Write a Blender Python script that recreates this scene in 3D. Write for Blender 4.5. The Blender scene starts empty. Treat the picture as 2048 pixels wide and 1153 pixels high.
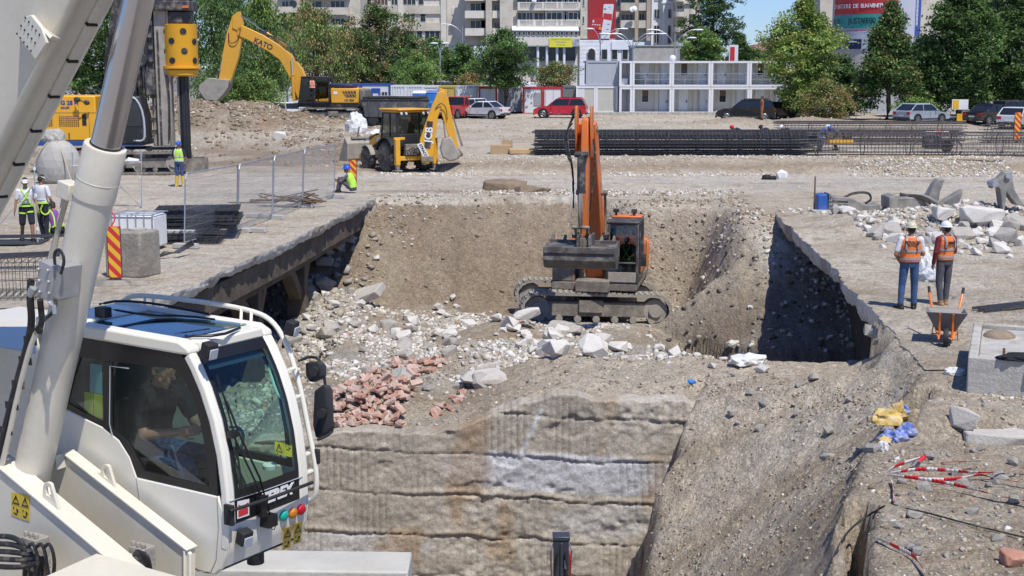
import bpy, bmesh, math, random
import numpy as np
from mathutils import Vector, Matrix
R = math.radians
random.seed(7); NR = np.random.default_rng(11)
SC = bpy.context.scene; COL = SC.collection
# ---------------------------------------------------------------- camera calibration
FPX, PW, PH, HY, CH = 2730.0, 2048, 1153, 135.0, 4.8
PIT = math.atan((PH/2-HY)/FPX); CP, SP = math.cos(PIT), math.sin(PIT)
def ray(x, y):
    u = (x-PW/2)/FPX; v = (PH/2-y)/FPX
    return Vector((u, CP+v*SP, -SP+v*CP))
def G(x, y, z=0.0):
    d = ray(x, y); t = (z-CH)/d.z; return Vector((d.x*t, d.y*t, z))
def A(x, y, Y):
    d = ray(x, y); t = Y/d.y; return Vector((d.x*t, Y, CH+d.z*t))
# ---------------------------------------------------------------- tags
def tag(o, label=None, cat=None, group=None, kind=None):
    if label: o['label'] = label
    if cat: o['category'] = cat
    if group: o['group'] = group
    if kind: o['kind'] = kind
    return o
def thing(name, label, cat, loc=(0,0,0), rz=0, group=None, rot=None, sc=None):
    o = bpy.data.objects.new(name, None); COL.objects.link(o)
    o.location = loc; o.rotation_euler = rot if rot else (0,0,rz)
    if sc: o.scale = (sc, sc, sc)
    return tag(o, label, cat, group)
def copy_tree(o, parent=None):
    c = o.copy(); COL.objects.link(c)
    if parent is not None: c.parent = parent
    for ch in list(o.children): copy_tree(ch, c)
    return c
# ---------------------------------------------------------------- mesh builder
def basis(d, up=(0,0,1)):
    d = Vector(d).normalized(); u = Vector(up)
    if abs(d.dot(u.normalized())) > .98: u = Vector((1,0,0)) if abs(d.x) < .9 else Vector((0,1,0))
    s = d.cross(u).normalized(); t = s.cross(d).normalized()
    return s, t, d
class MB:
    def __init__(s): s.v=[]; s.f=[]; s.m=[]; s.mi=0; s.M=None
    def add(s, vs, fs):
        b = len(s.v)
        if s.M is not None: vs = [s.M @ Vector(p) for p in vs]
        s.v.extend([tuple(p) for p in vs]); s.f.extend([tuple(b+i for i in f) for f in fs]); s.m.extend([s.mi]*len(fs)); return s
    def box(s, x0,x1,y0,y1,z0,z1):
        v=[(x,y,z) for z in (z0,z1) for y in (y0,y1) for x in (x0,x1)]
        return s.add(v, [(0,2,3,1),(4,5,7,6),(0,1,5,4),(2,6,7,3),(0,4,6,2),(1,3,7,5)])
    def cbox(s, c, size, rot=None, M=None):
        a,b,d = size[0]/2,size[1]/2,size[2]/2
        v=[Vector((x,y,z)) for z in (-d,d) for y in (-b,b) for x in (-a,a)]
        if rot:
            from mathutils import Euler
            E=Euler(rot).to_matrix(); v=[E@p for p in v]
        if M is not None: v=[M@p for p in v]
        v=[p+Vector(c) for p in v]
        return s.add(v, [(0,2,3,1),(4,5,7,6),(0,1,5,4),(2,6,7,3),(0,4,6,2),(1,3,7,5)])
    def beam(s, p0, p1, w, h, up=(0,0,1), w1=None, h1=None):
        p0,p1=Vector(p0),Vector(p1); a,t,d=basis(p1-p0,up); w1=w if w1 is None else w1; h1=h if h1 is None else h1
        v=[p0+a*(sx*w/2)+t*(sy*h/2) for sy in(-1,1) for sx in(-1,1)]+[p1+a*(sx*w1/2)+t*(sy*h1/2) for sy in(-1,1) for sx in(-1,1)]
        return s.add(v, [(0,2,3,1),(4,5,7,6),(0,1,5,4),(2,6,7,3),(0,4,6,2),(1,3,7,5)])
    def cyl(s, p0, p1, r0, r1=None, n=12, caps=True):
        r1=r0 if r1 is None else r1; p0,p1=Vector(p0),Vector(p1); a,t,d=basis(p1-p0)
        v=[]
        for p,r in((p0,r0),(p1,r1)):
            for i in range(n):
                q=2*math.pi*i/n; v.append(p+a*(r*math.cos(q))+t*(r*math.sin(q)))
        f=[(i,(i+1)%n,n+(i+1)%n,n+i) for i in range(n)]
        if caps: f+=[tuple(range(n-1,-1,-1)),tuple(range(n,2*n))]
        return s.add(v,f)
    def tube(s, path, r, n=6, caps=True, sm=0):
        P=[Vector(p) for p in path]
        for _ in range(sm):
            Q=[P[0]]
            for i in range(len(P)-1): Q+= [P[i]*.75+P[i+1]*.25, P[i]*.25+P[i+1]*.75]
            P=Q+[P[-1]]
        rs=r if isinstance(r,(list,tuple)) else [r]*len(P)
        if len(rs)!=len(P): rs=[rs[0]+(rs[-1]-rs[0])*i/(len(P)-1) for i in range(len(P))]
        v=[]; pa=None
        for i,p in enumerate(P):
            d=(P[min(i+1,len(P)-1)]-P[max(i-1,0)])
            if d.length<1e-9: d=Vector((0,0,1))
            d.normalize()
            if pa is None: a,t,_=basis(d)
            else:
                a=(pa-d*pa.dot(d))
                a = a.normalized() if a.length>1e-6 else basis(d)[0]
                t=a.cross(d)*-1
            pa=a
            for k in range(n):
                q=2*math.pi*k/n; v.append(p+a*(rs[i]*math.cos(q))+t*(rs[i]*math.sin(q)))
        f=[]
        for i in range(len(P)-1):
            for k in range(n): f.append((i*n+k,i*n+(k+1)%n,(i+1)*n+(k+1)%n,(i+1)*n+k))
        if caps: f+=[tuple(range(n-1,-1,-1)),tuple(range((len(P)-1)*n,len(P)*n))]
        return s.add(v,f)
    def prism(s, pts, ax, a, b):
        n=len(pts)
        def mk(p,k): return (k,p[0],p[1]) if ax=='x' else ((p[0],k,p[1]) if ax=='y' else (p[0],p[1],k))
        v=[mk(p,a) for p in pts]+[mk(p,b) for p in pts]
        return s.add(v,[tuple(range(n-1,-1,-1)),tuple(range(n,2*n))]+[(i,(i+1)%n,n+(i+1)%n,n+i) for i in range(n)])
    def loft(s, rings, caps=True, closed=True):
        n=len(rings[0]); v=[p for r in rings for p in r]; f=[]
        for i in range(len(rings)-1):
            for k in range(n if closed else n-1): f.append((i*n+k,i*n+(k+1)%n,(i+1)*n+(k+1)%n,(i+1)*n+k))
        if caps: f+=[tuple(range(n-1,-1,-1)),tuple(range((len(rings)-1)*n,len(rings)*n))]
        return s.add(v,f)
    def lathe(s, prof, c=(0,0,0), d=(0,0,1), n=16):
        a,t,dd=basis(d); c=Vector(c)
        return s.loft([[c+dd*z+a*(r*math.cos(2*math.pi*k/n))+t*(r*math.sin(2*math.pi*k/n)) for k in range(n)] for r,z in prof])
    def ell(s, c, r, n=10, m=7, rot=None):
        if not isinstance(r,(tuple,list)): r=(r,r,r)
        c=Vector(c); rings=[]
        for j in range(m+1):
            th=math.pi*(j+.02)/(m+.04); z=-math.cos(th); q=math.sin(th)
            ring=[Vector((r[0]*q*math.cos(2*math.pi*k/n), r[1]*q*math.sin(2*math.pi*k/n), r[2]*z)) for k in range(n)]
            if rot is not None: ring=[rot@p for p in ring]
            rings.append([c+p for p in ring])
        return s.loft(rings)
    def caps_(s, p0, p1, r0, r1, n=12):
        p0,p1=Vector(p0),Vector(p1); d=p1-p0
        if d.length<1e-6: return s.ell(p0,r0)
        a,t,dd=basis(d); rings=[]
        for c,r,sg in((p0,r0,-1),(p1,r1,1)):
            js=(75,50,25,0) if sg<0 else (0,25,50,75)
            for j in js:
                q=R(j); rings.append([c+dd*(sg*r*math.sin(q))+(a*math.cos(2*math.pi*k/n)+t*math.sin(2*math.pi*k/n))*(r*math.cos(q)) for k in range(n)])
        return s.loft(rings)
    def quad(s,*p): return s.add(list(p),[tuple(range(len(p)))])
    def plate(s, pts, th):
        P=[Vector(p) for p in pts]; t=Vector(th); n=len(P)
        return s.add(P+[p+t for p in P],[tuple(range(n-1,-1,-1)),tuple(range(n,2*n))]+[(i,(i+1)%n,n+(i+1)%n,n+i) for i in range(n)])
    def build(s, name, mat, parent=None, smooth=None, bevel=0, seg=2, remesh=0, subs=0, loc=None, solid=0):
        me=bpy.data.meshes.new(name); me.from_pydata(s.v,[],s.f)
        for m in (mat if isinstance(mat,(list,tuple)) else [mat]): me.materials.append(m)
        if max(s.m or [0])>0: me.polygons.foreach_set('material_index', s.m)
        bm=bmesh.new(); bm.from_mesh(me)
        bmesh.ops.recalc_face_normals(bm, faces=bm.faces); bm.to_mesh(me); bm.free()
        me.update()
        o=bpy.data.objects.new(name,me); COL.objects.link(o)
        if loc is not None: o.location=loc
        if remesh:
            md=o.modifiers.new('r','REMESH'); md.mode='VOXEL'; md.voxel_size=remesh; md.use_smooth_shade=True
            ms=o.modifiers.new('s','SMOOTH'); ms.factor=.5; ms.iterations=2
            dg=bpy.context.evaluated_depsgraph_get(); me2=bpy.data.meshes.new_from_object(o.evaluated_get(dg), depsgraph=dg)
            o.modifiers.clear(); o.data=me2; me2.name=name
            bpy.data.meshes.remove(me)
            me2.shade_smooth()
        elif smooth is None or smooth:
            me.shade_smooth(); me.set_sharp_from_angle(angle=R(smooth if smooth else 35))
        if subs:
            ss=o.modifiers.new('sub','SUBSURF'); ss.levels=subs; ss.render_levels=subs
        if solid:
            so=o.modifiers.new('sol','SOLIDIFY'); so.thickness=solid
        if bevel:
            b=o.modifiers.new('b','BEVEL'); b.width=bevel; b.segments=seg; b.limit_method='ANGLE'; b.angle_limit=R(40)
            b.harden_normals=False; b.use_clamp_overlap=True
        if parent is not None: o.parent=parent
        return o
def P(name, mat, parent, fn, **k):
    mb=MB(); fn(mb); return mb.build(name, mat, parent, **k)
def npmesh(name, V, F, mats, parent=None, col=None, smooth=False, mi=None, fcol=None):
    """V (n,3), F (m,k) arrays -> fast mesh object; col (n,3) point colours; fcol (m,3) face colours"""
    V=np.asarray(V,dtype=np.float32); F=np.asarray(F,dtype=np.int32); k=F.shape[1]
    me=bpy.data.meshes.new(name); me.vertices.add(len(V)); me.vertices.foreach_set('co',V.ravel())
    me.loops.add(F.size); me.loops.foreach_set('vertex_index',F.ravel())
    me.polygons.add(len(F)); me.polygons.foreach_set('loop_start',np.arange(0,F.size,k,dtype=np.int32))
    if mi is not None: me.polygons.foreach_set('material_index',np.asarray(mi,dtype=np.int32))
    me.update(calc_edges=True)
    if col is not None:
        a=me.color_attributes.new('Col','FLOAT_COLOR','POINT'); c=np.ones((len(V),4),dtype=np.float32); c[:,:3]=col; a.data.foreach_set('color',c.ravel())
    if fcol is not None:
        a=me.color_attributes.new('Col','FLOAT_COLOR','CORNER'); c=np.ones((len(F),k,4),dtype=np.float32); c[:,:,:3]=np.asarray(fcol)[:,None,:]; a.data.foreach_set('color',c.ravel())
    for m in (mats if isinstance(mats,(list,tuple)) else [mats]): me.materials.append(m)
    if smooth: me.shade_smooth()
    o=bpy.data.objects.new(name,me); COL.objects.link(o)
    if parent is not None: o.parent=parent
    return o
# ---------------------------------------------------------------- numpy noise
_T = NR.random((256,256)).astype(np.float64)
def vn(x,y):
    x=np.asarray(x,float); y=np.asarray(y,float)
    xi=np.floor(x).astype(int); yi=np.floor(y).astype(int); fx=x-xi; fy=y-yi
    fx=fx*fx*(3-2*fx); fy=fy*fy*(3-2*fy)
    a=_T[xi&255,yi&255]; b=_T[(xi+1)&255,yi&255]; c=_T[xi&255,(yi+1)&255]; d=_T[(xi+1)&255,(yi+1)&255]
    return (a*(1-fx)+b*fx)*(1-fy)+(c*(1-fx)+d*fx)*fy
def fbm(x,y,o=4,g=.5,s=0.):
    r=0;am=1;t=0
    for i in range(o):
        r=r+am*(vn(x*2**i+17.3*i+s,y*2**i-9.1*i+s*1.7)-.5); t+=am; am*=g
    return r/t*2
def ridge(x,y,o=4,s=0.):
    r=0;am=1;t=0
    for i in range(o):
        r=r+am*(1-abs(2*vn(x*2**i+31.3*i+s,y*2**i+5.7*i+s)-1)); t+=am; am*=.5
    return r/t
def sst(a,b,x): t=np.clip((x-a)/(b-a+1e-12),0,1); return t*t*(3-2*t)
def lin(a,b,x): return np.clip((x-a)/(b-a+1e-12),0,1)
# ---------------------------------------------------------------- materials
def srgb(h):
    h=h.lstrip('#'); c=[int(h[i:i+2],16)/255 for i in(0,2,4)]
    return tuple((v/12.92 if v<=.04045 else ((v+.055)/1.055)**2.4) for v in c)
_MC={}
def nd(nt,t,**k):
    n=nt.nodes.new(t)
    for a,b in k.items(): setattr(n,a,b)
    return n
def mat(name, col=(.5,.5,.5), rough=.55, metal=0., var=.12, vs=2., bump=0., bs=25., dirt=None, da=.0, ds=1.2, attr=False, spec=.5, coat=0., emit=None, alpha=None, trans=None, fine=0.):
    if name in _MC: return _MC[name]
    m=bpy.data.materials.new(name); m.use_nodes=True; nt=m.node_tree; L=nt.links; p=nt.nodes['Principled BSDF']
    p.inputs['Roughness'].default_value=rough; p.inputs['Metallic'].default_value=metal
    p.inputs['Specular IOR Level'].default_value=spec; p.inputs['Coat Weight'].default_value=coat
    tc=nd(nt,'ShaderNodeTexCoord'); 
    def noise(sc,det=5,ro=.6):
        n=nd(nt,'ShaderNodeTexNoise'); n.inputs['Scale'].default_value=sc; n.inputs['Detail'].default_value=det; n.inputs['Roughness'].default_value=ro
        L.new(tc.outputs['Object'],n.inputs['Vector']); return n
    if attr:
        a=nd(nt,'ShaderNodeAttribute',attribute_name='Col'); src=a.outputs['Color']
    else:
        rgb=nd(nt,'ShaderNodeRGB'); rgb.outputs[0].default_value=(*col,1); src=rgb.outputs[0]
    if var>0:
        n=noise(vs); mr=nd(nt,'ShaderNodeMapRange'); mr.inputs['From Min'].default_value=.25; mr.inputs['From Max'].default_value=.75
        mr.inputs['To Min'].default_value=1-var; mr.inputs['To Max'].default_value=1+var
        L.new(n.outputs['Fac'],mr.inputs['Value'])
        hs=nd(nt,'ShaderNodeHueSaturation'); L.new(src,hs.inputs['Color']); L.new(mr.outputs[0],hs.inputs['Value']); src=hs.outputs[0]
    if fine>0:
        n=noise(vs*14,3,.7); mr=nd(nt,'ShaderNodeMapRange'); mr.inputs['From Min'].default_value=.3; mr.inputs['From Max'].default_value=.7
        mr.inputs['To Min'].default_value=1-fine; mr.inputs['To Max'].default_value=1+fine
        L.new(n.outputs['Fac'],mr.inputs['Value'])
        hs=nd(nt,'ShaderNodeHueSaturation'); L.new(src,hs.inputs['Color']); L.new(mr.outputs[0],hs.inputs['Value']); src=hs.outputs[0]
    if dirt is not None and da>0:
        n=noise(ds,8,.65); mr=nd(nt,'ShaderNodeMapRange'); mr.inputs['From Min'].default_value=.62-.35*da; mr.inputs['From Max'].default_value=.78-.25*da
        mr.inputs['To Max'].default_value=min(1,da+.25); L.new(n.outputs['Fac'],mr.inputs['Value'])
        mx=nd(nt,'ShaderNodeMix',data_type='RGBA'); L.new(mr.outputs[0],mx.inputs[0]); L.new(src,mx.inputs[6]); mx.inputs[7].default_value=(*dirt,1); src=mx.outputs[2]
        m2=nd(nt,'ShaderNodeMix',data_type='FLOAT'); L.new(mr.outputs[0],m2.inputs[0]); m2.inputs[2].default_value=rough; m2.inputs[3].default_value=.9; L.new(m2.outputs[0],p.inputs['Roughness'])
        if metal>0:
            m3=nd(nt,'ShaderNodeMix',data_type='FLOAT'); L.new(mr.outputs[0],m3.inputs[0]); m3.inputs[2].default_value=metal; m3.inputs[3].default_value=0; L.new(m3.outputs[0],p.inputs['Metallic'])
    L.new(src,p.inputs['Base Color'])
    if bump>0:
        n=noise(bs,6,.65); b=nd(nt,'ShaderNodeBump'); b.inputs['Strength'].default_value=min(1,bump); b.inputs['Distance'].default_value=.02*max(1,bump)
        L.new(n.outputs['Fac'],b.inputs['Height']); L.new(b.outputs[0],p.inputs['Normal'])
    if emit: p.inputs['Emission Color'].default_value=(*emit[:3],1); p.inputs['Emission Strength'].default_value=emit[3]
    if trans is not None: p.inputs['Transmission Weight'].default_value=trans
    if alpha is not None: p.inputs['Alpha'].default_value=alpha
    _MC[name]=m; return m
def glass(name, tint=(.6,.75,.7), amount=.55, rough=.03):
    """thin pane: see-through tint mixed with a glossy reflection"""
    if name in _MC: return _MC[name]
    m=bpy.data.materials.new(name); m.use_nodes=True; nt=m.node_tree; L=nt.links; nt.nodes.remove(nt.nodes['Principled BSDF']); out=nt.nodes['Material Output']
    t=nd(nt,'ShaderNodeBsdfTransparent'); t.inputs[0].default_value=(*[c*amount for c in tint],1)
    g=nd(nt,'ShaderNodeBsdfGlossy'); g.inputs['Roughness'].default_value=rough; g.inputs[0].default_value=(.9,.95,1,1)
    lw=nd(nt,'ShaderNodeLayerWeight'); lw.inputs[0].default_value=.5; pw=nd(nt,'ShaderNodeMath',operation='POWER'); pw.inputs[1].default_value=4.; L.new(lw.outputs['Facing'],pw.inputs[0]); f=nd(nt,'ShaderNodeMath',operation='MULTIPLY_ADD'); L.new(pw.outputs[0],f.inputs[0]); f.inputs[1].default_value=.75; f.inputs[2].default_value=.06
    mx=nd(nt,'ShaderNodeMixShader'); L.new(f.outputs[0],mx.inputs[0]); L.new(t.outputs[0],mx.inputs[1]); L.new(g.outputs[0],mx.inputs[2]); L.new(mx.outputs[0],out.inputs[0])
    _MC[name]=m; return m
DUST=(.42,.35,.27)
def text_mesh(name, body, size, mat_, parent, M, ext=.004, bold=0., align='CENTER', shear=0, spacing=1.0):
    cu=bpy.data.curves.new(name,'FONT'); cu.body=body; cu.size=size; cu.extrude=ext; cu.align_x=align; cu.align_y='CENTER'; cu.offset=bold; cu.shear=shear; cu.space_character=spacing
    o=bpy.data.objects.new(name,cu); COL.objects.link(o)
    dg=bpy.context.evaluated_depsgraph_get(); me=bpy.data.meshes.new_from_object(o.evaluated_get(dg),depsgraph=dg)
    bpy.data.objects.remove(o); bpy.data.curves.remove(cu)
    me.transform(M); me.materials.clear(); me.materials.append(mat_)
    q=bpy.data.objects.new(name,me); COL.objects.link(q)
    if parent is not None: q.parent=parent
    return q
def frame(o, x, n):
    """matrix: local X along x, local Z along n, origin o"""
    x=Vector(x).normalized(); n=Vector(n).normalized(); y=n.cross(x).normalized(); x=y.cross(n)
    M=Matrix.Identity(4)
    for i,c in enumerate((x,y,n)):
        M[0][i],M[1][i],M[2][i]=c
    M[0][3],M[1][3],M[2][3]=Vector(o)
    return M
# common materials
BLACK=mat('black_rubber',(.018,.018,.019),.7,var=.3,dirt=DUST,da=.15)
DARK=mat('dark_steel',(.05,.05,.055),.55,.3,var=.3,dirt=DUST,da=.35,ds=3)
STEEL=mat('bare_steel',(.35,.35,.36),.4,.9,var=.2)
CHROME=mat('chrome',(.62,.63,.66),.12,1.,var=.05)
SKIN=mat('skin',(.30,.15,.09),.55,var=.1)
HAIR=mat('dark_hair',(.02,.015,.012),.7)
WHITE=mat('white_paint',(.75,.75,.73),.45,var=.06,dirt=DUST,da=.08)
CONC=mat('concrete',(.42,.40,.36),.9,var=.2,vs=1.5,bump=.6,bs=18,dirt=(.3,.25,.19),da=.25,fine=.12)
GALV=mat('galvanised',(.45,.47,.50),.45,.6,var=.1)
# ---------------------------------------------------------------- plan of the pit (x right, y away, z up; street level 0)
LEDGE=[(-7.9,6),(-7.9,14),(-7.6,22),(-7.25,28.5),(-6.35,36),(-5.75,42.5),(-5.05,50.0)]   # left slab edge
REDGE=[(3.0,6),(3.2,12.6),(3.95,15),(4.75,17.2),(5.6,19.2),(6.55,21.0),(7.15,26.5),(7.75,33),(8.3,40),(8.65,45.0)]
def xat(line,y):
    a=np.array(line); return np.interp(y,a[:,1],a[:,0])
# silhouette (toe) of the near right embankment: x,y,z
SIL=np.array([(0.4,6,-6),(0.9,13,-5.6),(1.6,18,-4.6)]+[tuple(A(1300,1150,21.6)),tuple(A(1332,960,23.2)),tuple(A(1392,812,24.6))])
WALL_Y=24.6
def ground_h(x,y):
    """street level surface"""
    z=.035*fbm(x*.35,y*.35,4)+.012*fbm(x*2.1,y*2.1,3,s=5)
    # terrace with a low scarp, running to the right
    ys=62.0+.5*fbm(x*.25,y*0+3,3)+np.clip(-x-2.5,0,20)*1.6
    wd=2.2+np.clip(-x-3,0,20)*1.0
    t=lin(0,1,(y-ys)/wd); t=t**.7
    z=z+.55*t
    # the scarp face is hollowed
    f=np.exp(-((y-ys-.6)/.9)**2)*(x>-5)
    z=z+f*.14*fbm(x*1.1,y*1.1,4,s=9)
    # small heaps of soil on the terrace
    for hx,hy,sx,sy,hh in((17.0,104,3.2,2.2,.50),(21.8,102,2.2,1.8,.42),(26.,101,5,2.0,.42),(33,102,3,2,.3),(10.5,96,3,2,.2),(5,98,5,3,.15)):
        g=np.exp(-((x-hx)/sx)**2-((y-hy)/sy)**2); z=z+hh*g*(1+.25*fbm(x*.9,y*.9,4,s=3))
    # spoil heap at the left, the yellow excavator on its shoulder
    def hp(hx,hy,sx,sy,hh,p=2): return hh*np.exp(-(np.abs((x-hx)/sx)**p+np.abs((y-hy)/sy)**p))
    hs=hp(-19.2,88,4.9,5.2,2.2,4)+hp(-13.,87.,3.5,4.0,.35,2.5)+hp(-11.5,96,5,4.5,1.2,4)+hp(-27,90,6,6,1.5)+hp(-10.5,82,3.0,3.5,.3)
    hs=hs*(1+.22*fbm(x*.8,y*.8,5,s=20)*(np.abs(x+11.5)+np.abs(y-95)>4.5))+hs*.10*(ridge(x*.5,y*.5,4,s=7)-.5)
    z=z+hs
    # mud in front of the drill rig
    mud=sst(60,63,y)*sst(84,74,y)*sst(-3.5,-6,x); z=z+mud*(.12*fbm(x*.7,y*.7,4,s=30)+.05)
    # ridges left by the tracks along the haul road
    z=z+.04*sst(52,54,y)*sst(62,60,y)*fbm(x*.15,y*2.6,3,s=40)
    # rubble banks at the right of the haul road
    z=z+.55*np.exp(-((x-13.6)/2.9)**2-((y-40.6)/2.0)**2)*(1+.5*fbm(x*1.3,y*1.3,4,s=12))+.22*np.exp(-((x-10.6)/1.5)**2-((y-42.5)/3)**2)
    z=z+.28*np.exp(-((x-16.5)/2.5)**2-((y-41)/2.2)**2)
    # lower apron at the lower right
    z=z-.28*sst(18.6,18.2,y)*sst(2,3,x)+.10*sst(18.6,16,y)*fbm(x*.9,y*.9,5,s=50)*sst(2,3,x)
    # rounded shoulder behind the cab
    return z
def pit_h(x,y):
    lx=xat(LEDGE,y); rx=xat(REDGE,y)
    # floor profile
    fl=np.interp(y,[24.4,26,28,31,35,40,45,47.6],[-1.25,-1.2,-1.25,-1.95,-2.65,-3.15,-3.5,-3.55])
    flL=np.interp(y,[24.4,26,28,31,35,40,45,47.6],[-1.95,-1.9,-1.95,-2.25,-2.75,-3.2,-3.5,-3.55])
    w=sst(-1.6,1.2,x); z=flL*(1-w)+fl*w
    # broken lip of the cut wall
    z=z+(sst(26.,24.6,y))*(-.12+.25*fbm(x*.9,y*0,4,s=2))
    # hollow below the right slab
    z=z-1.7*sst(4.0,5.4,x)*sst(27.6,29.4,y)*sst(44,38,y)
    # heaps along the right slab end (closing the hollow)
    z=z+.35*np.exp(-((x-6.9)/.7)**2-((y-25.0)/1.2)**2)
    # left: rubble under the slab and around the pillar
    z=z-.9*sst(-4.6,-5.6,x)*sst(41,37,y)
    z=z+1.0*np.exp(-((x+5.7)/1.3)**2-((y-43.5)/3.)**2)+.35*np.exp(-((x+5.0)/1.5)**2-((y-37)/2.)**2)
    # brick heap ridge
    z=z+.42*np.exp(-((x+2.55)/.8)**2-((y-26.3)/1.1)**2)+.25*np.exp(-((x+1.6)/.5)**2-((y-28.2)/.9)**2)
    # heap of white blocks before the machine
    z=z+.45*np.exp(-((x+.2)/1.2)**2-((y-40.2)/1.6)**2)+.3*np.exp(-((x-1.4)/.9)**2-((y-36.5)/1.2)**2)+.5*np.exp(-((x+.6)/2.0)**2-((y-32.0)/1.)**2)
    z=z+.13*fbm(x*.8,y*.8,5,s=60)+.08*(ridge(x*1.3,y*1.3,4,s=8)-.5)
    # back slope; wider ramp at the right
    top=51.2+.35*fbm(x*.5,y*0,4,s=70)-sst(2.,8.,x)*6.4
    ft=top-3.3-sst(1.5,4.5,x)*2.6-sst(-3,-5.5,x)*1.2
    t=lin(0,1,(y-ft)/(top-ft)); face=-3.5+3.5*(t**.85)
    bulge=.30*fbm(x*.55,y*.55,5,s=80)+.22*(ridge(x*.8,y*.8,4,s=33)-.55)
    face=face+bulge*np.sin(np.pi*np.clip(t,0,1))
    z=np.where(t>0,np.maximum(z,face),z)
    # flat pad under the excavator
    pad=sst(4.9,2.9,np.abs(x-2.75))*sst(3.0,1.7,np.abs(y-45.4)); z=z*(1-pad)+np.minimum(z,-3.62)*pad
    return z
def bank_h(x,y):
    """near right embankment between the toe SIL and the edge REDGE"""
    rx=xat(REDGE,y)
    # project across, falling to the left and away
    best=None
    n=np.array([-.93,.37])
    # parameter along toe by the point's own coordinate along the bank
    s=x*.37+y*.93
    sS=SIL[:,0]*.37+SIL[:,1]*.93; o=np.argsort(sS)
    dS=np.interp(s,sS[o],(SIL[:,0]*n[0]+SIL[:,1]*n[1])[o]); zS=np.interp(s,sS[o],SIL[:,2][o])
    Rr=np.array(REDGE[:7]); sR=Rr[:,0]*.37+Rr[:,1]*.93
    dR=np.interp(s,sR,Rr[:,0]*n[0]+Rr[:,1]*n[1])
    d=x*n[0]+y*n[1]+.14*fbm(s*1.6,s*0,4,s=93)+.05*fbm(s*6,s*0,3,s=94)
    t=np.clip((d-dR)/(dS-dR+1e-6),0,1.0)
    over=(d-dS)
    z=zS*(t*.92+.08*sst(0,.12,t))
    z=z+np.where(t<1,.11*fbm(s*.9,d*.35,5,s=90)+.13*(ridge(s*1.5,d*.3,4,s=91)-.5)+.05*np.clip(fbm(x*4,y*4,3,s=92),0,1),0)
    z=z+.05*fbm(x*3,y*3,4,s=17)
    z=np.where(over>0, z-over*over*14-over*1.0, z)
    return np.maximum(z,-6.6)
def T(x,y):
    x=np.asarray(x,float); y=np.asarray(y,float); x,y=np.broadcast_arrays(x,y)
    g=ground_h(x,y); lx=xat(LEDGE,y); rx=xat(REDGE,y)
    # outline of the open + undermined pit
    rag=.10*fbm(x*1.5,y*1.5,3,s=44)
    vl=np.where((y>27.5)&(y<50.2), lx-7.0*sst(50.2,45,y), lx-.0)      # void under the left slab
    vr=np.where((y>26.5)&(y<45.0), rx+1.9*sst(45.4,42,y)*sst(26.3,28.5,y), rx)
    p=pit_h(x,y)
    deep=-6.6+.2*fbm(x*.7,y*.7,3)
    inside=(x>vl+rag)&(x<vr-rag)&(y<52.2)
    bk=bank_h(x,y)
    z=g.copy()
    main=inside&(y>=WALL_Y+.5)
    z=np.where(main,np.minimum(g,p),z)
    near=inside&(y<WALL_Y+.5)&(y>13.9)
    # right side: the bank wins over the deep pit
    z=np.where(near,np.maximum(deep,np.minimum(bk,g)),z)
    # the bank also merges into the berm
    bl=(x>2.2)&(y>=WALL_Y+.5)&(y<27)&inside
    w=sst(26.8,24.8,y)*sst(3.2,3.9,x)
    z=np.where(bl,z*(1-w)+np.minimum(np.maximum(bk,-2.5),g)*w,z)
    cap=-.98+.55*np.maximum(0,24.3-y)+.8*sst(.55,.0,rx-x)*sst(27,24,y); cp=(x>3.2)&(y>22)&(y<27.5)&inside; z=np.where(cp,np.minimum(z,cap+.08*fbm(x*1.5,y*1.5,4,s=31)),z)
    # guide wall rim by the crane: ground stays at the level in front of y=13.9
    z=np.where((y<=12.6)&(x<-1.25),g-.06,z)
    nb=(y<=13.9)&((x>=-1.25)|(y>12.6))&inside; z=np.where(nb,np.maximum(deep,np.minimum(bk,g)),z)
    # crack behind the right edge
    for (cx,cy),(ex,ey),wd,dp in(((6.15,20.1),(5.45,18.6),.15,1.1),((4.1,15.6),(3.5,13.2),.10,1.2),((3.5,13.2),(3.3,11.5),.12,1.2)):
        vx,vy=ex-cx,ey-cy; L2=vx*vx+vy*vy; tt=np.clip(((x-cx)*vx+(y-cy)*vy)/L2,0,1)
        dd=np.hypot(x-cx-vx*tt,y-cy-vy*tt)+.10*fbm(x*2,y*2,4,s=21)
        z=z-dp*sst(wd*1.5,wd*.6,dd)
    pitm=inside&(z<-.2)
    z=np.where(pitm, z+.06*fbm(x*2.6,y*2.6,4,s=200)+.05*(ridge(x*3.6,y*3.6,3,s=210)-.5)+.035*np.clip(fbm(x*5,y*5,2,s=222),0,1), z+.010*fbm(x*3.1,y*3.1,3,s=200)*(np.abs(x)<40))
    return z
SIL_L=[(2.6,0),(2.6,30)]
def axis(parts):
    out=[]
    for a,b,s in parts: out.append(np.arange(a,b,s))
    return np.unique(np.concatenate(out).round(4))
XS=axis([(-2500,-300,200),(-300,-70,20),(-70,-30,2),(-30,-16,.4),(-16,-9,.14),(-9,11,.085),(11,20,.16),(20,30,.4),(30,70,1.2),(70,300,20),(300,2600,200)])
YS=axis([(-40,5,3),(5,11,.3),(11,34,.085),(34,54,.1),(54,68,.16),(68,112,.35),(112,140,1.5),(140,320,12),(320,3200,180)])
GX,GY=np.meshgrid(XS,YS); GZ=T(GX,GY)
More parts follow.
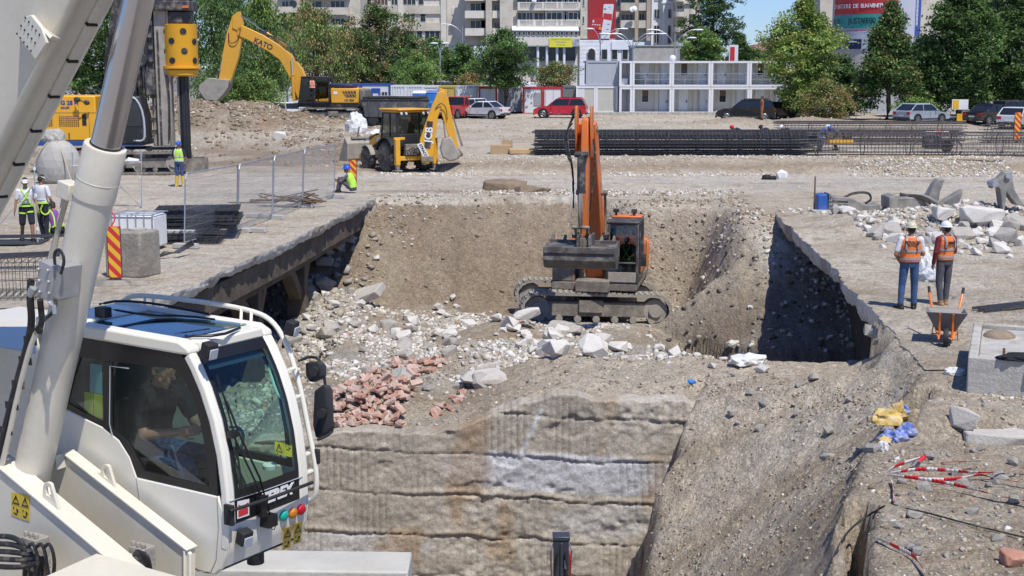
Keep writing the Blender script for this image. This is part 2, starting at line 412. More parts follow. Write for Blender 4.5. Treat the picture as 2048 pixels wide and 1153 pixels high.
def TZ(x,y):
    """height of the built mesh"""
    x=np.asarray(x,float); y=np.asarray(y,float)
    i=np.clip(np.searchsorted(XS,x)-1,0,len(XS)-2); j=np.clip(np.searchsorted(YS,y)-1,0,len(YS)-2)
    fx=(x-XS[i])/(XS[i+1]-XS[i]); fy=(y-YS[j])/(YS[j+1]-YS[j])
    return (GZ[j,i]*(1-fx)+GZ[j,i+1]*fx)*(1-fy)+(GZ[j+1,i]*(1-fx)+GZ[j+1,i+1]*fx)*fy
def tz(x,y): return float(TZ(x,y))
def ground_color(x,y,z):
    pale=np.array((.46,.395,.305)); dust=np.array((.52,.46,.37)); soil=np.array((.30,.235,.165)); dark=np.array((.13,.10,.075)); grey=np.array((.36,.34,.30)); white=np.array((.52,.49,.44))
    n1=fbm(x*.25,y*.25,5,s=100)[...,None]; n2=fbm(x*1.2,y*1.2,5,s=101)[...,None]; n3=fbm(x*.07,y*.2,4,s=102)[...,None]
    c=pale+(dust-pale)*np.clip(.5+n1*1.6,0,1)
    def mx(c,d,w): w=np.clip(w,0,1); w=w[...,None] if w.ndim<c.ndim else w; return c*(1-w)+d*w
    c=mx(c,grey,np.clip(n3[...,0]*1.2,0,.5))
    c=mx(c,soil*1.15,np.clip(fbm(x*.33,y*.33,5,s=140)*1.7-.35,0,.45))
    trk=np.abs(((x*.25+y*.97+.8*fbm(x*.12,y*.12,3,s=141))*.55)%1-.5); c=mx(c,white,sst(.12,.04,trk)*.38*(fbm(x*.6,y*2.,3,s=142)+.6))
    c=mx(c,soil*.9,np.clip(sst(.30,.42,fbm(x*1.6,y*1.6,4,s=143)),0,1)*.5)
    # haul road: whitish dust with tracks
    c=mx(c,white,sst(52.5,54,y)*sst(63,61,y)*np.clip(.25+fbm(x*.12,y*1.5,4,s=7)*1.2,0,.7))
    lx=xat(LEDGE,y); rx=xat(REDGE,y)
    inn=(z<-.25)&(x>lx-8)&(x<rx+2.2)&(y<53)
    s=mx(pale*.84+0*c,soil,.55+n2[...,0]*.9); s=mx(s,grey,np.clip(.15+fbm(x*.5,y*.5,4,s=77)*1.3,0,.8)*sst(46,40,y))
    s=mx(s,soil*.85,sst(44,47,y)*np.clip(.6+n1[...,0]*1.5,0,.9)*sst(4.5,2,x))
    s=mx(s,pale,sst(2.5,5,x)*sst(38,42,y)*.65)
    # whitish rubble fines
    s=mx(s,white,np.clip((fbm(x*.6,y*.6,5,s=55)+.12)*2.2,0,.75)*sst(47,44,y)*sst(29,32,y))
    s=mx(s,dark,sst(3.8,5,x)*sst(28,30,y)*sst(44,40,y)*.6)  # hollow below the right slab: its shade painted into the soil colour
    s=mx(s,pale,sst(-1,1,x)*sst(29.5,28.5,y)*sst(24.6,25.4,y)*.85)
    # bank: streaks running down
    q=x*.37+y*.93; d=-x*.93+y*.37
    st=fbm(q*1.3,d*.25,5,s=66)
    bk=mx(mx(pale*.98+0*c,grey*1.15,np.clip(-.05+st*1.3,0,.5)),soil,np.clip(st*-1.6-.05,0,.5))
    s=mx(s,bk,sst(25.5,24.5,y)*sst(1.5,2.2,x))
    c=np.where(inn[...,None],s,c)
    # spoil heap
    hw=sst(.75,1.3,z)*(y>70)*(x<-3); c=mx(c,soil*.72,hw*np.clip(.85+n2[...,0],0,1)); c=mx(c,np.array((.34,.24,.16)),hw*np.clip(n1[...,0]*1.6-.25,0,.5))
    mud=sst(61,63,y)*sst(86,76,y)*sst(-3.5,-7,x); c=mx(c,dark*1.5,mud*np.clip(.55+n1[...,0]*2.5,0,.85)); c=mx(c,soil*1.15,mud*.35)
    # scarp of the terrace
    ys=62.0+np.clip(-x-2.5,0,20)*1.6
    sc=np.exp(-((y-ys-1.0)/.85)**2)*sst(-6,-3,x); c=mx(c,soil*1.05,sc*.85)
    c=mx(c,soil*.9,np.exp(-((y-53.4)/.8)**2)*sst(-7,-5,x)*sst(5,3,x)*.6)
    for hx,hy,sx,sy in((17.0,104,3.2,2.2),(21.8,102,2.2,1.8),(26.,101,5,2.0),(33,102,3,2)):
        c=mx(c,np.array((.36,.28,.20)),np.exp(-((x-hx)/sx)**2-((y-hy)/sy)**2)*1.2)
    # lower right apron, stony soil
    lr=sst(18.7,18.,y)*sst(3,4,x); c=mx(c,mx(pale*.8+0*c,soil,np.clip(.35+n2[...,0]*1.3,0,.8)),lr*.8)
    c=mx(c,soil,sst(25,23,y)*sst(19,21,y)*sst(6.4,7,x)*sst(9,7.5,x)*np.clip(.3+n2[...,0],0,.6))
    # asphalt street and yard far away
    c=mx(c,np.array((.17,.165,.16)),sst(131,133,y)*.9)
    c=mx(c,np.array((.30,.28,.25)),sst(112,118,y)*sst(132,130,y)*sst(-2,-6,x)*.8)
    c=c*(1+.16*fbm(x*3.5,y*3.5,4,s=120))[...,None]
    return np.clip(c,.02,.8)
def soil_mat(name,bs=9.,bump=1.,dist=.06):
    m=bpy.data.materials.new(name); m.use_nodes=True; nt=m.node_tree; L=nt.links; p=nt.nodes['Principled BSDF']
    p.inputs['Roughness'].default_value=.95; p.inputs['Specular IOR Level'].default_value=.15
    a=nd(nt,'ShaderNodeAttribute',attribute_name='Col'); tc=nd(nt,'ShaderNodeTexCoord')
    n=nd(nt,'ShaderNodeTexNoise'); n.inputs['Scale'].default_value=bs*2; n.inputs['Detail'].default_value=8; n.inputs['Roughness'].default_value=.7; L.new(tc.outputs['Object'],n.inputs['Vector'])
    mr=nd(nt,'ShaderNodeMapRange'); mr.inputs['From Min'].default_value=.3; mr.inputs['From Max'].default_value=.7; mr.inputs['To Min'].default_value=.66; mr.inputs['To Max'].default_value=1.34; L.new(n.outputs['Fac'],mr.inputs['Value'])
    hs=nd(nt,'ShaderNodeHueSaturation'); L.new(a.outputs['Color'],hs.inputs['Color']); L.new(mr.outputs[0],hs.inputs['Value'])
    for sc_,lo,hi in((bs*.45,.84,1.18),(bs*6,.78,1.25)):
        n_=nd(nt,'ShaderNodeTexNoise'); n_.inputs['Scale'].default_value=sc_; n_.inputs['Detail'].default_value=4; n_.inputs['Roughness'].default_value=.75; L.new(tc.outputs['Object'],n_.inputs['Vector'])
        m_=nd(nt,'ShaderNodeMapRange'); m_.inputs['From Min'].default_value=.33; m_.inputs['From Max'].default_value=.67; m_.inputs['To Min'].default_value=lo; m_.inputs['To Max'].default_value=hi; L.new(n_.outputs['Fac'],m_.inputs['Value'])
        h_=nd(nt,'ShaderNodeHueSaturation'); L.new(hs.outputs[0],h_.inputs['Color']); L.new(m_.outputs[0],h_.inputs['Value']); hs=h_
    # pebbles: voronoi cells, some lighter
    v=nd(nt,'ShaderNodeTexVoronoi'); v.inputs['Scale'].default_value=bs*.9; L.new(tc.outputs['Object'],v.inputs['Vector'])
    r1=nd(nt,'ShaderNodeMapRange'); r1.inputs['From Min'].default_value=.22; r1.inputs['From Max'].default_value=.12; r1.inputs['To Min'].default_value=0; r1.inputs['To Max'].default_value=1; L.new(v.outputs['Distance'],r1.inputs['Value'])
    sx=nd(nt,'ShaderNodeSeparateColor'); L.new(v.outputs['Color'],sx.inputs[0])
    r2=nd(nt,'ShaderNodeMapRange'); r2.inputs['From Min'].default_value=.72; r2.inputs['From Max'].default_value=.8; L.new(sx.outputs[0],r2.inputs['Value'])
    mu=nd(nt,'ShaderNodeMath',operation='MULTIPLY'); L.new(r1.outputs[0],mu.inputs[0]); L.new(r2.outputs[0],mu.inputs[1])
    mx=nd(nt,'ShaderNodeMix',data_type='RGBA'); L.new(mu.outputs[0],mx.inputs[0]); L.new(hs.outputs[0],mx.inputs[6])
    sc=nd(nt,'ShaderNodeMix',data_type='RGBA'); L.new(sx.outputs[1],sc.inputs[0]); sc.inputs[6].default_value=(.26,.23,.19,1); sc.inputs[7].default_value=(.62,.59,.53,1)
    L.new(sc.outputs[2],mx.inputs[7]); L.new(mx.outputs[2],p.inputs['Base Color'])
    n2=nd(nt,'ShaderNodeTexNoise'); n2.inputs['Scale'].default_value=bs*.55; n2.inputs['Detail'].default_value=10; n2.inputs['Roughness'].default_value=.72; L.new(tc.outputs['Object'],n2.inputs['Vector'])
    ad=nd(nt,'ShaderNodeMath',operation='MULTIPLY_ADD'); L.new(mu.outputs[0],ad.inputs[0]); ad.inputs[1].default_value=.25; L.new(n2.outputs['Fac'],ad.inputs[2])
    for sc_,k_ in((bs*.42,.9),(bs*1.3,.45),(bs*3.2,.22)):
        wv=nd(nt,'ShaderNodeTexVoronoi'); wv.inputs['Scale'].default_value=sc_; wp=nd(nt,'ShaderNodeMix',data_type='VECTOR'); wp.inputs[0].default_value=.12; L.new(tc.outputs['Object'],wp.inputs[4]); L.new(n2.outputs['Color'],wp.inputs[5]); L.new(wp.outputs[1],wv.inputs['Vector'])
        gt=nd(nt,'ShaderNodeMath',operation='MULTIPLY'); sp_=nd(nt,'ShaderNodeSeparateColor'); L.new(wv.outputs['Color'],sp_.inputs[0]); L.new(sp_.outputs[0],gt.inputs[0]); L.new(wv.outputs['Distance'],gt.inputs[1])
        a2=nd(nt,'ShaderNodeMath',operation='MULTIPLY_ADD'); L.new(gt.outputs[0],a2.inputs[0]); a2.inputs[1].default_value=-k_; L.new(ad.outputs[0],a2.inputs[2]); ad=a2
    b=nd(nt,'ShaderNodeBump'); b.inputs['Strength'].default_value=bump; b.inputs['Distance'].default_value=dist*1.3; L.new(ad.outputs[0],b.inputs['Height']); L.new(b.outputs[0],p.inputs['Normal'])
    return m
SOIL=soil_mat('site_soil')
def gridmesh(name,X,Y,Z,m,C,parent=None,smooth=True):
    h,w=X.shape; V=np.stack([X,Y,Z],-1).reshape(-1,3); i=np.arange(h*w).reshape(h,w)
    F=np.stack([i[:-1,:-1],i[:-1,1:],i[1:,1:],i[1:,:-1]],-1).reshape(-1,4)
    return npmesh(name,V,F,m,parent,col=C.reshape(-1,3),smooth=smooth)
# stronger cloddy relief inside the pit for the mesh itself
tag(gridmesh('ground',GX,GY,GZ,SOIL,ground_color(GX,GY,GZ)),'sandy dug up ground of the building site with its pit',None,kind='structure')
# ---------------------------------------------------------------- undermined concrete slabs at both sides of the pit
SLAB=mat('old_concrete',(.40,.375,.33),.92,var=.25,vs=1.1,bump=1.2,bs=9,dirt=(.20,.165,.12),da=.35,ds=.9,fine=.18)
def slab(name,line,y0,y1,side,depth,th,label):
    ys=np.arange(y0,y1+.01,.06); ex=xat(line,ys)
    out=np.concatenate([np.linspace(0,.5,8),np.linspace(.7,depth,16)])
    rg=.10*fbm(ys*2.2,ys*0,5,s=3)+.12*fbm(ys*.6,ys*0,3,s=8)
    X=(ex+side*rg)[:,None]*1+side*(-out)[None,:]*-1; Yg=ys[:,None]+0*X
    fade=sst(depth-.9,depth-.1,out)[None,:]
    Zt=ground_h(X,Yg)+.02-.09*fade
    endf=np.maximum(sst(y0+.5,y0,ys),sst(y1-.5,y1,ys))[:,None]; Zt=Zt-.0*endf
    C=ground_color(X,Yg,Zt*0)
    o=gridmesh(name,X,Yg,Zt,SOIL,C); tag(o,label,None,kind='structure')
    # broken edge face + underside
    zs=np.linspace(0,1,9); tv=th*(1+.35*fbm(ys*1.7,ys*0,4,s=31))
    E=(ex+side*rg)[:,None]+side*(.10*zs**2)[None,:]+side*.05*fbm(ys[:,None]*4,zs[None,:]*3,4,s=6)*np.sin(zs*3.14)[None,:]
    Ez=ground_h(E[:,:1],ys[:,None])+.021-tv[:,None]*zs[None,:]
    U=np.linspace(.12,depth,10); UX=(ex+side*rg)[:,None]+side*(U)[None,:]; UZ=(Ez[:,-1:]+.05*fbm(UX*2,ys[:,None]*2,3))
    X2=np.concatenate([E,UX],1); Y2=ys[:,None]+0*X2; Z2=np.concatenate([Ez,UZ],1)
    c=np.array((.54,.51,.455))*np.ones(X2.shape+(3,)); n=fbm(Y2*.9,Z2*1.6+X2,5,s=14)
    c=c*(1+.3*n[...,None]); rust=np.clip(fbm(Y2*.7,Z2*.5,4,s=19)*2-.2,0,.6)[...,None]; c=c*(1-rust)+np.array((.27,.20,.14))*rust
    gridmesh('broken_edge',X2,Y2,Z2,EDGE,np.clip(c,.03,.7),o)
    return o
EDGE=soil_mat('broken_concrete',bs=16,bump=.5,dist=.025)
sl=slab('slab',LEDGE,27.0,50.3,-1,7.6,.27,'dusty deck of old concrete overhanging the pit')
sr=slab('slab',REDGE,21.3,45.2,1,2.6,.42,'broken concrete slab overhanging the shaded pit side')
# old structure under the left slab: edge beam, pillar, braces
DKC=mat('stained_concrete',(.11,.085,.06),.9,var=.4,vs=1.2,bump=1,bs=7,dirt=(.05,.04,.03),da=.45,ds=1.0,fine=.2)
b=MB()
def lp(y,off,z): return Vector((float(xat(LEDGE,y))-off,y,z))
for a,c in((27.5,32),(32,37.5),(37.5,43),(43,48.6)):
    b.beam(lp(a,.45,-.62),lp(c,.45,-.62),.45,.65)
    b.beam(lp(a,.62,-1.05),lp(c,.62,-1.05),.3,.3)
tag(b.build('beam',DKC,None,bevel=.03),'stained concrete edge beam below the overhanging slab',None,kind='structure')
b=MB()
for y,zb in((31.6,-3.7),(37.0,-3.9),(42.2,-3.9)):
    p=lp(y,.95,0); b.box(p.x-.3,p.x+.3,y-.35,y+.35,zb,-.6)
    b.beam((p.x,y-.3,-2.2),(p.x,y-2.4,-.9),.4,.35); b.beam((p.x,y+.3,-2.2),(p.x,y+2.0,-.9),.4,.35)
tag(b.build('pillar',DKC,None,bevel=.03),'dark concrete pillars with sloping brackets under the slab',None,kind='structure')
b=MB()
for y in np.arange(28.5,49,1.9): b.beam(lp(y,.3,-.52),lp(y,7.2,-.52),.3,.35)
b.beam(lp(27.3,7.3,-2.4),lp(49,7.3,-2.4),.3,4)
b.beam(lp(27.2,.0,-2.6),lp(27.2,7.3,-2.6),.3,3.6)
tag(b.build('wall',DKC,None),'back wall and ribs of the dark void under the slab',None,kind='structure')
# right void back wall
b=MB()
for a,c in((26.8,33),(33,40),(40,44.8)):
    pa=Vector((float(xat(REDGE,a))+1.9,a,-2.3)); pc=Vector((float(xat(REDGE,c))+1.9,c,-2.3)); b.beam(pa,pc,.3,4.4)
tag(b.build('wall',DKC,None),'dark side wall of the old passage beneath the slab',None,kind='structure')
# ---------------------------------------------------------------- the cut wall facing the crane: lifts of scraped concrete and soil
xs=np.arange(-11,3.7,.03); zs=np.arange(-6.8,-.6,.03)
WX,WZ=np.meshgrid(xs,zs)
topz=TZ(xs,xs*0+WALL_Y+.66)+.02
def wcut(X,Z):
    tilt=Z+.055*(X+3)+.12*fbm(X*.6,Z*0,4,s=1)+.06*fbm(X*2.6,Z*1.5,4,s=90)
    lift=(tilt+7)/.80; k=np.floor(lift); f=lift-k
    y=.022*lift-.16+.03*sst(.93,1.,f)
    rough=sst(-.15,.25,fbm(X*.45,Z*.8,4,s=6))
    y=y+rough*(.05*fbm(X*1.2,Z*1.6,5,s=5)+.05*ridge(X*3.6,Z*3.6,4,s=15)+.035*fbm(X*8,Z*8,3,s=16)+.03*np.abs(fbm(X*2.2,Z*2.2,4,s=18)))
    y=y+.018*fbm(X*3,Z*3,5,s=3)+.018*fbm(X*10,Z*8,3,s=4)+.010*fbm(X*19,Z*17,2,s=4)
    groove=np.exp(-(np.minimum(f,1-f)/.028)**2)*np.clip(.35+2.2*fbm(X*.9,k*3.1,4,s=8),0,1)
    y=y+.09*groove*sst(.03,.4,fbm(X*.9,k*4.4,4,s=48))-.03*np.exp(-((f-.07)/.05)**2)*sst(-.1,.2,fbm(X*1.3,k*3,4,s=49))
    hole=sst(.36,.5,fbm(X*.9+3,Z*1.7,4,s=26)); y=y+.03*hole*(.5+ridge(X*6,Z*6,2,s=77))
    tooth=np.exp(-((np.abs((X*8.3+1.1*fbm(X*.6,Z*.3,2,s=12))%1-.5))/.13)**2)*sst(-.05,.15,fbm(X*.8,k*2.7,3,s=41))*(1-rough*.7)
    y=y+.02*tooth
    return y,f,k,groove,tooth,hole,rough
dy,fr,kk,gr,to,ho,rg_=wcut(WX,WZ)
WY=WALL_Y+.02+dy*1.0
ov=np.clip((WZ-topz[None,:])/.3,0,1); WY=WY*(1-ov)+(WALL_Y+.72)*ov
WZ2=np.where(WZ>topz[None,:],topz[None,:]-.03*ov+.04*fbm(WX*4,WY*4,3)*np.sin(ov*3.14),WZ)
c=np.array((.405,.36,.295))*np.ones(WX.shape+(3,)); g1=fbm(WX*.6,WZ*.9,4,s=2)[...,None]
c=c*(1+.35*g1)*(1+.16*(vn(kk*5.3+9.5,kk*0+3.5)-.5)[...,None])
pal_=np.array((.46,.425,.365)); c=c*(1-.5*rg_[...,None])+pal_*.5*rg_[...,None]
grey=np.array((.50,.50,.51)); wgt=sst(1.,.55,np.abs(((WX-.9)/2.3))**3+np.abs((WZ+2.62+.06*WX)/.40)**4+.22*fbm(WX*1.4,WZ*1.4,4,s=61))*.95+sst(1.,.5,np.abs((WX+3.0)/1.5)**2+np.abs((WZ+4.1)/.35)**2+.6*fbm(WX*1.4,WZ*1.4,4,s=62))*.5+sst(1.,.5,np.abs((WX-2.0)/1.6)**2+np.abs((WZ+3.6)/.35)**2+.6*fbm(WX*1.4,WZ*1.4,4,s=63))*.4
wgt=np.clip(wgt,0,1)[...,None]; c=c*(1-wgt)+grey*wgt
rs=np.clip(fbm(WX*1.1,WZ*.7,4,s=64)*2-.45,0,.6)[...,None]; c=c*(1-rs)+np.array((.33,.22,.12))*rs
sc=np.exp(-((WX-.35-.45*(WZ+1.9))/.05)**2)*sst(-2.5,-2.3,WZ)*sst(-1.35,-1.5,WZ); c=c*(1-.8*sc[...,None])+.8*sc[...,None]*.6
c=c*(1-.30*to[...,None])
c=c*(1+.10*fbm(WX*6,WZ*6,3,s=71))[...,None]
gridmesh('excavated_face',WX,WY,WZ2,EDGE,np.clip(c,.03,.7)); bpy.data.objects['excavated_face']['kind']='structure'
cam=bpy.data.cameras.new('Camera'); cam.sensor_width=36; cam.lens=36*FPX/PW; cam.clip_start=.1; cam.clip_end=8000
co=bpy.data.objects.new('Camera',cam); COL.objects.link(co); co.location=(0,0,CH); co.rotation_euler=(math.pi/2-PIT,0,0); SC.camera=co
sv=Vector((.27,-.48,1.0)).normalized()
sun=bpy.data.lights.new('Sun','SUN'); sun.energy=4.0; sun.angle=R(.53); sun.color=(1,.955,.88)
so=bpy.data.objects.new('Sun',sun); COL.objects.link(so); so.rotation_euler=sv.to_track_quat('Z','Y').to_euler()
w=bpy.data.worlds.new('World'); SC.world=w; w.use_nodes=True; nt=w.node_tree
sky=nt.nodes.new('ShaderNodeTexSky'); sky.sky_type='NISHITA'; sky.sun_disc=False; sky.sun_elevation=math.asin(sv.z); sky.sun_rotation=math.atan2(sv.x,sv.y)
sky.air_density=1.0; sky.dust_density=.15; sky.ozone_density=3; sky.altitude=300
tint=nt.nodes.new('ShaderNodeMix'); tint.data_type='RGBA'; tint.blend_type='MULTIPLY'; tint.inputs[0].default_value=1; tint.inputs[7].default_value=(.68,.86,1.28,1)
nt.links.new(sky.outputs[0],tint.inputs[6]); nt.links.new(tint.outputs[2],nt.nodes['Background'].inputs[0]); nt.nodes['Background'].inputs[1].default_value=.09
SC.view_settings.view_transform='Standard'; SC.view_settings.look='None'; SC.view_settings.exposure=.24; SC.view_settings.gamma=1
SC.cycles.use_denoising=True
def hit(x,y,t0=8.,t1=260.):
    """first point of the terrain along the line of sight through a photo pixel"""
    d=ray(x,y); ts=np.concatenate([np.arange(t0,70,.12),np.arange(70,t1,.5)])
    X=d.x*ts; Y=d.y*ts; Z=CH+d.z*ts; k=np.nonzero(Z<TZ(X,Y))[0]
    if len(k)==0: return G(x,y,0)
    t=ts[k[0]]; return Vector((d.x*t,d.y*t,float(TZ(d.x*t,d.y*t))))
def hits(P_): return [hit(*p) for p in P_]
_g=(1+5**.5)/2
ICO_V=np.array([(-1,_g,0),(1,_g,0),(-1,-_g,0),(1,-_g,0),(0,-1,_g),(0,1,_g),(0,-1,-_g),(0,1,-_g),(_g,0,-1),(_g,0,1),(-_g,0,-1),(-_g,0,1)])/1.9
ICO_F=np.array([(0,11,5),(0,5,1),(0,1,7),(0,7,10),(0,10,11),(1,5,9),(5,11,4),(11,10,2),(10,7,6),(7,1,8),(3,9,4),(3,4,2),(3,2,6),(3,6,8),(3,8,9),(4,9,5),(2,4,11),(6,2,10),(8,6,7),(9,8,1)])
OCT_V=np.array([(1,0,0),(-1,0,0),(0,1,0),(0,-1,0),(0,0,1),(0,0,-1.)]); OCT_F=np.array([(0,2,4),(2,1,4),(1,3,4),(3,0,4),(2,0,5),(1,2,5),(3,1,5),(0,3,5)])
def rotm(n):
    q=NR.normal(size=(n,4)); q/=np.linalg.norm(q,axis=1,keepdims=True); a,b,c,d=q.T
    return np.stack([np.stack([1-2*(c*c+d*d),2*(b*c-a*d),2*(b*d+a*c)],-1),np.stack([2*(b*c+a*d),1-2*(b*b+d*d),2*(c*d-a*b)],-1),np.stack([2*(b*d-a*c),2*(c*d+a*b),1-2*(b*b+c*c)],-1)],1)
def stones(name,x,y,s,cols,label,mat_,ico=True,flat=.75,sink=.2,parent=None,z=None,box=True):
    s=s*.46
    n=len(x); BV,BF=(ICO_V,ICO_F) if ico else (OCT_V,OCT_F)
    if box: BV=np.array([(a,b,c) for c in(-1,1) for b in(-1,1) for a in(-1,1)])*.8; BF=np.array([(0,2,3),(0,3,1),(4,5,7),(4,7,6),(0,1,5),(0,5,4),(2,6,7),(2,7,3),(0,4,6),(0,6,2),(1,3,7),(1,7,5)])
    k=len(BV); V=BV[None]*(1+(NR.random((n,k,3))-.5)*.75)
    ax=np.stack([1+.6*NR.random(n),.7+.5*NR.random(n),.45+.45*NR.random(n)],-1); V=V*ax[:,None,:]
    V=np.einsum('nij,nkj->nki',rotm(n),V); V[...,2]*=flat; V=V*(s/2)[:,None,None]
    if z is None: z=TZ(x,y)
    V=V+np.stack([x,y,z+s*(.25-sink)],-1)[:,None,:]
    F=(BF[None]+(np.arange(n)*k)[:,None,None]).reshape(-1,3)
    fc=np.repeat(cols,len(BF),0)*(1+.12*(NR.random((n*len(BF),1))-.5))
    o=npmesh(name,V.reshape(-1,3),F,mat_,parent,fcol=fc)
    tag(o,label,None,kind='stuff'); return o
ROCKM=mat('stone',attr=True,rough=.93,var=.15,vs=9,fine=.12,bump=.5,bs=60,spec=.2)
def pal(n,*cw):
    cs=np.array([c for c,w in cw]); w=np.array([w for c,w in cw],float); w/=w.sum()
    i=NR.choice(len(cs),n,p=w); return cs[i]*(1+.25*(NR.random((n,1))-.5))
cW=(.62,.59,.54); cP=(.43,.375,.29); cG=(.35,.325,.285); cB=(.25,.195,.14); cR=(.42,.22,.15); cD=(.12,.105,.09)
def field(n,x0,x1,y0,y1,dens=None):
    X=[];Y=[];c=0
    while c<n:
        x=NR.uniform(x0,x1,n*2); y=NR.uniform(y0,y1,n*2)
        if dens is not None:
            m=NR.random(n*2)<dens(x,y); x=x[m];y=y[m]
        X.append(x);Y.append(y);c+=len(x)
        if len(x)==0: break
    return np.concatenate(X)[:n],np.concatenate(Y)[:n]
def sizes(n,a,b,p=3.): return a+(b-a)*NR.random(n)**p
def inpit(x,y): return ((x>xat(LEDGE,y)-.3)&(x<xat(REDGE,y)+.2)&(y>24.8)&(y<52)).astype(float)
# rubble on the pit floor
x,y=field(32000,-7,8.4,28,46,lambda x,y: inpit(x,y)*np.clip(.12+1.6*(fbm(x*.6,y*.6,5,s=55)+.12),0,1)*sst(26,31,y)*(1-.8*sst(3.7,4.6,x)*sst(29,30,y)))
stones('rubble',x,y,sizes(len(x),.025,.40,6),pal(len(x),(cW,5),(cP,4),(cG,1.5),(cR,.15)),'white and grey demolition rubble strewn over the pit floor',ROCKM)
x,y=field(7000,-7,5,25,34,lambda x,y: inpit(x,y))
stones('pebbles',x,y,sizes(len(x),.02,.22,6),pal(len(x),(cP,5),(cG,2),(cB,2),(cW,.7)),'loose stones and clods on the near berm',ROCKM)
x,y=field(8000,-6,8.6,43.5,52,lambda x,y: inpit(x,y)*np.clip(.3+fbm(x*.5,y*.5,4,s=15)*1.5+.6*sst(3,6,x),0.05,1))
stones('slope_stones',x,y,sizes(len(x),.025,.30,7),pal(len(x),(cP,6),(cB,5),(cG,1),(cW,.6)),'stones and clods on the back slope of the pit',ROCKM)
# stones in the hollow, its shade painted into their dark colours
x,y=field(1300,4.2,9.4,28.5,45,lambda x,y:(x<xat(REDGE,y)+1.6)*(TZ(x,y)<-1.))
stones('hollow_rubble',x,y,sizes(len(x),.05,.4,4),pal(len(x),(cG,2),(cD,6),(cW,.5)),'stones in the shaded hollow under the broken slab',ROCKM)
x,y=field(1500,-12,-4.8,29,50,lambda x,y:(sst(40,44,y)+.4*(x>xat(LEDGE,y)-1.5))*(TZ(x,y)<-1.))
stones('void_rubble',x,y,sizes(len(x),.06,.7,3),pal(len(x),(cG,4),(cP,3),(cW,1)),'grey chunks piled in the shade under the deck',ROCKM)
# bank and apron, lower right
x,y=field(10000,1.5,7,12,25.5,lambda x,y:(x<xat(REDGE,y))*np.clip(.25+1.5*fbm(x*.6+y*.3,y*.2,4,s=66),0.03,1))
stones('bank_stones',x,y,sizes(len(x),.012,.13,6),pal(len(x),(cP,6),(cG,1),(cB,5),(cW,.3)),'small stones on the loose earth bank',ROCKM)
x,y=field(11000,3,12,11,21,lambda x,y:(x>xat(REDGE,y))*np.clip(.45+1.2*fbm(x*.6,y*.6,4,s=16),0.05,1))
stones('apron_stones',x,y,sizes(len(x),.012,.17,6),pal(len(x),(cP,6),(cG,3),(cB,2),(cW,1.4),(cR,.15)),'stony soil at the near right corner',ROCKM)
# broken concrete zone beyond the right slab
def rz(x,y): return np.clip(np.exp(-((x-13.4)/3.4)**2-((y-40.6)/1.9)**2)*1.3+.9*np.exp(-((x-17.)/3.)**2-((y-40.3)/2.4)**2)+.6*np.exp(-((x-10.2)/1.2)**2-((y-43)/2.6)**2)+.35*np.exp(-((x-14)/4)**2-((y-38.)/.8)**2),0,1)
x,y=field(6500,8.8,22,33,48,rz)
stones('rubble_heap',x,y,sizes(len(x),.05,.42,3.5),pal(len(x),(cW,5),(cP,3),(cG,2)),'white broken stone spread behind the two men',ROCKM)
# gravel rim of the terrace
x,y=field(7000,-4,24,62.8,68.5,lambda x,y: np.exp(-((y-65.2-.8*fbm(x*.3,y*0,3))/1.3)**2)*np.clip(.45+1.5*fbm(x*.35,y*.35,4,s=27),.03,1))
stones('gravel',x,y,sizes(len(x),.05,.26,4),pal(len(x),(cW,2.5),(cP,6),(cG,1)),'pale gravel along the rim of the terrace',ROCKM,ico=False)
x,y=field(3500,15,23,60.5,66,lambda x,y: sst(14,17,x)*1.)
stones('gravel',x,y,sizes(len(x),.08,.34,3),pal(len(x),(cW,4),(cP,5),(cG,1)),'pale gravel slumped down the right end of the terrace',ROCKM,ico=False)
x,y=field(2600,-6,24,60.4,62.6,lambda x,y: np.exp(-((y-61.6)/.5)**2)*np.clip(.4+2*fbm(x*.3,y*0,3,s=4),0,1))
stones('gravel',x,y,sizes(len(x),.05,.3,3),pal(len(x),(cW,5),(cP,4)),'white stones at the foot of the scarp',ROCKM,ico=False)
# everywhere: sparse stones on dusty ground
x,y=field(9000,-16,24,24,62,lambda x,y:(1-inpit(x,y))*np.clip(.3+1.3*fbm(x*.4,y*.4,4,s=18),.03,1)*(1-.0*x))
stones('pebbles',x,y,sizes(len(x),.02,.12,5),pal(len(x),(cP,5),(cW,3),(cG,1.5),(cB,1)),'small stones lying on the dusty working level',ROCKM,ico=False)
x,y=field(4200,-5,9,50.6,55,lambda x,y:np.exp(-((y-52.6)/1.)**2)*np.clip(.3+1.6*fbm(x*.5,y*.5,4,s=28),.03,1))
stones('pebbles',x,y,sizes(len(x),.04,.28,4),pal(len(x),(cW,4),(cP,4),(cB,2)),'stones along the far brink of the pit',ROCKM,ico=False)
x,y=field(6000,-34,42,66,118,lambda x,y:np.clip(.2+1.5*fbm(x*.2,y*.2,4,s=38),.02,1))
stones('pebbles',x,y,sizes(len(x),.06,.4,5),pal(len(x),(cP,4),(cW,2),(cB,3)),'scattered stones on the far terrace',ROCKM,ico=False)
# clods on the spoil heap
x,y=field(12000,-30,-6,68,98,lambda x,y:np.clip(TZ(x,y)*.5,.05,1)*np.clip(.4+1.8*fbm(x*.6,y*.6,4,s=99),.02,1))
stones('clods',x,y,sizes(len(x),.08,.62,4.5),pal(len(x),(cB,7),((.29,.23,.16),4),((.33,.24,.17),1),(cP,1),(cW,.25)),'brown clods covering the spoil heap',ROCKM)
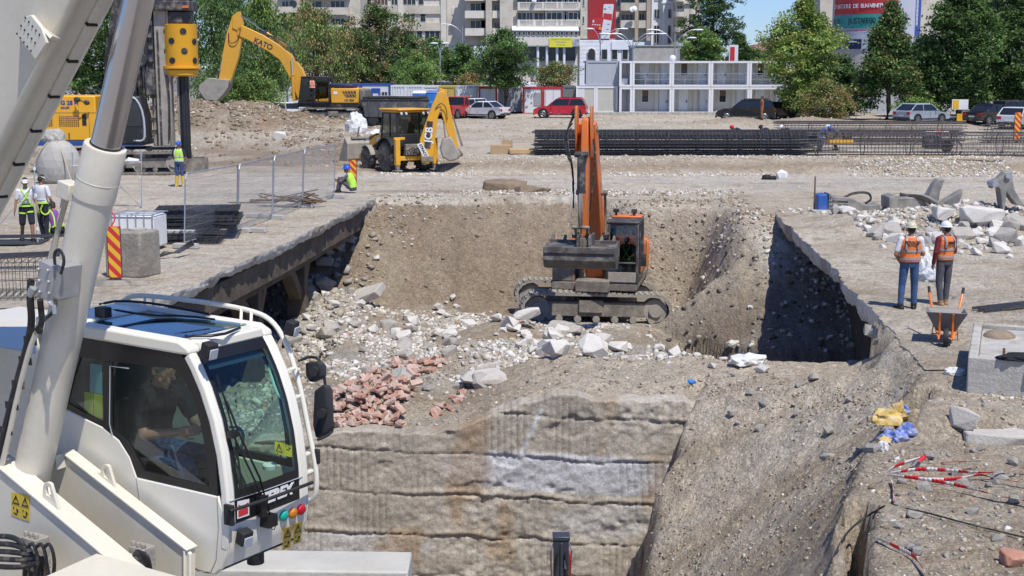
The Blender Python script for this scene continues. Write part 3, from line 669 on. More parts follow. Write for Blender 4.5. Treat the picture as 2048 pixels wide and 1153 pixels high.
# ---- countable boulders
def hull(name,n,ax,m,bev=.012,jit=.25,seed=None):
    n=n+14; jit*=.8
    rr=random.Random(seed); bm=bmesh.new()
    for i in range(n):
        p=Vector((rr.uniform(-1,1),rr.uniform(-1,1),rr.uniform(-1,1)))
        k=max(abs(p.x),abs(p.y),abs(p.z)); p=p/k if k>0 else p; p*=1-rr.random()*jit
        bm.verts.new((p.x*ax[0]/2,p.y*ax[1]/2,p.z*ax[2]/2))
    r=bmesh.ops.convex_hull(bm,input=bm.verts); bmesh.ops.delete(bm,geom=[v for v in bm.verts if not v.link_faces],context='VERTS')
    bmesh.ops.dissolve_limit(bm,angle_limit=R(12),verts=bm.verts,edges=bm.edges)
    bmesh.ops.bevel(bm,geom=list(bm.edges),offset=bev,segments=1,affect='EDGES',clamp_overlap=True)
    me=bpy.data.meshes.new(name); bm.to_mesh(me); bm.free(); me.materials.append(m); return me
PLASTER=mat('white_lime_block',(.62,.59,.54),.9,var=.12,vs=4,bump=.8,bs=22,dirt=(.42,.36,.28),da=.25,ds=2.2,fine=.1)
GREYST=mat('grey_concrete_lump',(.40,.375,.335),.92,var=.2,vs=4,bump=1,bs=20,dirt=(.30,.25,.19),da=.35,ds=2.5,fine=.15)
PAVE=mat('pale_concrete',(.50,.47,.42),.92,var=.15,vs=3,bump=.8,bs=20,dirt=(.36,.30,.22),da=.3,fine=.12)
WM=[hull('white_block',10+i%5,(1,.75+.05*i%3*.1,.5+.06*(i%4)),PLASTER,seed=i,jit=.35) for i in range(9)]
GM=[hull('concrete_lump',10+i%6,(1,.8,.5+.07*(i%4)),GREYST,seed=40+i,jit=.4) for i in range(9)]
def put(name,me,p,s,rot=None,label=None,cat='rubble',group=None,sink=.3):
    o=bpy.data.objects.new(name,me); COL.objects.link(o)
    s=(s,s,s) if not isinstance(s,tuple) else s; o.scale=s
    o.rotation_euler=rot if rot else (random.uniform(-.5,.5),random.uniform(-.5,.5),random.uniform(0,6.3))
    o.location=(p[0],p[1],p[2]+s[2]*(.28-sink*.3)); return tag(o,label,cat,group)
def region(n,poly):
    out=[]; xs_=[p[0] for p in poly]; ys_=[p[1] for p in poly]
    while len(out)<n:
        x=random.uniform(min(xs_),max(xs_)); y=random.uniform(min(ys_),max(ys_)); c=False; j=len(poly)-1
        for i in range(len(poly)):
            (xi,yi),(xj,yj)=poly[i],poly[j]
            if (yi>y)!=(yj>y) and x<(xj-xi)*(y-yi)/(yj-yi)+xi: c=not c
            j=i
        if c: out.append((x,y))
    return out
def blocks(n,poly,a,b,mes,name,label,group,p=2.5,cat='rubble'):
    for q in region(n,poly):
        h=hit(*q); s=(a+(b-a)*random.random()**p)*.72; put(name,random.choice(mes),h,s,label=label,group=group,cat=cat)
blocks(70,[(590,640),(700,600),(1010,600),(1090,660),(1330,690),(1480,740),(1300,735),(1080,720),(980,690),(700,690),(600,690)],.2,.8,WM,'white_block','angular white block among the rubble on the pit floor','white blocks on the pit floor')
blocks(26,[(980,610),(1060,600),(1120,650),(1280,690),(1260,720),(1100,715),(1020,680)],.4,1.0,WM,'white_block','large white block heaped in front of the orange excavator','white blocks heaped before the excavator',1.5)
blocks(40,[(620,560),(740,560),(760,640),(900,690),(1100,760),(900,800),(700,740),(600,700)],.25,.9,GM,'concrete_lump','grey lump of broken concrete on the pit floor','grey lumps on the pit floor')
blocks(16,[(590,520),(690,470),(720,440),(690,520),(640,600),(590,620)],.5,1.1,GM,'concrete_lump','grey lump fallen in the shade beneath the deck','lumps in the shade beneath the deck',1.2)
blocks(10,[(1440,715),(1560,735),(1540,748),(1450,740)],.2,.6,WM,'white_block','white block at the brink of the dark hollow','white blocks by the dark hollow',2)
blocks(9,[(1700,660),(1730,660),(1760,710),(1710,740),(1700,700)],.25,.7,GM,'concrete_lump','pale lump wedged against the end of the right slab','lumps at the end of the right slab',1.5)
blocks(60,[(1600,470),(1700,440),(1900,420),(2047,460),(2047,520),(1900,510),(1700,505)],.25,.85,WM,'white_block','white block in the rubble behind the two men','white blocks behind the two men',2)
blocks(34,[(1640,480),(1780,430),(2047,440),(2047,500),(1800,500)],.3,1.0,GM,'concrete_lump','grey lump in the rubble behind the two men','grey lumps behind the two men',2)
blocks(26,[(1800,900),(2040,880),(2040,1140),(1760,1140)],.1,.34,GM,'stone','loose stone on the stony corner beyond the bank','stones on the near right corner',1.5,cat='stone')
blocks(22,[(1400,740),(1700,760),(1800,900),(1650,950),(1450,850)],.1,.35,GM,'stone','loose stone on the upper part of the earth bank','stones on the earth bank',1.5,cat='stone')
# singular big pieces
def big(x,y,sz,rz,label,m,tilt=(0,0),seed=1,name='concrete_slab_piece',jit=.12,n=16,lift=0):
    me=hull(name,n,sz,m,bev=.02,seed=seed,jit=jit); h=hit(x,y); o=bpy.data.objects.new(name,me); COL.objects.link(o)
    o.location=(h.x,h.y,h.z+sz[2]*.25+lift); o.rotation_euler=(tilt[0],tilt[1],rz); return tag(o,label,'concrete piece')
big(968,772,(.95,.7,.22),.3,'flat dusty concrete slab lying over a dark gap on the berm',PAVE,(.1,-.05),3,lift=.1)
big(985,738,(.9,.5,.12),.5,'thin dusty slab just behind the slab over the gap',PAVE,(.15,0),4)
big(1052,658,(.85,.35,.3),.25,'long clean white block on top of the rubble before the excavator',PLASTER,(0,-.1),5,jit=.05,lift=.35)
big(1130,668,(1.1,.6,.22),-.5,'grey slab piece leaning in the rubble heap',GREYST,(.3,.1),6,lift=.1)
big(720,600,(1.8,1.1,.35),-.4,'big pale slab sloping out of the shade on the left pit side',PAVE,(.25,-.35),7)
big(585,690,(.6,.4,.4),.2,'dark lump of concrete just behind the crane cab',GREYST,(.2,0),8)
big(1962,452,(1.35,.7,.5),.12,'large white boulder with a flat top before the ripper claws',PLASTER,(.05,.08),9,jit=.2,lift=.12)
big(1880,446,(.7,.5,.45),.5,'white boulder near the red hose',PLASTER,(.0,.2),10,jit=.25,lift=.1)
big(1915,478,(.9,.7,.5),.3,'tan boulder in front of the flat topped one',GREYST,(.1,.1),11,jit=.3)
big(2020,490,(.95,.7,.6),.9,'brown angular boulder at the frame edge',GREYST,(.1,.2),12,jit=.35)
big(1780,470,(.8,.6,.45),.2,'grey boulder with a sloping face left of the men',GREYST,(.3,.1),13,jit=.3)
big(1835,512,(.6,.45,.35),.2,'broad white stone left of the cream helmet',PLASTER,(.1,.1),14,jit=.3)
big(2000,884,(1.0,.5,.18),-.12,'long edge of pale concrete set in the ground at the right',PAVE,(0,0),16,jit=.06)
big(1925,862,(.45,.10,.3),-.75,'tilted slab shard beside the crack',PAVE,(-.3,.1),17,jit=.1,lift=.1)
big(1010,380,(1.9,1.1,.55),.1,'brown lump of soil on the haul road',mat('clod_soil',(.22,.165,.11),.95,var=.3,vs=3,bump=1.2,bs=9,fine=.2),(0,0),18,name='soil_clump',jit=.4,n=22)
big(1066,385,(1.5,.9,.4),.4,'lower flat clump next to the brown lump',_MC['clod_soil'],(0,0),19,name='soil_clump',jit=.4,n=22)
big(560,280,(.9,.7,.55),.1,'white chunk at the foot of the spoil heap',PLASTER,(0,0),20,name='white_block',jit=.3)
big(2030,1128,(.35,.25,.18),.3,'brick coloured lump at the lower right corner',mat('brick_lump',(.45,.22,.15),.9,var=.3,bump=.8,dirt=DUST,da=.4,ds=6),(.2,.1),21,name='brick_lump',jit=.3)
# ---- bricks
BR=[mat('brick_a',(.48,.28,.21),.9,var=.2,vs=6,bump=.5,bs=40,dirt=(.52,.45,.38),da=.6,ds=7,fine=.1),mat('brick_b',(.52,.37,.30),.9,var=.2,vs=6,bump=.5,bs=40,dirt=(.55,.49,.42),da=.55,ds=5,fine=.1),mat('brick_c',(.42,.21,.15),.9,var=.2,vs=6,bump=.5,bs=40,dirt=(.5,.43,.36),da=.5,ds=8,fine=.1)]
BME=[]
for i in range(9):
    L_=(.25,.25,.18,.13)[i%4]; me=hull('brick',30,(L_,.125,.07 if i%3 else .075),BR[i%3],bev=.004,seed=70+i,jit=.03)
    b=bmesh.new(); bmesh.ops.create_cube(b,size=1); bmesh.ops.scale(b,vec=(L_,.12,.068),verts=b.verts)
    for v in b.verts: v.co+=Vector([random.uniform(-.008,.008) for _ in range(3)])
    if i%4==3: 
        for v in b.verts:
            if v.co.x>0: v.co.x+=random.uniform(-.04,.02)
    bmesh.ops.bevel(b,geom=list(b.edges),offset=.006,segments=1,affect='EDGES'); b.to_mesh(me); b.free(); BME.append(me)
def brick(q,lift):
    h=hit(*q); o=bpy.data.objects.new('brick',random.choice(BME)); COL.objects.link(o)
    o.location=(h.x,h.y,h.z+lift); o.rotation_euler=(random.gauss(0,.35),random.gauss(0,.35),random.uniform(0,6.3))
    tag(o,'loose red brick in the tumbled heap beside the crane cab','brick','bricks tumbled in a heap')
for q in region(205,[(668,790),(720,762),(800,740),(845,745),(838,790),(800,812),(802,872),(700,882),(655,872),(640,830)]): brick(q,random.choice((.03,.09,.16,.2)))
for q in region(40,[(790,725),(890,720),(895,742),(830,752),(780,748)]): brick(q,random.choice((.03,.07)))
for q in region(14,[(900,785),(930,782),(925,825),(880,830),(860,840)]): brick(q,.03)
# ================================================================ trees
LEAF=None
def leafmat():
    m=bpy.data.materials.new('leaves'); m.use_nodes=True; nt=m.node_tree; L=nt.links; p=nt.nodes['Principled BSDF']; out=nt.nodes['Material Output']
    a=nd(nt,'ShaderNodeAttribute',attribute_name='Col'); L.new(a.outputs[0],p.inputs['Base Color']); p.inputs['Roughness'].default_value=.55; p.inputs['Specular IOR Level'].default_value=.3
    t=nd(nt,'ShaderNodeBsdfTranslucent'); L.new(a.outputs[0],t.inputs[0]); mx=nd(nt,'ShaderNodeMixShader'); mx.inputs[0].default_value=.28
    L.new(p.outputs[0],mx.inputs[1]); L.new(t.outputs[0],mx.inputs[2]); L.new(mx.outputs[0],out.inputs[0]); return m
LEAF=leafmat(); BARK=mat('bark',(.10,.08,.06),.95,var=.3,vs=4,bump=1,bs=20)
GRN=dict(dark=(.065,.108,.034),mid=(.085,.15,.04),light=(.17,.235,.06),olive=(.17,.17,.065),yel=(.22,.24,.06),deep=(.052,.09,.034),brown=(.22,.15,.07))
def tree(label,cx,top,bot,hw,Y,cols,n=6000,leaf=.28,base=None,trunk=True,lobes=9,droop=0,seed=0,cat='tree',name='tree',group=None,fill=.75,shape='round'):
    rs=np.random.default_rng(900+seed+int(cx)); px=FPX/Y
    P0=A(cx,top,Y); P1=A(cx,bot,Y); X0=P0.x; zt=P0.z; zb=P1.z; W_=hw/px*1.5; Hh=zt-zb; n=int(n*2.3); leaf*=1.12
    zg=tz(X0,Y) if base is None else base
    root=thing(name,label,cat,(X0,Y,zg),group=group)
    C=[];Rr=[]
    for i in range(lobes):
        u=i/(lobes-1) if lobes>1 else .5
        zz=zb+Hh*(.12+.80*u)
        prof=math.sin(math.pi*min(1,max(.0,(u*.84+.13))))**.6 if shape=='round' else (1.12-u)**.8
        a=rs.uniform(0,6.28); off=W_*.55*prof*rs.random()**.5
        for _ in range(2):
            a+=math.pi*rs.uniform(.8,1.2); C.append((off*math.cos(a),off*math.sin(a)*.8,zz-zg+rs.uniform(-.05,.05)*Hh)); Rr.append((W_*prof*rs.uniform(.38,.62),W_*prof*rs.uniform(.38,.6),Hh*rs.uniform(.10,.17)))
    C=np.array(C);Rr=np.array(Rr)
    nc=max(40,n//26); k=rs.integers(0,len(C),nc); d=rs.normal(size=(nc,3)); d/=np.linalg.norm(d,axis=1,keepdims=True)
    rad=(fill+(1-fill)*rs.random(nc)[:,None]**.5)*rs.uniform(.55,1.12,(nc,1)); cc=C[k]+d*Rr[k]*rad
    per=n//nc; li=np.repeat(np.arange(nc),per); cl=.25*(W_/4)**.4
    pos=cc[li]+rs.normal(size=(len(li),3))*np.array([cl,cl,cl*.55]);
    if droop: pos[:,2]-=droop*np.abs(rs.normal(size=len(li)))
    m=len(pos); a=rs.normal(size=(m,3)); a/=np.linalg.norm(a,axis=1,keepdims=True)
    up=rs.normal(size=(m,3))*.7+np.array([0,0,1.0]); b=np.cross(a,up); b/=np.linalg.norm(b,axis=1,keepdims=True)+1e-9
    a=np.cross(up,b); a/=np.linalg.norm(a,axis=1,keepdims=True)+1e-9
    if droop: a=a*.4+np.array([0,0,-.9])
    s=leaf*rs.uniform(.5,1.15,(m,1)); w=s*.55
    V=np.stack([pos-a*s*.5,pos+b*w*.5,pos+a*s*.5,pos-b*w*.5],1).reshape(-1,3)
    F=np.arange(m*4).reshape(-1,4)
    cs=np.array([GRN[c] for c in cols]); cj=cs[rs.integers(0,len(cs),nc)]*rs.uniform(.65,1.45,(nc,1))*1.5; fc=cj[li]*rs.uniform(.75,1.3,(m,1))
    npmesh('crown',V,F,LEAF,root,fcol=fc)
    if trunk:
        b_=MB(); r0=max(.10,W_*.055); h=zb-zg
        b_.tube([(0,0,-.2),(.05*W_,0,h*.6+.2),(0,0,h+Hh*.35),(.06*W_,0,h+Hh*.75)],[r0*1.3,r0,r0*.7,r0*.2],8)
        for i in range(7):
            q=C[rs.integers(0,len(C))]; z0=h+Hh*rs.uniform(.0,.35); b_.tube([(0,0,z0),(q[0]*.5,q[1]*.5,(z0+q[2])/2+.2),tuple(q)],[r0*.45,r0*.25,r0*.06],5)
        b_.build('trunk',BARK,root)
    return root
tree('tall dark tree between the crane boom and the lift cylinder',205,-40,190,70,118,['dark','mid','light'],7000,leaf=.24,seed=1)
tree('green tree filling the gap behind the drill rig mast',300,-60,195,55,120,['dark','mid'],5000,seed=2)
tree('dark weeping tree behind the raised arm of the yellow excavator',425,-50,200,75,112,['dark','mid','dark'],9000,leaf=.22,droop=.5,seed=3)
tree('weeping tree behind the boom of the yellow excavator',520,-30,205,62,116,['mid','light','dark'],8000,leaf=.22,droop=.5,seed=4)
tree('yellowish willow standing left of the dark broadleaf tree',628,12,192,82,138,['light','olive','mid','brown'],10000,leaf=.24,droop=.35,seed=5)
tree('dark broadleaf tree right of the yellowish willow',755,22,188,84,142,['dark','deep','mid','brown'],10000,leaf=.26,seed=6)
tree('low feathery shrub tree above the grey white containers',835,112,182,52,134,['mid','light'],3600,leaf=.2,seed=7)
tree('bushy green tree in front of the precast apartment block',868,82,160,42,150,['mid','dark'],3500,seed=8)
tree('dense rounded tree left of the tree with the bare trunk',925,92,176,42,146,['dark','mid'],3800,seed=9)
tree('dark leafy tree with a bare trunk rising beside the red framed container',1008,66,176,62,126,['deep','dark','mid'],8500,leaf=.24,seed=10)
tree('olive and rust coloured bush above the red framed cabins',1112,128,178,44,134,['olive','brown','mid'],3500,leaf=.2,trunk=False,seed=11)
tree('low rusty shrub above the yellow container',940,148,176,30,133,['brown','olive'],1200,leaf=.2,trunk=False,seed=12,cat='shrub',name='shrub')
tree('bright green round tree behind the two storey cabins',1402,60,132,38,165,['mid','light'],4500,leaf=.3,seed=13)
tree('tall dark poplar against the blue sky',1428,-45,112,48,190,['deep','dark'],9000,leaf=.32,seed=14)
tree('far dark tree line beside the street lamp mast',1480,72,132,36,230,['deep','dark','mid'],3500,leaf=.4,seed=15,shape='cone')
tree('small far tree at the end of the dark tree line',1512,100,132,30,240,['mid','dark'],1800,leaf=.4,seed=16)
tree('big yellow green linden right of the two storey cabins',1612,10,222,72,112,['yel','light','mid','light'],16000,leaf=.24,seed=17,lobes=11)
tree('brownish bush at the foot of the yellow green linden',1652,165,247,42,108,['brown','olive','olive','mid'],4500,leaf=.18,trunk=False,seed=18,cat='shrub',name='shrub')
tree('dark linden with a pointed top and a bare trunk',1782,12,212,58,111,['deep','dark','mid','olive'],16000,leaf=.25,seed=19,lobes=12,shape='cone')
tree('leafy dark walnut in front of the louvred facade',1925,-30,222,72,110,['deep','dark','mid'],17000,leaf=.28,seed=20,lobes=11)
tree('dark tree cut by the right border of the photo',2040,-40,226,75,112,['dark','mid','deep'],12000,leaf=.28,seed=21,lobes=10)
tree('feathery pale shrub behind the silver hatchback',1832,196,246,38,108,['light','mid'],2500,leaf=.14,trunk=False,seed=22,cat='shrub',name='shrub')
tree('green bush at the left foot of the spoil heap trees',505,150,222,60,104,['mid','light','dark'],4500,leaf=.18,trunk=False,seed=23,cat='shrub',name='shrub')
tree('green bush behind the bucket of the yellow excavator',440,135,215,45,103,['dark','mid'],3000,leaf=.18,trunk=False,seed=24,cat='shrub',name='shrub')
tree('dense dark tree directly left of the lift cylinder',150,-60,200,60,116,['dark','mid','deep'],7000,seed=31)
tree('dense tree behind the drill rig cab',255,-60,205,50,114,['mid','dark'],6000,seed=32)
tree('tree peeping past the left side of the boom',60,-60,205,70,117,['dark','mid'],6000,seed=33)
tree('far tree behind the raised arm',470,-30,190,50,150,['dark','deep'],6000,leaf=.3,seed=34)
tree('far tree between the two weeping trees',575,30,190,50,152,['dark','deep'],5000,leaf=.3,seed=35)
tree('far tree between the yellowish willow and the dark broadleaf tree',690,60,185,55,153,['dark','deep'],6000,leaf=.3,seed=36)
tree('far tree behind the shrub above the grey white containers',815,70,180,50,155,['dark','mid'],5000,leaf=.3,seed=37)
tree('dark tree between the two lindens',1690,120,230,45,122,['deep','dark'],5000,seed=38)
tree('dark tree between the pointed linden and the walnut',1845,85,225,48,120,['deep','dark','mid'],8000,seed=39)
tree('dark tree between the walnut and the frame edge',1970,20,225,60,121,['deep','dark','mid'],8000,seed=40)
# ================================================================ buildings
BEI=mat('beige_render',(.58,.53,.44),.9,var=.14,vs=.25,dirt=(.27,.235,.19),da=.38,ds=.35,fine=.05)
BEI2=mat('pale_render',(.66,.625,.55),.9,var=.10,vs=.2,dirt=(.30,.27,.22),da=.3,ds=.3,fine=.05)
TANP=mat('tan_panel',(.42,.35,.26),.9,var=.2,vs=.4,dirt=(.2,.16,.12),da=.3,ds=.6)
WHR=mat('white_render',(.74,.76,.80),.85,var=.06,vs=.3,dirt=(.4,.4,.4),da=.15,ds=.4)
WDK=mat('window_dark',(.03,.034,.038),.15,var=.5,vs=.7,spec=.6)
WFR=mat('window_frame',(.62,.62,.60),.5,var=.1,vs=1)
SHUT=mat('brown_blind',(.11,.07,.05),.7)
LOUV=mat('louvre_grey',(.24,.22,.205),.6,var=.1)
def window(par,x,y,z,w,h,n=2,fr=.07,m=WFR,blind=None,name='window'):
    b=MB(); b.mi=1; b.box(x,x+w,y-.01,y+.10,z,z+h); b.mi=0
    b.box(x,x+fr,y-.06,y-.005,z,z+h); b.box(x+w-fr,x+w,y-.06,y-.005,z,z+h)
    b.box(x+fr,x+w-fr,y-.06,y-.005,z,z+fr); b.box(x+fr,x+w-fr,y-.06,y-.005,z+h-fr,z+h)
    for i in range(1,n): b.box(x+w*i/n-fr/2,x+w*i/n+fr/2,y-.057,y-.004,z+fr,z+h-fr)
    if blind: b.mi=2; b.box(x+fr,x+w-fr,y-.04,y-.012,z+h*(1-blind),z+h-fr)
    o=b.build(name,[m,WDK,SHUT],par,smooth=0); return o
def bframe(x0,Y,x1=None,yaw=0,zb=0.):
    return A(x0,150,Y).x
rb=random.Random(5)
# --- precast apartment block (left centre)
Y=232.; pxm=FPX/Y
bl=thing('apartment_building','grey beige precast apartment block with bands of windows behind the trees','building',(A(640,100,Y).x,Y,0),rz=R(-3))
Wd=(882-640)/pxm; hi=24
P('wall',BEI2,bl,lambda b:(b.box(0,Wd,.3,14,-1,hi)),smooth=0)
zt=CH+(135-52)/pxm
f0=zt
fls=[A(800,y,Y).z for y in(150,114,80,46,12,-22)]
for i,z in enumerate(fls):
    # spandrel band standing proud
    P('spandrel',BEI,bl,lambda b:b.box(-.3,Wd+.2,0,.29,z-1.35,z-.02),smooth=0)
    x=.8
    for w,n in((1.1,1),(3.3,5),(2.6,3),(2.4,4),(1.6,3),(2.2,3),(1.0,1),(2.6,3)):
        if x+w>Wd: break
        window(bl,x,.24,z+.05,w,1.45,n,.08,blind=rb.choice((None,None,.4,.9))); x+=w+rb.choice((.35,.5,.8))
P('pier',BEI2,bl,lambda b:[b.box(xx,xx+.9,-.12,.28,-1,hi) for xx in(13.2,Wd-.2)],smooth=0)
for i in range(5):
    P('air_conditioner',WHR,bl,lambda b:b.box(9.5+(i%2)*3,10.3+(i%2)*3,-.45,-.02,fls[i]-.95,fls[i]-.35),smooth=0)
P('side_wall',BEI2,bl,lambda b:(b.box(Wd+.7,Wd+4.2,.6,14,-1,hi),[b.box(Wd+1.6,Wd+3.6,.5,.59,z-1.5,z-.3) for z in fls]),smooth=0)
# --- far left block, mostly hidden
Y=214.; pxm=FPX/Y
b2=thing('apartment_building','old beige house behind the weeping trees, round window on its gable','building',(A(500,100,Y).x,Y,0))
P('wall',BEI,b2,lambda b:(b.box(0,7.8,0,12,-1,22),b.box(8.2,17,1.5,12,-1,22)),smooth=0)
for i,yy in enumerate((60,25,-8)):
    z=A(560,yy,Y).z
    window(b2,1.2,-.06,z,1.0,1.7,2); window(b2,5.1,-.06,z,1.1,1.7,2); window(b2,8.9,1.44,z,2.2,1.8,2); window(b2,12.4,1.44,z,2.2,1.8,3)
    P('balcony',BEI,b2,lambda b:(b.box(4.6,6.9,-1.0,-.07,z-.25,z-.1),b.box(4.6,6.9,-1.0,-.9,z-.1,z+.8),b.box(8.5,15.5,.2,1.38,z-.35,z-.2),b.box(8.5,15.5,.2,.35,z-.2,z+.75)),smooth=0)
P('round_window',WDK,b2,lambda b:b.cyl((6.9,-.08,A(560,8,Y).z),(6.9,.05,A(560,8,Y).z),.55,n=16))
# --- central block with balconies
Y=226.; pxm=FPX/Y
xo=A(932,100,Y).x
cb=thing('apartment_building','weathered beige apartment block with balconies and a red phone advert','building',(xo,Y,0))
def X_(px): return A(px,100,Y).x-xo
def Z_(py): return A(1000,py,Y).z
hi=Z_(-60)
P('wall',BEI,cb,lambda b:(b.box(X_(932),X_(972),2.2,12,Z_(90),hi),b.box(X_(972),X_(984),-.4,11,Z_(160),hi),b.box(X_(984),X_(1000),1.4,11,Z_(90),hi),b.box(X_(1000),X_(1026),-.7,11,Z_(160),hi),
   b.box(X_(1026),X_(1160),0,11,Z_(78),hi),b.box(X_(1160),X_(1176),-.8,11,Z_(78),hi),b.box(X_(1176),X_(1232),.8,11,Z_(82),hi),b.box(X_(1232),X_(1300),.9,11,Z_(82),hi)),smooth=0)
for i in range(5):
    zf=Z_(68-35*i); 
    if i==0: zf=Z_(68)
    # left recessed loggias
    P('balcony',BEI2,cb,lambda b:(b.box(X_(930),X_(971.5),.2,2.15,zf-.3,zf),b.box(X_(930),X_(971.5),.2,.4,zf,zf+.9)),smooth=0)
    P('balcony',BEI2,cb,lambda b:(b.box(X_(985),X_(999.5),.2,1.35,zf-.3,zf),b.box(X_(985),X_(999.5),.2,.4,zf,zf+.9)),smooth=0)
    window(cb,X_(940),2.15,zf+.1,2.6,2.1,3); window(cb,X_(961),2.15,zf+.1,.8,2.1,1); window(cb,X_(988),1.35,zf+.3,.9,1.6,2)
for i in range(4):
    zf=Z_(53-35*i)
    # middle: balconies with balustrades, glazed-in loggias
    def bal(b):
        b.box(X_(1035),X_(1158),-1.3,-.02,zf-.3,zf-.05); b.box(X_(1035),X_(1158),-1.3,-1.1,zf+.85,zf+1.0)
        for k in range(58): xx=X_(1035)+.15+k*(X_(1158)-X_(1035)-.3)/58; b.box(xx,xx+.1,-1.26,-1.14,zf-.05,zf+.85)
        for xx in(X_(1035),X_(1066),X_(1083),X_(1112),X_(1120),X_(1155)): b.box(xx,xx+.35,-1.32,-1.08,zf-.05,zf+1.02)
    P('balcony',BEI2,cb,bal,smooth=0)
    window(cb,X_(1034),-.05,zf+.3,1.6,1.9,2,m=TANP if i%2 else WFR); window(cb,X_(1052),-.05,zf+.3,1.1,1.9,2)
    window(cb,X_(1068),-.05,zf+.0,2.2,2.2,3,blind=.2); window(cb,X_(1092),-.6,zf+.95,3.4,1.3,4,.11); window(cb,X_(1127),-.6,zf+.95,2.3,1.3,3,.11,blind=.3)
    P('loggia_side',BEI,cb,lambda b:(b.box(X_(1090),X_(1092),-.62,-.02,zf,zf+2.5),b.box(X_(1124),X_(1126),-.62,-.02,zf,zf+2.5),b.box(X_(1090),X_(1150),-.75,-.02,zf+2.32,zf+2.5)),smooth=0)
    window(cb,X_(1154),-.05,zf+.6,.5,1.5,1)
    window(cb,X_(1164),-.86,zf+.4,.35,1.2,1)
    # right bays
    P('balcony',BEI,cb,lambda b:(b.box(X_(1240),X_(1268),-.5,.88,zf-.3,zf),b.box(X_(1240),X_(1268),-.5,-.3,zf,zf+.95),b.box(X_(1276),X_(1291),-.3,.88,zf-.3,zf),b.box(X_(1276),X_(1291),-.3,-.1,zf,zf+.95)),smooth=0)
    window(cb,X_(1242),.84,zf+.1,2.0,1.9,3,m=TANP if i==1 else WFR); window(cb,X_(1278),.84,zf+.1,.9,1.9,2,blind=.3); window(cb,X_(1234),.84,zf+.4,.5,1.2,1)
P('pilaster',TANP,cb,lambda b:(b.box(X_(1268.5),X_(1275.5),-.3,.89,Z_(82),hi),b.box(X_(1291.5),X_(1299.5),-.5,.89,Z_(82),hi)),smooth=0)
# advert banner
RED=mat('banner_red',(.36,.022,.025),.6,var=.12,vs=.3); RED2=mat('bright_red',(.55,.03,.03),.55,var=.05); PHW=mat('screen_white',(.66,.66,.70),.5,var=.03)
bn=thing('advert_banner','tall dark red banner showing a white phone and a bank card','banner',(xo,Y,0))
def pl(b,x0,x1,y0,y1,d): b.box(X_(x0),X_(x1),-1.0-d,-1.0,Z_(y1),Z_(y0))
P('sheet',RED,bn,lambda b:(b.box(X_(1175),X_(1230),-1.0,-.86,Z_(78),Z_(-14))),smooth=0)
def ph(b):
    pts=[]
    for cx_,cy_,a0 in((1223,12,0),(1208,12,90),(1201,78,None),(1218,78,None)):
        if a0 is None: pts.append((X_(cx_),Z_(cy_))); continue
        for a in range(a0,a0+91,30): pts.append((X_(cx_)+.22*math.cos(R(a)),Z_(cy_)+.22*math.sin(R(a))))
    b.prism(pts,'y',-1.05,-1.001)
P('phone_picture',PHW,bn,ph,smooth=0)
P('phone_panel',RED2,bn,lambda b:b.plate([(X_(1205.5),-1.055,Z_(27)),(X_(1222.5),-1.055,Z_(29)),(X_(1222),-1.055,Z_(42)),(X_(1204.5),-1.055,Z_(39))],(0,-.01,0)),smooth=0)
P('card_picture',mat('card_red',(.47,.035,.035),.4),bn,lambda b:b.plate([(X_(1183),-1.01,Z_(38)),(X_(1206),-1.01,Z_(35)),(X_(1202),-1.01,Z_(62)),(X_(1180),-1.01,Z_(57))],(0,-.06,0)),smooth=0)
P('card_mark',mat('amber',(.6,.25,.05),.5),bn,lambda b:b.cyl((X_(1199),-1.09,Z_(57.5)),(X_(1199),-1.073,Z_(57.5)),.26,n=16))
P('card_print',PHW,bn,lambda b:(b.box(X_(1184),X_(1187),-1.085,-1.073,Z_(46),Z_(41)),[b.box(X_(1183+k*4.5),X_(1186+k*4.5),-1.085,-1.073,Z_(51+k*.3),Z_(49+k*.3)) for k in range(4)]),smooth=0)
P('phone_print',DARK,bn,lambda b:(b.box(X_(1206),X_(1211),-1.07,-1.06,Z_(20),Z_(18)),b.box(X_(1215),X_(1220),-1.07,-1.06,Z_(15.5),Z_(15)),b.box(X_(1213),X_(1218),-1.07,-1.06,Z_(50),Z_(49)),b.box(X_(1211),X_(1216),-1.07,-1.06,Z_(60),Z_(59))),smooth=0)
# ground floors of the central block
P('shop_floor',BEI2,cb,lambda b:(b.box(X_(1026),X_(1158),-3.2,-.05,Z_(92),Z_(73)),b.box(X_(1026),X_(1160),-1.0,10,-1,Z_(93)),b.box(X_(1026),X_(1030),-3.1,-1.02,-1,Z_(92.5))),smooth=0)
P('awning',WHR,cb,lambda b:(b.plate([(X_(1024),-3.4,Z_(63)),(X_(1156),-3.4,Z_(64)),(X_(1154),-.05,Z_(54)),(X_(1024),-.05,Z_(54))],(0,0,.15))),smooth=0)
for k in range(14): window(cb,X_(1026+k*9.3),-3.26,Z_(73)+.05,.55,.65,1,.06)
P('shop_glazing',WDK,cb,lambda b:b.box(X_(1032),X_(1150),-1.3,-1.02,Z_(122),Z_(95)),smooth=0)
P('column',WHR,cb,lambda b:[b.cyl((X_(x),-2.6,Z_(170)),(X_(x),-2.6,Z_(92.6)),.22,n=10) for x in(1113,1127,1093,1075)])
P('portal_wall',WHR,cb,lambda b:(b.box(X_(1158.5),X_(1199),-1.6,-.9,-1,Z_(80.5)),b.box(X_(1158.5),X_(1264),-1.1,-.85,-1,Z_(81)),b.box(X_(1222),X_(1262),-1.35,-1.12,Z_(100),Z_(83)),[b.box(X_(1158.5),X_(1199),-1.63,-1.605,Z_(84+8*k)-.02,Z_(84+8*k)+.04) for k in range(9)]),smooth=0)
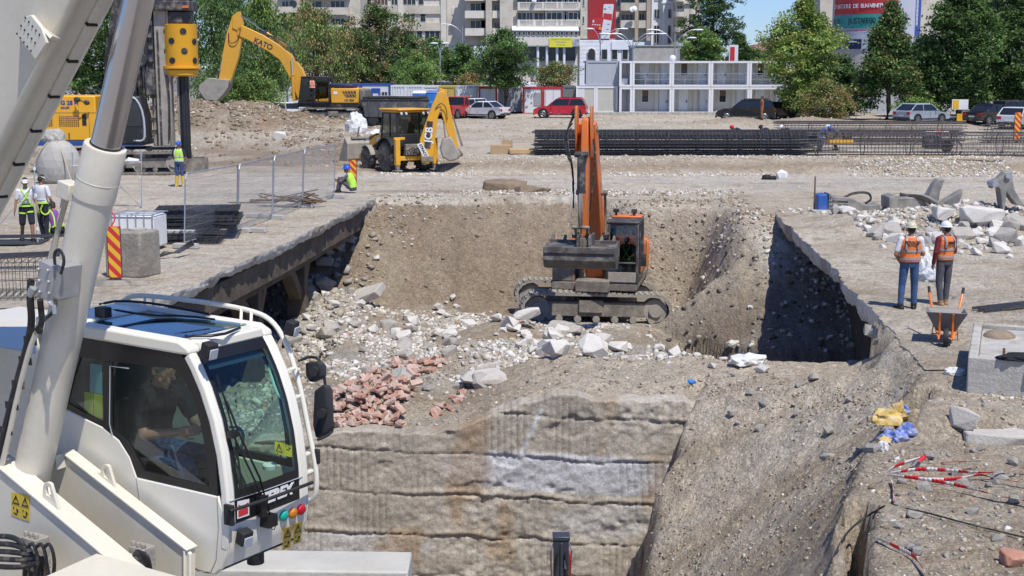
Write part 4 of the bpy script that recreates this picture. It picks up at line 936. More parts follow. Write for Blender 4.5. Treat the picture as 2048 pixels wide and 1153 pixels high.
P('arched_door',WDK,cb,lambda b:b.prism([(X_(1175),Z_(120)),(X_(1189),Z_(120)),(X_(1189),Z_(106)),(X_(1187),Z_(101)),(X_(1182),Z_(98.5)),(X_(1177),Z_(101)),(X_(1175),Z_(106))],'y',-1.68,-1.64),smooth=0)
P('arch_mould',BEI2,cb,lambda b:b.tube([(X_(1174),-1.7,Z_(120)),(X_(1174),-1.7,Z_(106)),(X_(1176),-1.7,Z_(100)),(X_(1182),-1.7,Z_(97)),(X_(1188),-1.7,Z_(100)),(X_(1190),-1.7,Z_(106)),(X_(1190),-1.7,Z_(120))],.12,6))
for k,x in enumerate((1202,1222,1243)): window(cb,X_(x),-1.2,Z_(120),1.0,1.7,1)
for k in range(3):
    P('dish_antenna',WHR,cb,lambda b:b.lathe([(.05,0),(.35,-.07),(.45,-.14),(.43,-.16),(.05,-.04)],(X_((1068,1262,1267)[k]),-1.9,Z_((1,20,18)[k])),(.4,-1,.3),14))
YEL=mat('yellow_sheet',(.72,.66,.06),.6,var=.04)
yb=thing('letting_banner','yellow banner with blue lettering on the shop front','banner',(xo,Y,0))
P('sheet',YEL,yb,lambda b:b.box(X_(1097),X_(1143),-3.34,-3.27,Z_(95.5),Z_(77)),smooth=0)
BLU=mat('print_blue',(.05,.09,.3),.6)
for k,(t,s) in enumerate((('VINDEM DUPLEXURI',.36),('APARTAMENTE',.26),('0744 340 340',.26))):
    text_mesh('lettering',t,s*.95,BLU,yb,frame((X_(1120),-3.345,Z_(80.5+k*5.3)),(1,0,0),(0,-1,0)))
P('photo_board',mat('photo_grey',(.35,.38,.42),.5,var=.6,vs=1.5),yb,lambda b:b.box(X_(1143.5),X_(1156),-3.34,-3.27,Z_(94),Z_(79)),smooth=0)
# --- white corner house and ornate grey beige house
Y=238.; xo=A(1300,100,Y).x
wh=thing('white_house','narrow bluish white house with tall windows beside the beige block','building',(xo,Y,0))
P('wall',WHR,wh,lambda b:(b.box(X_(1302),X_(1322),0,12,-1,Z_(-60)),b.box(X_(1322),X_(1352),-1.2,12,-1,Z_(-60)),b.box(X_(1320),X_(1354),-1.5,-1.22,Z_(8),Z_(5)),[b.box(X_(x),X_(x)+.35,-1.35,-1.22,-1,Z_(8)) for x in(1323,1340,1349)]),smooth=0)
for yy in(38,70,88,2):
    window(wh,X_(1322.5)+.9,-1.28,Z_(yy),1.0,1.6,2); window(wh,X_(1307),-.06,Z_(yy),.9,1.6,2)
Y=232.; xo=A(1352,100,Y).x
oh=thing('ornate_house','dark beige ornate house with curved balconies before the poplar','building',(xo,Y,0))
P('wall',BEI,oh,lambda b:(b.box(X_(1353),X_(1398),1,12,-1,Z_(-60)),b.box(X_(1366),X_(1376),-.4,.98,-1,Z_(10)),b.box(X_(1390),X_(1397),-.4,.98,-1,Z_(20))),smooth=0)
for k,yy in enumerate((95,65,35,5)):
    P('balcony',BEI2,oh,lambda b:(b.lathe([(.1,0),(1.0,.1),(1.05,.9),(.95,.9),(.9,.2)],(X_(1358),.4,Z_(yy)),n=12),b.lathe([(.1,0),(.8,.1),(.85,.9),(.75,.9),(.7,.2)],(X_(1383),.4,Z_(yy-5)),n=12)))
    window(oh,X_(1354),.95,Z_(yy)+.3,.9,1.7,2); window(oh,X_(1378),.95,Z_(yy)+.5,.9,1.7,2)
P('cornice',BEI2,oh,lambda b:(b.box(X_(1352),X_(1401),.2,.99,Z_(22),Z_(18)),b.box(X_(1364),X_(1378),-.8,-.42,Z_(8),Z_(3))),smooth=0)
# --- advert covered tower at the right
Y=205.; xo=A(1690,60,Y).x
rt=thing('advert_tower','rounded tower wrapped in a huge red and teal advert sheet','building',(xo,Y,0))
WRAP=mat('wrap_white',(.52,.54,.60),.6,var=.06,vs=.3); WBL=mat('wrap_blue',(.04,.09,.36),.6); WTE=mat('wrap_teal',(.05,.30,.27),.6,var=.05); WRE=mat('wrap_red',(.50,.035,.04),.6,var=.05); WNA=mat('wrap_navy',(.01,.015,.06),.5)
Rt=9.5; cxx=X_(1690)+Rt*.93+.3; cyy=Rt
def arc(b,x0,x1,y0,y1,rr,n=14):
    """strip of the wrapped cylinder between two photo columns"""
    ring=[]
    for i in range(n+1):
        xx=X_(x0)+(X_(x1)-X_(x0))*i/n-cxx; q=max(-rr*.999,min(rr*.999,xx)); yy=cyy-math.sqrt(rr*rr-q*q); ring.append((cxx+q,yy))
    b.add([(p[0],p[1],Z_(y1)) for p in ring]+[(p[0],p[1],Z_(y0)) for p in ring],[(i,i+1,n+2+i,n+1+i) for i in range(n)])
P('tower_wall',BEI,rt,lambda b:(b.lathe([(Rt-.1,0),(Rt-.1,30)],(cxx,cyy,-1),n=40),b.box(X_(1640)*0+cxx-Rt-2.0,cxx-Rt+1.5,cyy-2.5,cyy+9,-1,29)))
P('wrap',WRAP,rt,lambda b:arc(b,1683,1836,-60,100,Rt),smooth=60)
P('wrap_band',WRE,rt,lambda b:(arc(b,1687,1790,-60,27,Rt+.06),arc(b,1687,1748,60,61.5,Rt+.06),arc(b,1790.5,1792.5,-60,20,Rt+.06)),smooth=60)
P('wrap_band',WTE,rt,lambda b:arc(b,1687,1790,27.5,56,Rt+.05),smooth=60)
P('wrap_panel',WBL,rt,lambda b:arc(b,1685,1698,80,97,Rt+.05),smooth=60); P('wrap_panel',WBL,rt,lambda b:arc(b,1828,1839,-60,72,Rt+.05),smooth=60)
P('wrap_panel',WNA,rt,lambda b:arc(b,1700,1730,78,98,Rt+.05),smooth=60)
for q in [(1702,1704,86,95),(1708,1722,82,84.5)]+[(1829,1833,y,y+1.6) for y in np.arange(-8,52,2.6)]: P('wrap_print',WHR,rt,lambda b:arc(b,*q,Rt+.08,2),smooth=60)
def arctext(s,x0,x1,y,size,m):
    n=len(s); 
    for i,ch in enumerate(s):
        if ch==' ': continue
        px_=x0+(x1-x0)*(i+.5)/n; q=X_(px_)-cxx; q=max(-Rt*.99,min(Rt*.99,q)); nx=q/Rt; ny=-math.sqrt(1-nx*nx)
        text_mesh('lettering',ch,size,m,rt,frame((cxx+(Rt+.16)*nx,cyy+(Rt+.16)*ny,Z_(y)),(-ny,nx,0),(nx,ny,0)),bold=.02)
arctext('DUCERE DE BUN-VENIT*',1689,1766,11,.8,WHR)
arctext('20: JUSTAPP30',1687,1753,41.5,1.15,mat('print_black_green',(.01,.05,.05),.5))
# louvred facade
Y=208.; xo=A(1836,60,Y).x
lf=thing('louvred_building','grey office block faced with horizontal louvres','building',(xo,Y,0))
P('wall',DARK,lf,lambda b:b.box(.1,34,.5,15,-1,30),smooth=0)
P('louvre',LOUV,lf,lambda b:[b.box(0,34,0,.18,z,z+.16) for z in np.arange(6,30,.42)],smooth=0)
P('mullion',LOUV,lf,lambda b:[b.box(x,x+.2,.2,.49,-1,30) for x in np.arange(.1,34,3.1)],smooth=0)
# small white mansard house
Y=230.; xo=A(1622,60,Y).x
mh=thing('mansard_house','small white house with a dark mansard roof peeping past the linden','building',(xo,Y,0))
P('wall',WHR,mh,lambda b:(b.box(X_(1632),X_(1662),0,9,-1,Z_(20)),b.box(X_(1622),X_(1645),3,9,-1,Z_(14))),smooth=0)
P('roof',mat('slate_roof',(.12,.12,.125),.7,var=.2,vs=1),mh,lambda b:(b.prism([(X_(1620),Z_(14)),(X_(1648),Z_(14)),(X_(1644),Z_(-20)),(X_(1624),Z_(-20))],'y',2.6,9.2),b.box(X_(1630),X_(1664),-.3,9.1,Z_(20),Z_(17.5))),smooth=0)
for x,y in((1636,34),(1648,34),(1636,52),(1648,52),(1656,34)): window(mh,X_(x),-.06,Z_(y),.7,1.1,1)
window(mh,X_(1632),2.9,Z_(8),.8,1.2,1)
P('chimney',BEI,mh,lambda b:b.box(X_(1652),X_(1655),3,4,Z_(20),Z_(4)),smooth=0)
# far brick ruin with scaffolding
Y=420.; xo=A(1500,100,Y).x
br=thing('brick_building','far red brick building shell wrapped in timber scaffolding','building',(xo,Y,0))
BRK=mat('far_brick',(.36,.16,.11),.9,var=.2,vs=.5)
P('wall',BRK,br,lambda b:b.prism([(X_(1506),-1),(X_(1570),-1),(X_(1570),Z_(78)),(X_(1545),Z_(84)),(X_(1512),Z_(90)),(X_(1506),Z_(98))],'y',0,12),smooth=0)
P('scaffolding',mat('timber',(.42,.33,.24),.8),br,lambda b:([b.box(X_(1506),X_(1570),-1.2,-1.0,Z_(y),Z_(y)+.35) for y in(96,101,108,116)],[b.box(X_(x),X_(x)+.35,-1.35,-1.21,-1,Z_(93)) for x in range(1506,1570,9)]),smooth=0)
# ================================================================ containers and cabins
PANW=mat('panel_white',(.62,.64,.66),.5,var=.05,dirt=(.4,.38,.34),da=.15,ds=.7); PANB=mat('panel_beige',(.50,.49,.44),.5,var=.05,dirt=(.38,.35,.3),da=.12,ds=.7); PANG=mat('panel_grey',(.40,.43,.47),.5,var=.06,dirt=(.3,.3,.3),da=.2,ds=.5)
FBLU=mat('frame_blue',(.03,.07,.30),.45,var=.08); FRED=mat('frame_red',(.42,.02,.025),.45,var=.08); FWH=mat('frame_white',(.74,.75,.77),.4,var=.04); CYEL=mat('container_yellow',(.48,.36,.09),.5,var=.15,dirt=(.2,.13,.07),da=.2); CGREY=mat('container_grey',(.16,.17,.18),.6,var=.1)
BLIND=mat('roller_blind',(.33,.34,.36),.5)
def cabin(x0,x1,ytop,ybot,Y,frm,pan,label,feat=(),depth=5,corr=False,group=None,name='site_cabin'):
    a=A(x0,ybot,Y); w=A(x1,ybot,Y).x-a.x; h=A(x0,ytop,Y).z-a.z
    t=thing(name,label,'container' if corr else 'site cabin',(a.x,Y,a.z),group=group)
    if corr: P('wall',pan,t,lambda b:(b.box(.12,w-.12,.06,depth,.1,h-.12),[b.box(x,x+.11,.0,.055,.18,h-.16) for x in np.arange(.2,w-.25,.24)]),smooth=0)
    else: P('wall',pan,t,lambda b:(b.box(.12,w-.12,.05,depth,.12,h-.14),[b.box(x,x+.02,.035,.049,.2,h-.2) for x in np.arange(.6,w-.25,.6)]),smooth=0)
    P('frame',frm,t,lambda b:(b.box(0,.16,0,.2,.17,h-.17),b.box(w-.16,w,0,.2,.17,h-.17),b.box(0,w,-.01,.2,0,.165),b.box(0,w,-.01,.2,h-.165,h),b.box(.0,w,.201,depth,h-.16,h-.005)),smooth=0)
    for f in feat:
        if f[0]=='d':
            P('door',f[3] if len(f)>3 else PANW,t,lambda b:b.box(f[1],f[1]+f[2],-.02,.034,.17,2.2),smooth=0,bevel=.01)
            P('handle',DARK,t.children[-1],lambda b:b.box(f[1]+f[2]-.18,f[1]+f[2]-.08,-.07,-.025,1.05,1.15),smooth=0)
        if f[0]=='w': window(t,f[1],.0,f[3],f[2],f[4],2,.06)
        if f[0]=='b': P('shutter',BLIND,t,lambda b:(b.box(f[1],f[1]+f[2],-.03,.034,f[3],f[3]+f[4]),[b.box(f[1],f[1]+f[2],-.04,-.031,z,z+.03) for z in np.arange(f[3],f[3]+f[4],.09)]),smooth=0)
    return t
cabin(574,676,168,224,130,FBLU,PANW,'blue framed cabin mostly hidden behind the yellow excavator cab',[('w',2,1.2,1,1)])
cabin(676,722,168,224,130,FBLU,PANW,'blue framed white cabin just right of the yellow excavator',[('d',.9,.8),('w',1.1,.8,1.0,.9)])
c=cabin(722,781,168,224,130,FBLU,PANW,'blue framed cabin with a blue door and a small flag sign',[('d',1.0,.85,FBLU),('w',1.95,.6,1.0,.9)])
P('flag_sign',PANW,c,lambda b:b.box(1.15,1.65,-.06,-.03,1.25,1.7),smooth=0); P('flag_stripe',FRED,c,lambda b:(b.box(1.18,1.62,-.068,-.061,1.4,1.5),b.box(1.18,1.62,-.068,-.061,1.27,1.32)),smooth=0)
cabin(782,812,171,226,129,PANW,PANW,'first plain grey white container behind the toilets',corr=True,name='container')
cabin(812,846,171,226,129,PANW,PANW,'second plain grey white container, nearer the yellow one',corr=True,name='container')
cabin(846,878,172,226,129,PANW,PANW,'white cabin with a flat front left of the yellow container',[])
cabin(878,911,172,228,128.6,CYEL,CYEL,'yellow container with double doors',[('d',.2,.6,CYEL),('d',.85,.6,CYEL)],name='container')
cabin(911,956,172,228,128.4,PANG,PANW,'white corrugated container dappled by tree shade',corr=True,name='container')
cabin(957,995,174,226,128,FRED,PANW,'red framed container with white rivetted doors',[('d',.25,.68),('d',.95,.62)],name='container')
cabin(996,1044,176,224,129,PANG,PANG,'grey container behind the tree trunk',corr=True,name='container')
cabin(1045,1085,175,230,127.4,FRED,PANW,'red framed cabin with a door and a lowered shutter',[('d',.2,.75),('b',1.05,.65,.9,1.1)])
cabin(1085.4,1125,175,230,127.4,FRED,PANW,'red framed cabin with a double door, behind the red car',[('d',.25,.7),('d',.98,.6)])
cabin(1125.5,1151,172,228,128,CGREY,CGREY,'dark grey cabin between the red framed and the beige ones',[])
cabin(1152,1191,173,227,126.8,FWH,PANB,'beige cabin with a white door at its side',[('d',.15,.62)])
cabin(1191.4,1235,173,227,126.8,FWH,PANB,'plain beige cabin with no opening',[])
cabin(1172,1236,122,172,126.9,PANG,PANG,'upper grey blue cabin set on the beige ones',[],depth=5)
# two storey gallery cabins
bays=[(1238.5,1264),(1264.5,1343),(1343.5,1421),(1421.5,1498),(1498.5,1574)]
nb=0
for lvl,(yt,yb_) in enumerate(((122.5,174),(175,228))):
    for i,(x0,x1) in enumerate(bays):
        Yb=126.; a=A(x0,yb_,Yb); w=A(x1,yb_,Yb).x-a.x; h=A(x0,yt,Yb).z-a.z
        t=thing('gallery_cabin','white framed %s cabin with an open gallery, %s from the left end'%(('upper','lower')[lvl],('narrow first','second','third','fourth','fifth')[i]),'site cabin',(a.x,Yb,a.z))
        P('frame',FWH,t,lambda b:(b.box(0,.2,0,.2,.19,h-.19),b.box(w-.2,w,0,.2,.19,h-.19),b.box(0,w,-.01,.22,0,.185),b.box(0,w,-.01,.22,h-.185,h),b.box(0,w,.23,6,h-.17,h-.01),b.box(0,w,.23,6,.0,.15),b.box(.0,.14,.23,6,.16,h-.18),b.box(w-.14,w,.23,6,.16,h-.18)),smooth=0)
        P('back_wall',PANB,t,lambda b:(b.box(.15,w-.15,1.6,1.8,.16,h-.18),b.box(w*.60,w*.70,1.4,1.58,.16,h-.18)),smooth=0)
        ds=[(.30,.85)] if i==0 else ([(w*.22,.85),(w*.78,.75)] if (i+lvl)%2 else [(w*.72,.8)])
        for dx,dw in ds:
            dd=P('door',PANW,t,lambda b:b.box(dx,dx+dw,1.54,1.59,.2,2.2),smooth=0); P('handle',DARK,dd,lambda b:b.box(dx+dw-.15,dx+dw-.05,1.46,1.535,1.0,1.18),smooth=0)
        if i and not (i+lvl)%2: window(t,w*.26,1.55,.95,.75,1.25,1,.08,blind=.5)
        if lvl==0 and i: P('railing',GALV,t,lambda b:(b.box(.2,w-.2,.04,.09,1.15,1.21),b.box(.2,w-.2,.04,.09,.65,.69),[b.box(x,x+.04,.045,.085,.19,1.14) for x in (w*.33,w*.66)]),smooth=0)
        if lvl==0 and i==0: P('air_conditioner',WHR,t,lambda b:(b.box(.15,.85,.9,1.3,.2,.75)),smooth=0)
        if lvl==0 and i==1: P('desk',DARK,t,lambda b:(b.box(.25,1.2,.6,1.2,.7,.76),b.box(.3,.36,.65,1.15,.17,.69),b.box(1.1,1.16,.65,1.15,.17,.69)),smooth=0)
# kerb wall before the cabins
kb=P('kerb',CONC,None,lambda b:[b.box(A(1180,228,124.6).x+k*.62,A(1180,228,124.6).x+k*.62+.59,124.6,124.95,.45,.78) for k in range(42)],bevel=.01); tag(kb,'row of kerb stones in front of the white cabins',kind='structure')
# concrete box behind
cw=thing('concrete_wall','stained concrete block wall rising behind the white cabins','wall',(A(1265,120,150).x,150,0))
P('wall',CONC,cw,lambda b:(b.box(0,5.1,0,5,-.5,A(1300,93,150).z),b.box(-.1,5.2,-.1,5.1,A(1300,93,150).z+.002,A(1300,91,150).z)),smooth=0)
# boundary wall pieces seen beneath the trees at the right
P_=tag(P('boundary_wall',PANG,None,lambda b:b.box(A(1690,225,128).x,A(1830,225,128).x,128,128.3,.4,2.6),smooth=0),'grey site wall beneath the dark linden','wall')
P_=tag(P('site_fence',PANB,None,lambda b:[b.box(A(1700,225,126).x+k*2.6,A(1700,225,126).x+k*2.6+2.5,135,135.06,.4,2.4) for k in range(-40,7)],smooth=0),'pale hoarding running along the street behind the cabins','fence')
# bus, far
bus=thing('city_bus','green and white bus passing behind the containers','bus',(A(868,165,150).x,150,0))
P('body',mat('bus_green',(.08,.35,.06),.4),bus,lambda b:b.box(.3,6.5,0,2.4,.4,2.95),bevel=.12)
P('roof',WHR,bus,lambda b:(b.box(.2,6.6,-.05,2.45,2.97,3.2),b.box(6.55,13,-.02,2.42,.4,3.15)),bevel=.1)
# ================================================================ street lamps
def lamp(x,yb_,yt,Y,arms,label,hw=1.6,globe=False):
    a=A(x,yt,Y); t=thing('street_lamp',label,'street lamp',(a.x,Y,0)); h=a.z
    P('pole',GALV,t,lambda b:b.tube([(0,0,-.2),(0,0,h*.5),(0,0,h)],[.11,.08,.05],8))
    for sx in arms:
        ar=P('arm',GALV,t,lambda b:b.tube([(0,0,h-1.2),(sx*.25*hw,0,h-.3),(sx*.7*hw,0,h+.35),(sx*hw,0,h+.4)],.04,6,sm=1))
        P('lamp_head',WHR,ar,lambda b:b.ell((sx*(hw+.35),0,h+.38),(.42,.16,.10),10,6))
    if globe: P('globe',WHR,t,lambda b:b.ell((.1,0,h),.3,12,8))
lamp(1201,120,66,138,(-.45,1),'lamp with one long arm before the red banner',2.0)
lamp(1266,120,76,137,(-1,-.6,.6,1),'four armed lamp right of the red banner',2.6)
lamp(1350,120,68,139,(-1,1),'two armed lamp before the white house',2.1)
lamp(1357,122,84,139,(.9,),'lamp with a short arm at the edge of the concrete wall',1.2)
lamp(1343,125,117,127.5,(),'white globe lamp over the cabin roof',globe=True)
lamp(880,180,95,139,(-.5,.5),'thin mast with a traffic camera before the precast block',.8)
lamp(1460,125,78,140,(),'bare mast with a red sign under the poplar')
sg=thing('lit_sign','small red and white lit panel below the poplar','sign',(A(1462,118,138).x,138,3)); P('frame',FWH,sg,lambda b:b.box(-.2,.7,0,.2,2.0,4.0),smooth=0); P('face',RED2,sg,lambda b:b.box(-.1,.35,-.03,-.002,2.2,3.8),smooth=0)
lamp(925,90,54,215,(-1,),'tall curved lamp near the precast block side wall',2.5)
# ================================================================ people
def ringtorso(b,pts,right,off=0,n=18):
    rings=[]; right=Vector(right)
    for i,(p,rx,ry) in enumerate(pts):
        p=Vector(p); d=(Vector(pts[min(i+1,len(pts)-1)][0])-Vector(pts[max(i-1,0)][0])).normalized()
        r=(right-d*right.dot(d)).normalized(); f=d.cross(r)
        rings.append([p+r*((rx+off)*math.cos(2*math.pi*k/n))+f*((ry+off)*math.sin(2*math.pi*k/n)) for k in range(n)])
    b.loft(rings)
def hand(b,w,d,side,curl=.5,fr=.0095,pn=None):
    """palm with four bent fingers and a thumb leaving its side"""
    w=Vector(w); d=Vector(d).normalized(); pn=Vector(pn) if pn is not None else Vector((-side,0,0)); pn=(pn-d*pn.dot(d)).normalized(); s=d.cross(pn).normalized()*side
    rot=Matrix((tuple(s),tuple(pn),tuple(d))).transposed()
    b.ell(w+d*.045,(.041,.018,.055),10,6,rot=rot)
    for i,(o,l) in enumerate(((-.030,.060),(-.010,.074),(.011,.070),(.031,.056))):
        p0=w+d*.075+s*o; a=curl*(.7+.12*i); dd=d
        P_=[p0]
        for k,f in enumerate((.42,.33,.25)):
            dd=(dd*math.cos(a)+pn*math.sin(a)).normalized() if k else (dd*math.cos(a*.5)+pn*math.sin(a*.5)).normalized()
            P_.append(P_[-1]+dd*l*f*1.15)
        for k in range(3): b.caps_(P_[k],P_[k+1],fr*(1-.08*k),fr*(.95-.1*k),8)
    t0=w+d*.02-s*.03; t1=t0-s*.028+d*.03+pn*.012; t2=t1+d*.030+pn*.012-s*.004
    b.caps_(t0,t1,fr*1.3,fr*1.1,8); b.caps_(t1,t2,fr*1.1,fr*.9,8)
DEF=dict(pelvis=(0,0,.96),waist=(0,0,1.12),chest=(0,.0,1.32),neck=(0,-.01,1.49),head=(0,.015,1.635),
 sL=(-.185,-.01,1.42),eL=(-.245,-.03,1.14),wL=(-.25,.06,.90),sR=(.185,-.01,1.42),eR=(.245,-.03,1.14),wR=(.25,.06,.90),
 hL=(-.095,0,.94),kL=(-.105,.02,.51),aL=(-.11,-.02,.09),hR=(.095,0,.94),kR=(.105,.02,.51),aR=(.11,-.02,.09))
def person(label,loc,rz,pose={},skin=SKIN,top=None,sleeve='short',trous=None,leg='long',vest=None,stripes=None,vtext=None,harness=None,
           helmet=None,cap=None,hair=HAIR,shoes=BLACK,boot=.10,scale=1.0,look=0.,nod=0.,vox=.011,feet=(0,0),stout=1.0,hands=(.5,.5),sit=False,group=None,hp=(None,None)):
    J={k:Vector(v) for k,v in DEF.items()}; J.update({k:Vector(v) for k,v in pose.items()})
    t=thing('person',label,'person',loc,rz,sc=scale,group=group)
    right=(J['sR']-J['sL']).normalized(); hright=(J['hR']-J['hL']).normalized()
    S=stout
    spine=[(J['pelvis']-(J['waist']-J['pelvis'])*.55,.125*S,.09*S),(J['pelvis'],.165*S,.115*S),(J['waist'],.150*S,.108*S),(J['chest'],.178*S,.122*S),((J['chest']*.4+J['neck']*.6),.165,.10),(J['neck']-(J['neck']-J['chest'])*.06,.075,.07)]
    hd=(J['head']-J['neck']).normalized(); hm=Matrix.Rotation(look,3,'Z')
    fw=hm@Vector((0,1,0)); fw=(fw*math.cos(nod)-Vector((0,0,1))*math.sin(nod)).normalized()
    if pose.get('face'): fw=Vector(pose['face']).normalized()
    hr=fw.cross(Vector((0,0,1))).normalized(); hu=hr.cross(fw).normalized(); HR=Matrix((tuple(hr),tuple(fw),tuple(hu))).transposed(); H=J['head']
    def hp_(x,y,z): return H+HR@Vector((x,y,z))
    def foot(a,k,dirf): 
        return a+Vector((math.sin(dirf)*.0,0,0))
    fdir=[]
    for s,k in(('L',0),('R',1)):
        q=feet[k]; v=Vector((math.sin(q),math.cos(q),0)); fdir.append(v)
    def body(b):
        ringtorso(b,spine,right)
        b.caps_(J['neck']-hd*.04,H-hd*.05,.058,.052)
        b.ell(H+HR@Vector((0,0,.025)),(.076,.095,.105),14,10,rot=HR)                       # skull
        b.ell(hp_(0,.022,-.055),(.056,.066,.062),12,8,rot=HR)                              # jaw
        b.caps_(hp_(0,.088,.010),hp_(0,.106,-.022),.010,.015,8)                            # nose
        b.ell(hp_(0,.083,-.062),(.026,.012,.010),8,5,rot=HR); b.ell(hp_(0,.075,-.095),(.024,.018,.016),8,5,rot=HR)   # lips, chin
        for sx in(-1,1): b.ell(hp_(sx*.078,-.005,-.005),(.012,.022,.033),8,6,rot=HR); b.ell(hp_(sx*.032,.083,.028),(.018,.012,.008),8,5,rot=HR); b.ell(hp_(sx*.045,.07,-.022),(.022,.02,.018),8,5,rot=HR)
        for s,k in(('L',-1),('R',1)):
            b.caps_(J['s'+s],J['e'+s],.052*S,.041); b.caps_(J['e'+s],J['w'+s],.042,.029)
            hand(b,J['w'+s],(J['w'+s]-J['e'+s]),k,hands[0 if s=='L' else 1],pn=hp[0 if s=='L' else 1])
            b.caps_(J['h'+s],J['k'+s],.085,.060); b.caps_(J['k'+s],J['a'+s],.058,.040)
            v=fdir[0 if s=='L' else 1]; a=J['a'+s]; b.caps_(a+Vector((0,0,-.05))-v*.04,a+v*.13+Vector((0,0,-.06)),.038,.032)
    P('body',skin,t,body,remesh=vox)
    for sx in(-1,1): P('eye',mat('eye_white',(.5,.5,.48),.3),t,lambda b:b.ell(hp_(sx*.031,.083,.010),(.011,.008,.007),8,5,rot=HR))
    def trousers(b):
        o=.016; ringtorso(b,[(spine[0][0],.135*S,.10*S),(J['pelvis'],.168*S,.12*S),(J['pelvis']*.25+J['waist']*.75,.155*S,.114*S)],hright,o)
        for s in 'LR':
            if leg=='long': b.caps_(J['h'+s],J['k'+s],.098,.074); b.caps_(J['k'+s],J['a'+s]+(J['k'+s]-J['a'+s])*(.06 if boot<.2 else .5),.072,.060 if boot<.2 else .066)
            else: b.caps_(J['h'+s],J['h'+s]*.12+J['k'+s]*.88,.105,.088)
    if trous: P('trousers' if leg=='long' else 'shorts',trous,t,trousers,remesh=vox)
    def shirt(b):
        o=.014; ringtorso(b,[(J['pelvis']*.7+J['waist']*.3,.168*S,.122*S)]+spine[2:5]+[(J['neck'],.075,.07)],right,o)
        for s in 'LR':
            q=J['e'+s] if sleeve=='long' else J['s'+s].lerp(J['e'+s],.72)
            b.caps_(J['s'+s],q,.068*S,.058)
            if sleeve=='long': b.caps_(J['e'+s],J['e'+s].lerp(J['w'+s],.93),.056,.042)
    if top: P('shirt',top,t,shirt,remesh=vox)
    if vest:
        vp=[(J['pelvis']*.85+J['waist']*.15,.178*S,.130*S),(J['waist'],.165*S,.124*S),(J['chest'],.186*S,.132*S),(J['chest']*.4+J['neck']*.6,.172,.112),(J['neck']*.97+J['chest']*.03,.088,.085)]
        v=P('vest',vest,t,lambda b:ringtorso(b,vp,right,.026),remesh=vox)
        if stripes:
            def band(b):
                for u in(.18,.62):
                    c0=J['pelvis'].lerp(J['chest'],u); ringtorso(b,[(c0,.172*S,.128*S),(c0+(J['chest']-J['pelvis']).normalized()*.045,.172*S,.128*S)],right,.034,24)
            P('reflective_band',stripes,v,band)
            for sx in(-1,1):
                P('reflective_strap',stripes,v,lambda b:b.tube([J['chest']+right*sx*.11+Vector((0,-.165,-.10)),J['chest']+right*sx*.115+Vector((0,-.158,.05)),J['neck']+right*sx*.10+Vector((0,-.10,-.04)),J['neck']+right*sx*.10+Vector((0,.02,.028)),J['chest']+right*sx*.11+Vector((0,.15,.02)),J['chest']+right*sx*.11+Vector((0,.165,-.12))],.021,5,sm=1))
        if vtext: text_mesh('lettering',vtext[0],vtext[1],vtext[2],v,frame(J['chest']+Vector((vtext[3],-.182,vtext[4])),(1,vtext[5],0),(vtext[5],-1,.12)),bold=.004,ext=.006)
    if harness:
        d=(J['neck']-J['pelvis']).normalized(); f=d.cross(right)*-1
        def hs(b):
            for sg in(-1,1):
                bk=lambda a,u,dep: J['pelvis'].lerp(J['neck'],u)+right*a*sg-f*dep*-1
                b.tube([bk(-.15,.08,-.13),bk(-.02,.52,-.165),bk(.10,.9,-.12),bk(.10,1.03,-.02),bk(.10,.85,.12),bk(.09,.45,.155),bk(.12,.05,.14)],.020,5,sm=2)
            ringtorso(b,[(J['pelvis'].lerp(J['waist'],.25),.175*S,.13*S),(J['pelvis'].lerp(J['waist'],.5),.168*S,.128*S)],right,.03)
            for s in 'LR': q=J['h'+s].lerp(J['k'+s],.25); a_,t_,dd_=basis(J['k'+s]-J['h'+s]); b.loft([[q+dd_*z+a_*(.115*math.cos(x*.524))+t_*(.115*math.sin(x*.524)) for x in range(12)] for z in(-.02,.02)])
        P('harness',harness,t,hs)
    for k,s in enumerate('LR'):
        a=J['a'+s]; v=fdir[k]
        def shoe(b):
            b.caps_(a+Vector((0,0,-.045))-v*.045,a+v*.14+Vector((0,0,-.058)),.048,.042,12)
            b.cyl(a+Vector((0,0,-.06)),a+(J['k'+s]-a).normalized()*(boot if boot>=.2 else .05),.056,.062 if boot<.2 else .078,12)
            b.add([a+v*x+Vector((v.y*y,-v.x*y,z)) for z in(-.09,-.07) for x,y in((-.09,-.035),(-.09,.035),(.17,.045),(.185,0),(.17,-.045))],[(0,1,2,3,4),(9,8,7,6,5),(0,1,6,5),(1,2,7,6),(2,3,8,7),(3,4,9,8),(4,0,5,9)])
        P('shoe' if boot<.2 else 'boot',shoes,t,shoe,smooth=50)
    if hair:
        P('hair',hair,t,lambda b:(b.ell(H+HR@Vector((0,-.016,.045)),(.090,.104,.104),12,8,rot=HR),b.ell(H+HR@Vector((0,-.052,-.015)),(.078,.058,.07),10,6,rot=HR)),remesh=.012)
    def dome(b,rx,ry,rz_,z0,n=18):
        rings=[]
        for j in range(7):
            q=math.pi/2*j/6; rings.append([hp_(rx*math.cos(q)*math.cos(2*math.pi*k/n),ry*math.cos(q)*math.sin(2*math.pi*k/n)-.005,z0+rz_*math.sin(q)) for k in range(n)])
        b.loft(rings)
    if helmet:
        def hl(b):
            dome(b,.105,.128,.108,.045); 
            b.loft([[hp_(r*math.cos(2*math.pi*k/20),(r*1.18+(.035 if math.sin(2*math.pi*k/20)>.3 else 0))*math.sin(2*math.pi*k/20),z) for k in range(20)] for r,z in((.10,.052),(.122,.04),(.122,.032),(.10,.036))],caps=False)
            b.tube([hp_(0,-.12,.08),hp_(0,-.06,.145),hp_(0,.0,.158),hp_(0,.07,.14),hp_(0,.115,.085)],.016,6,sm=1)
        P('helmet',helmet,t,hl)
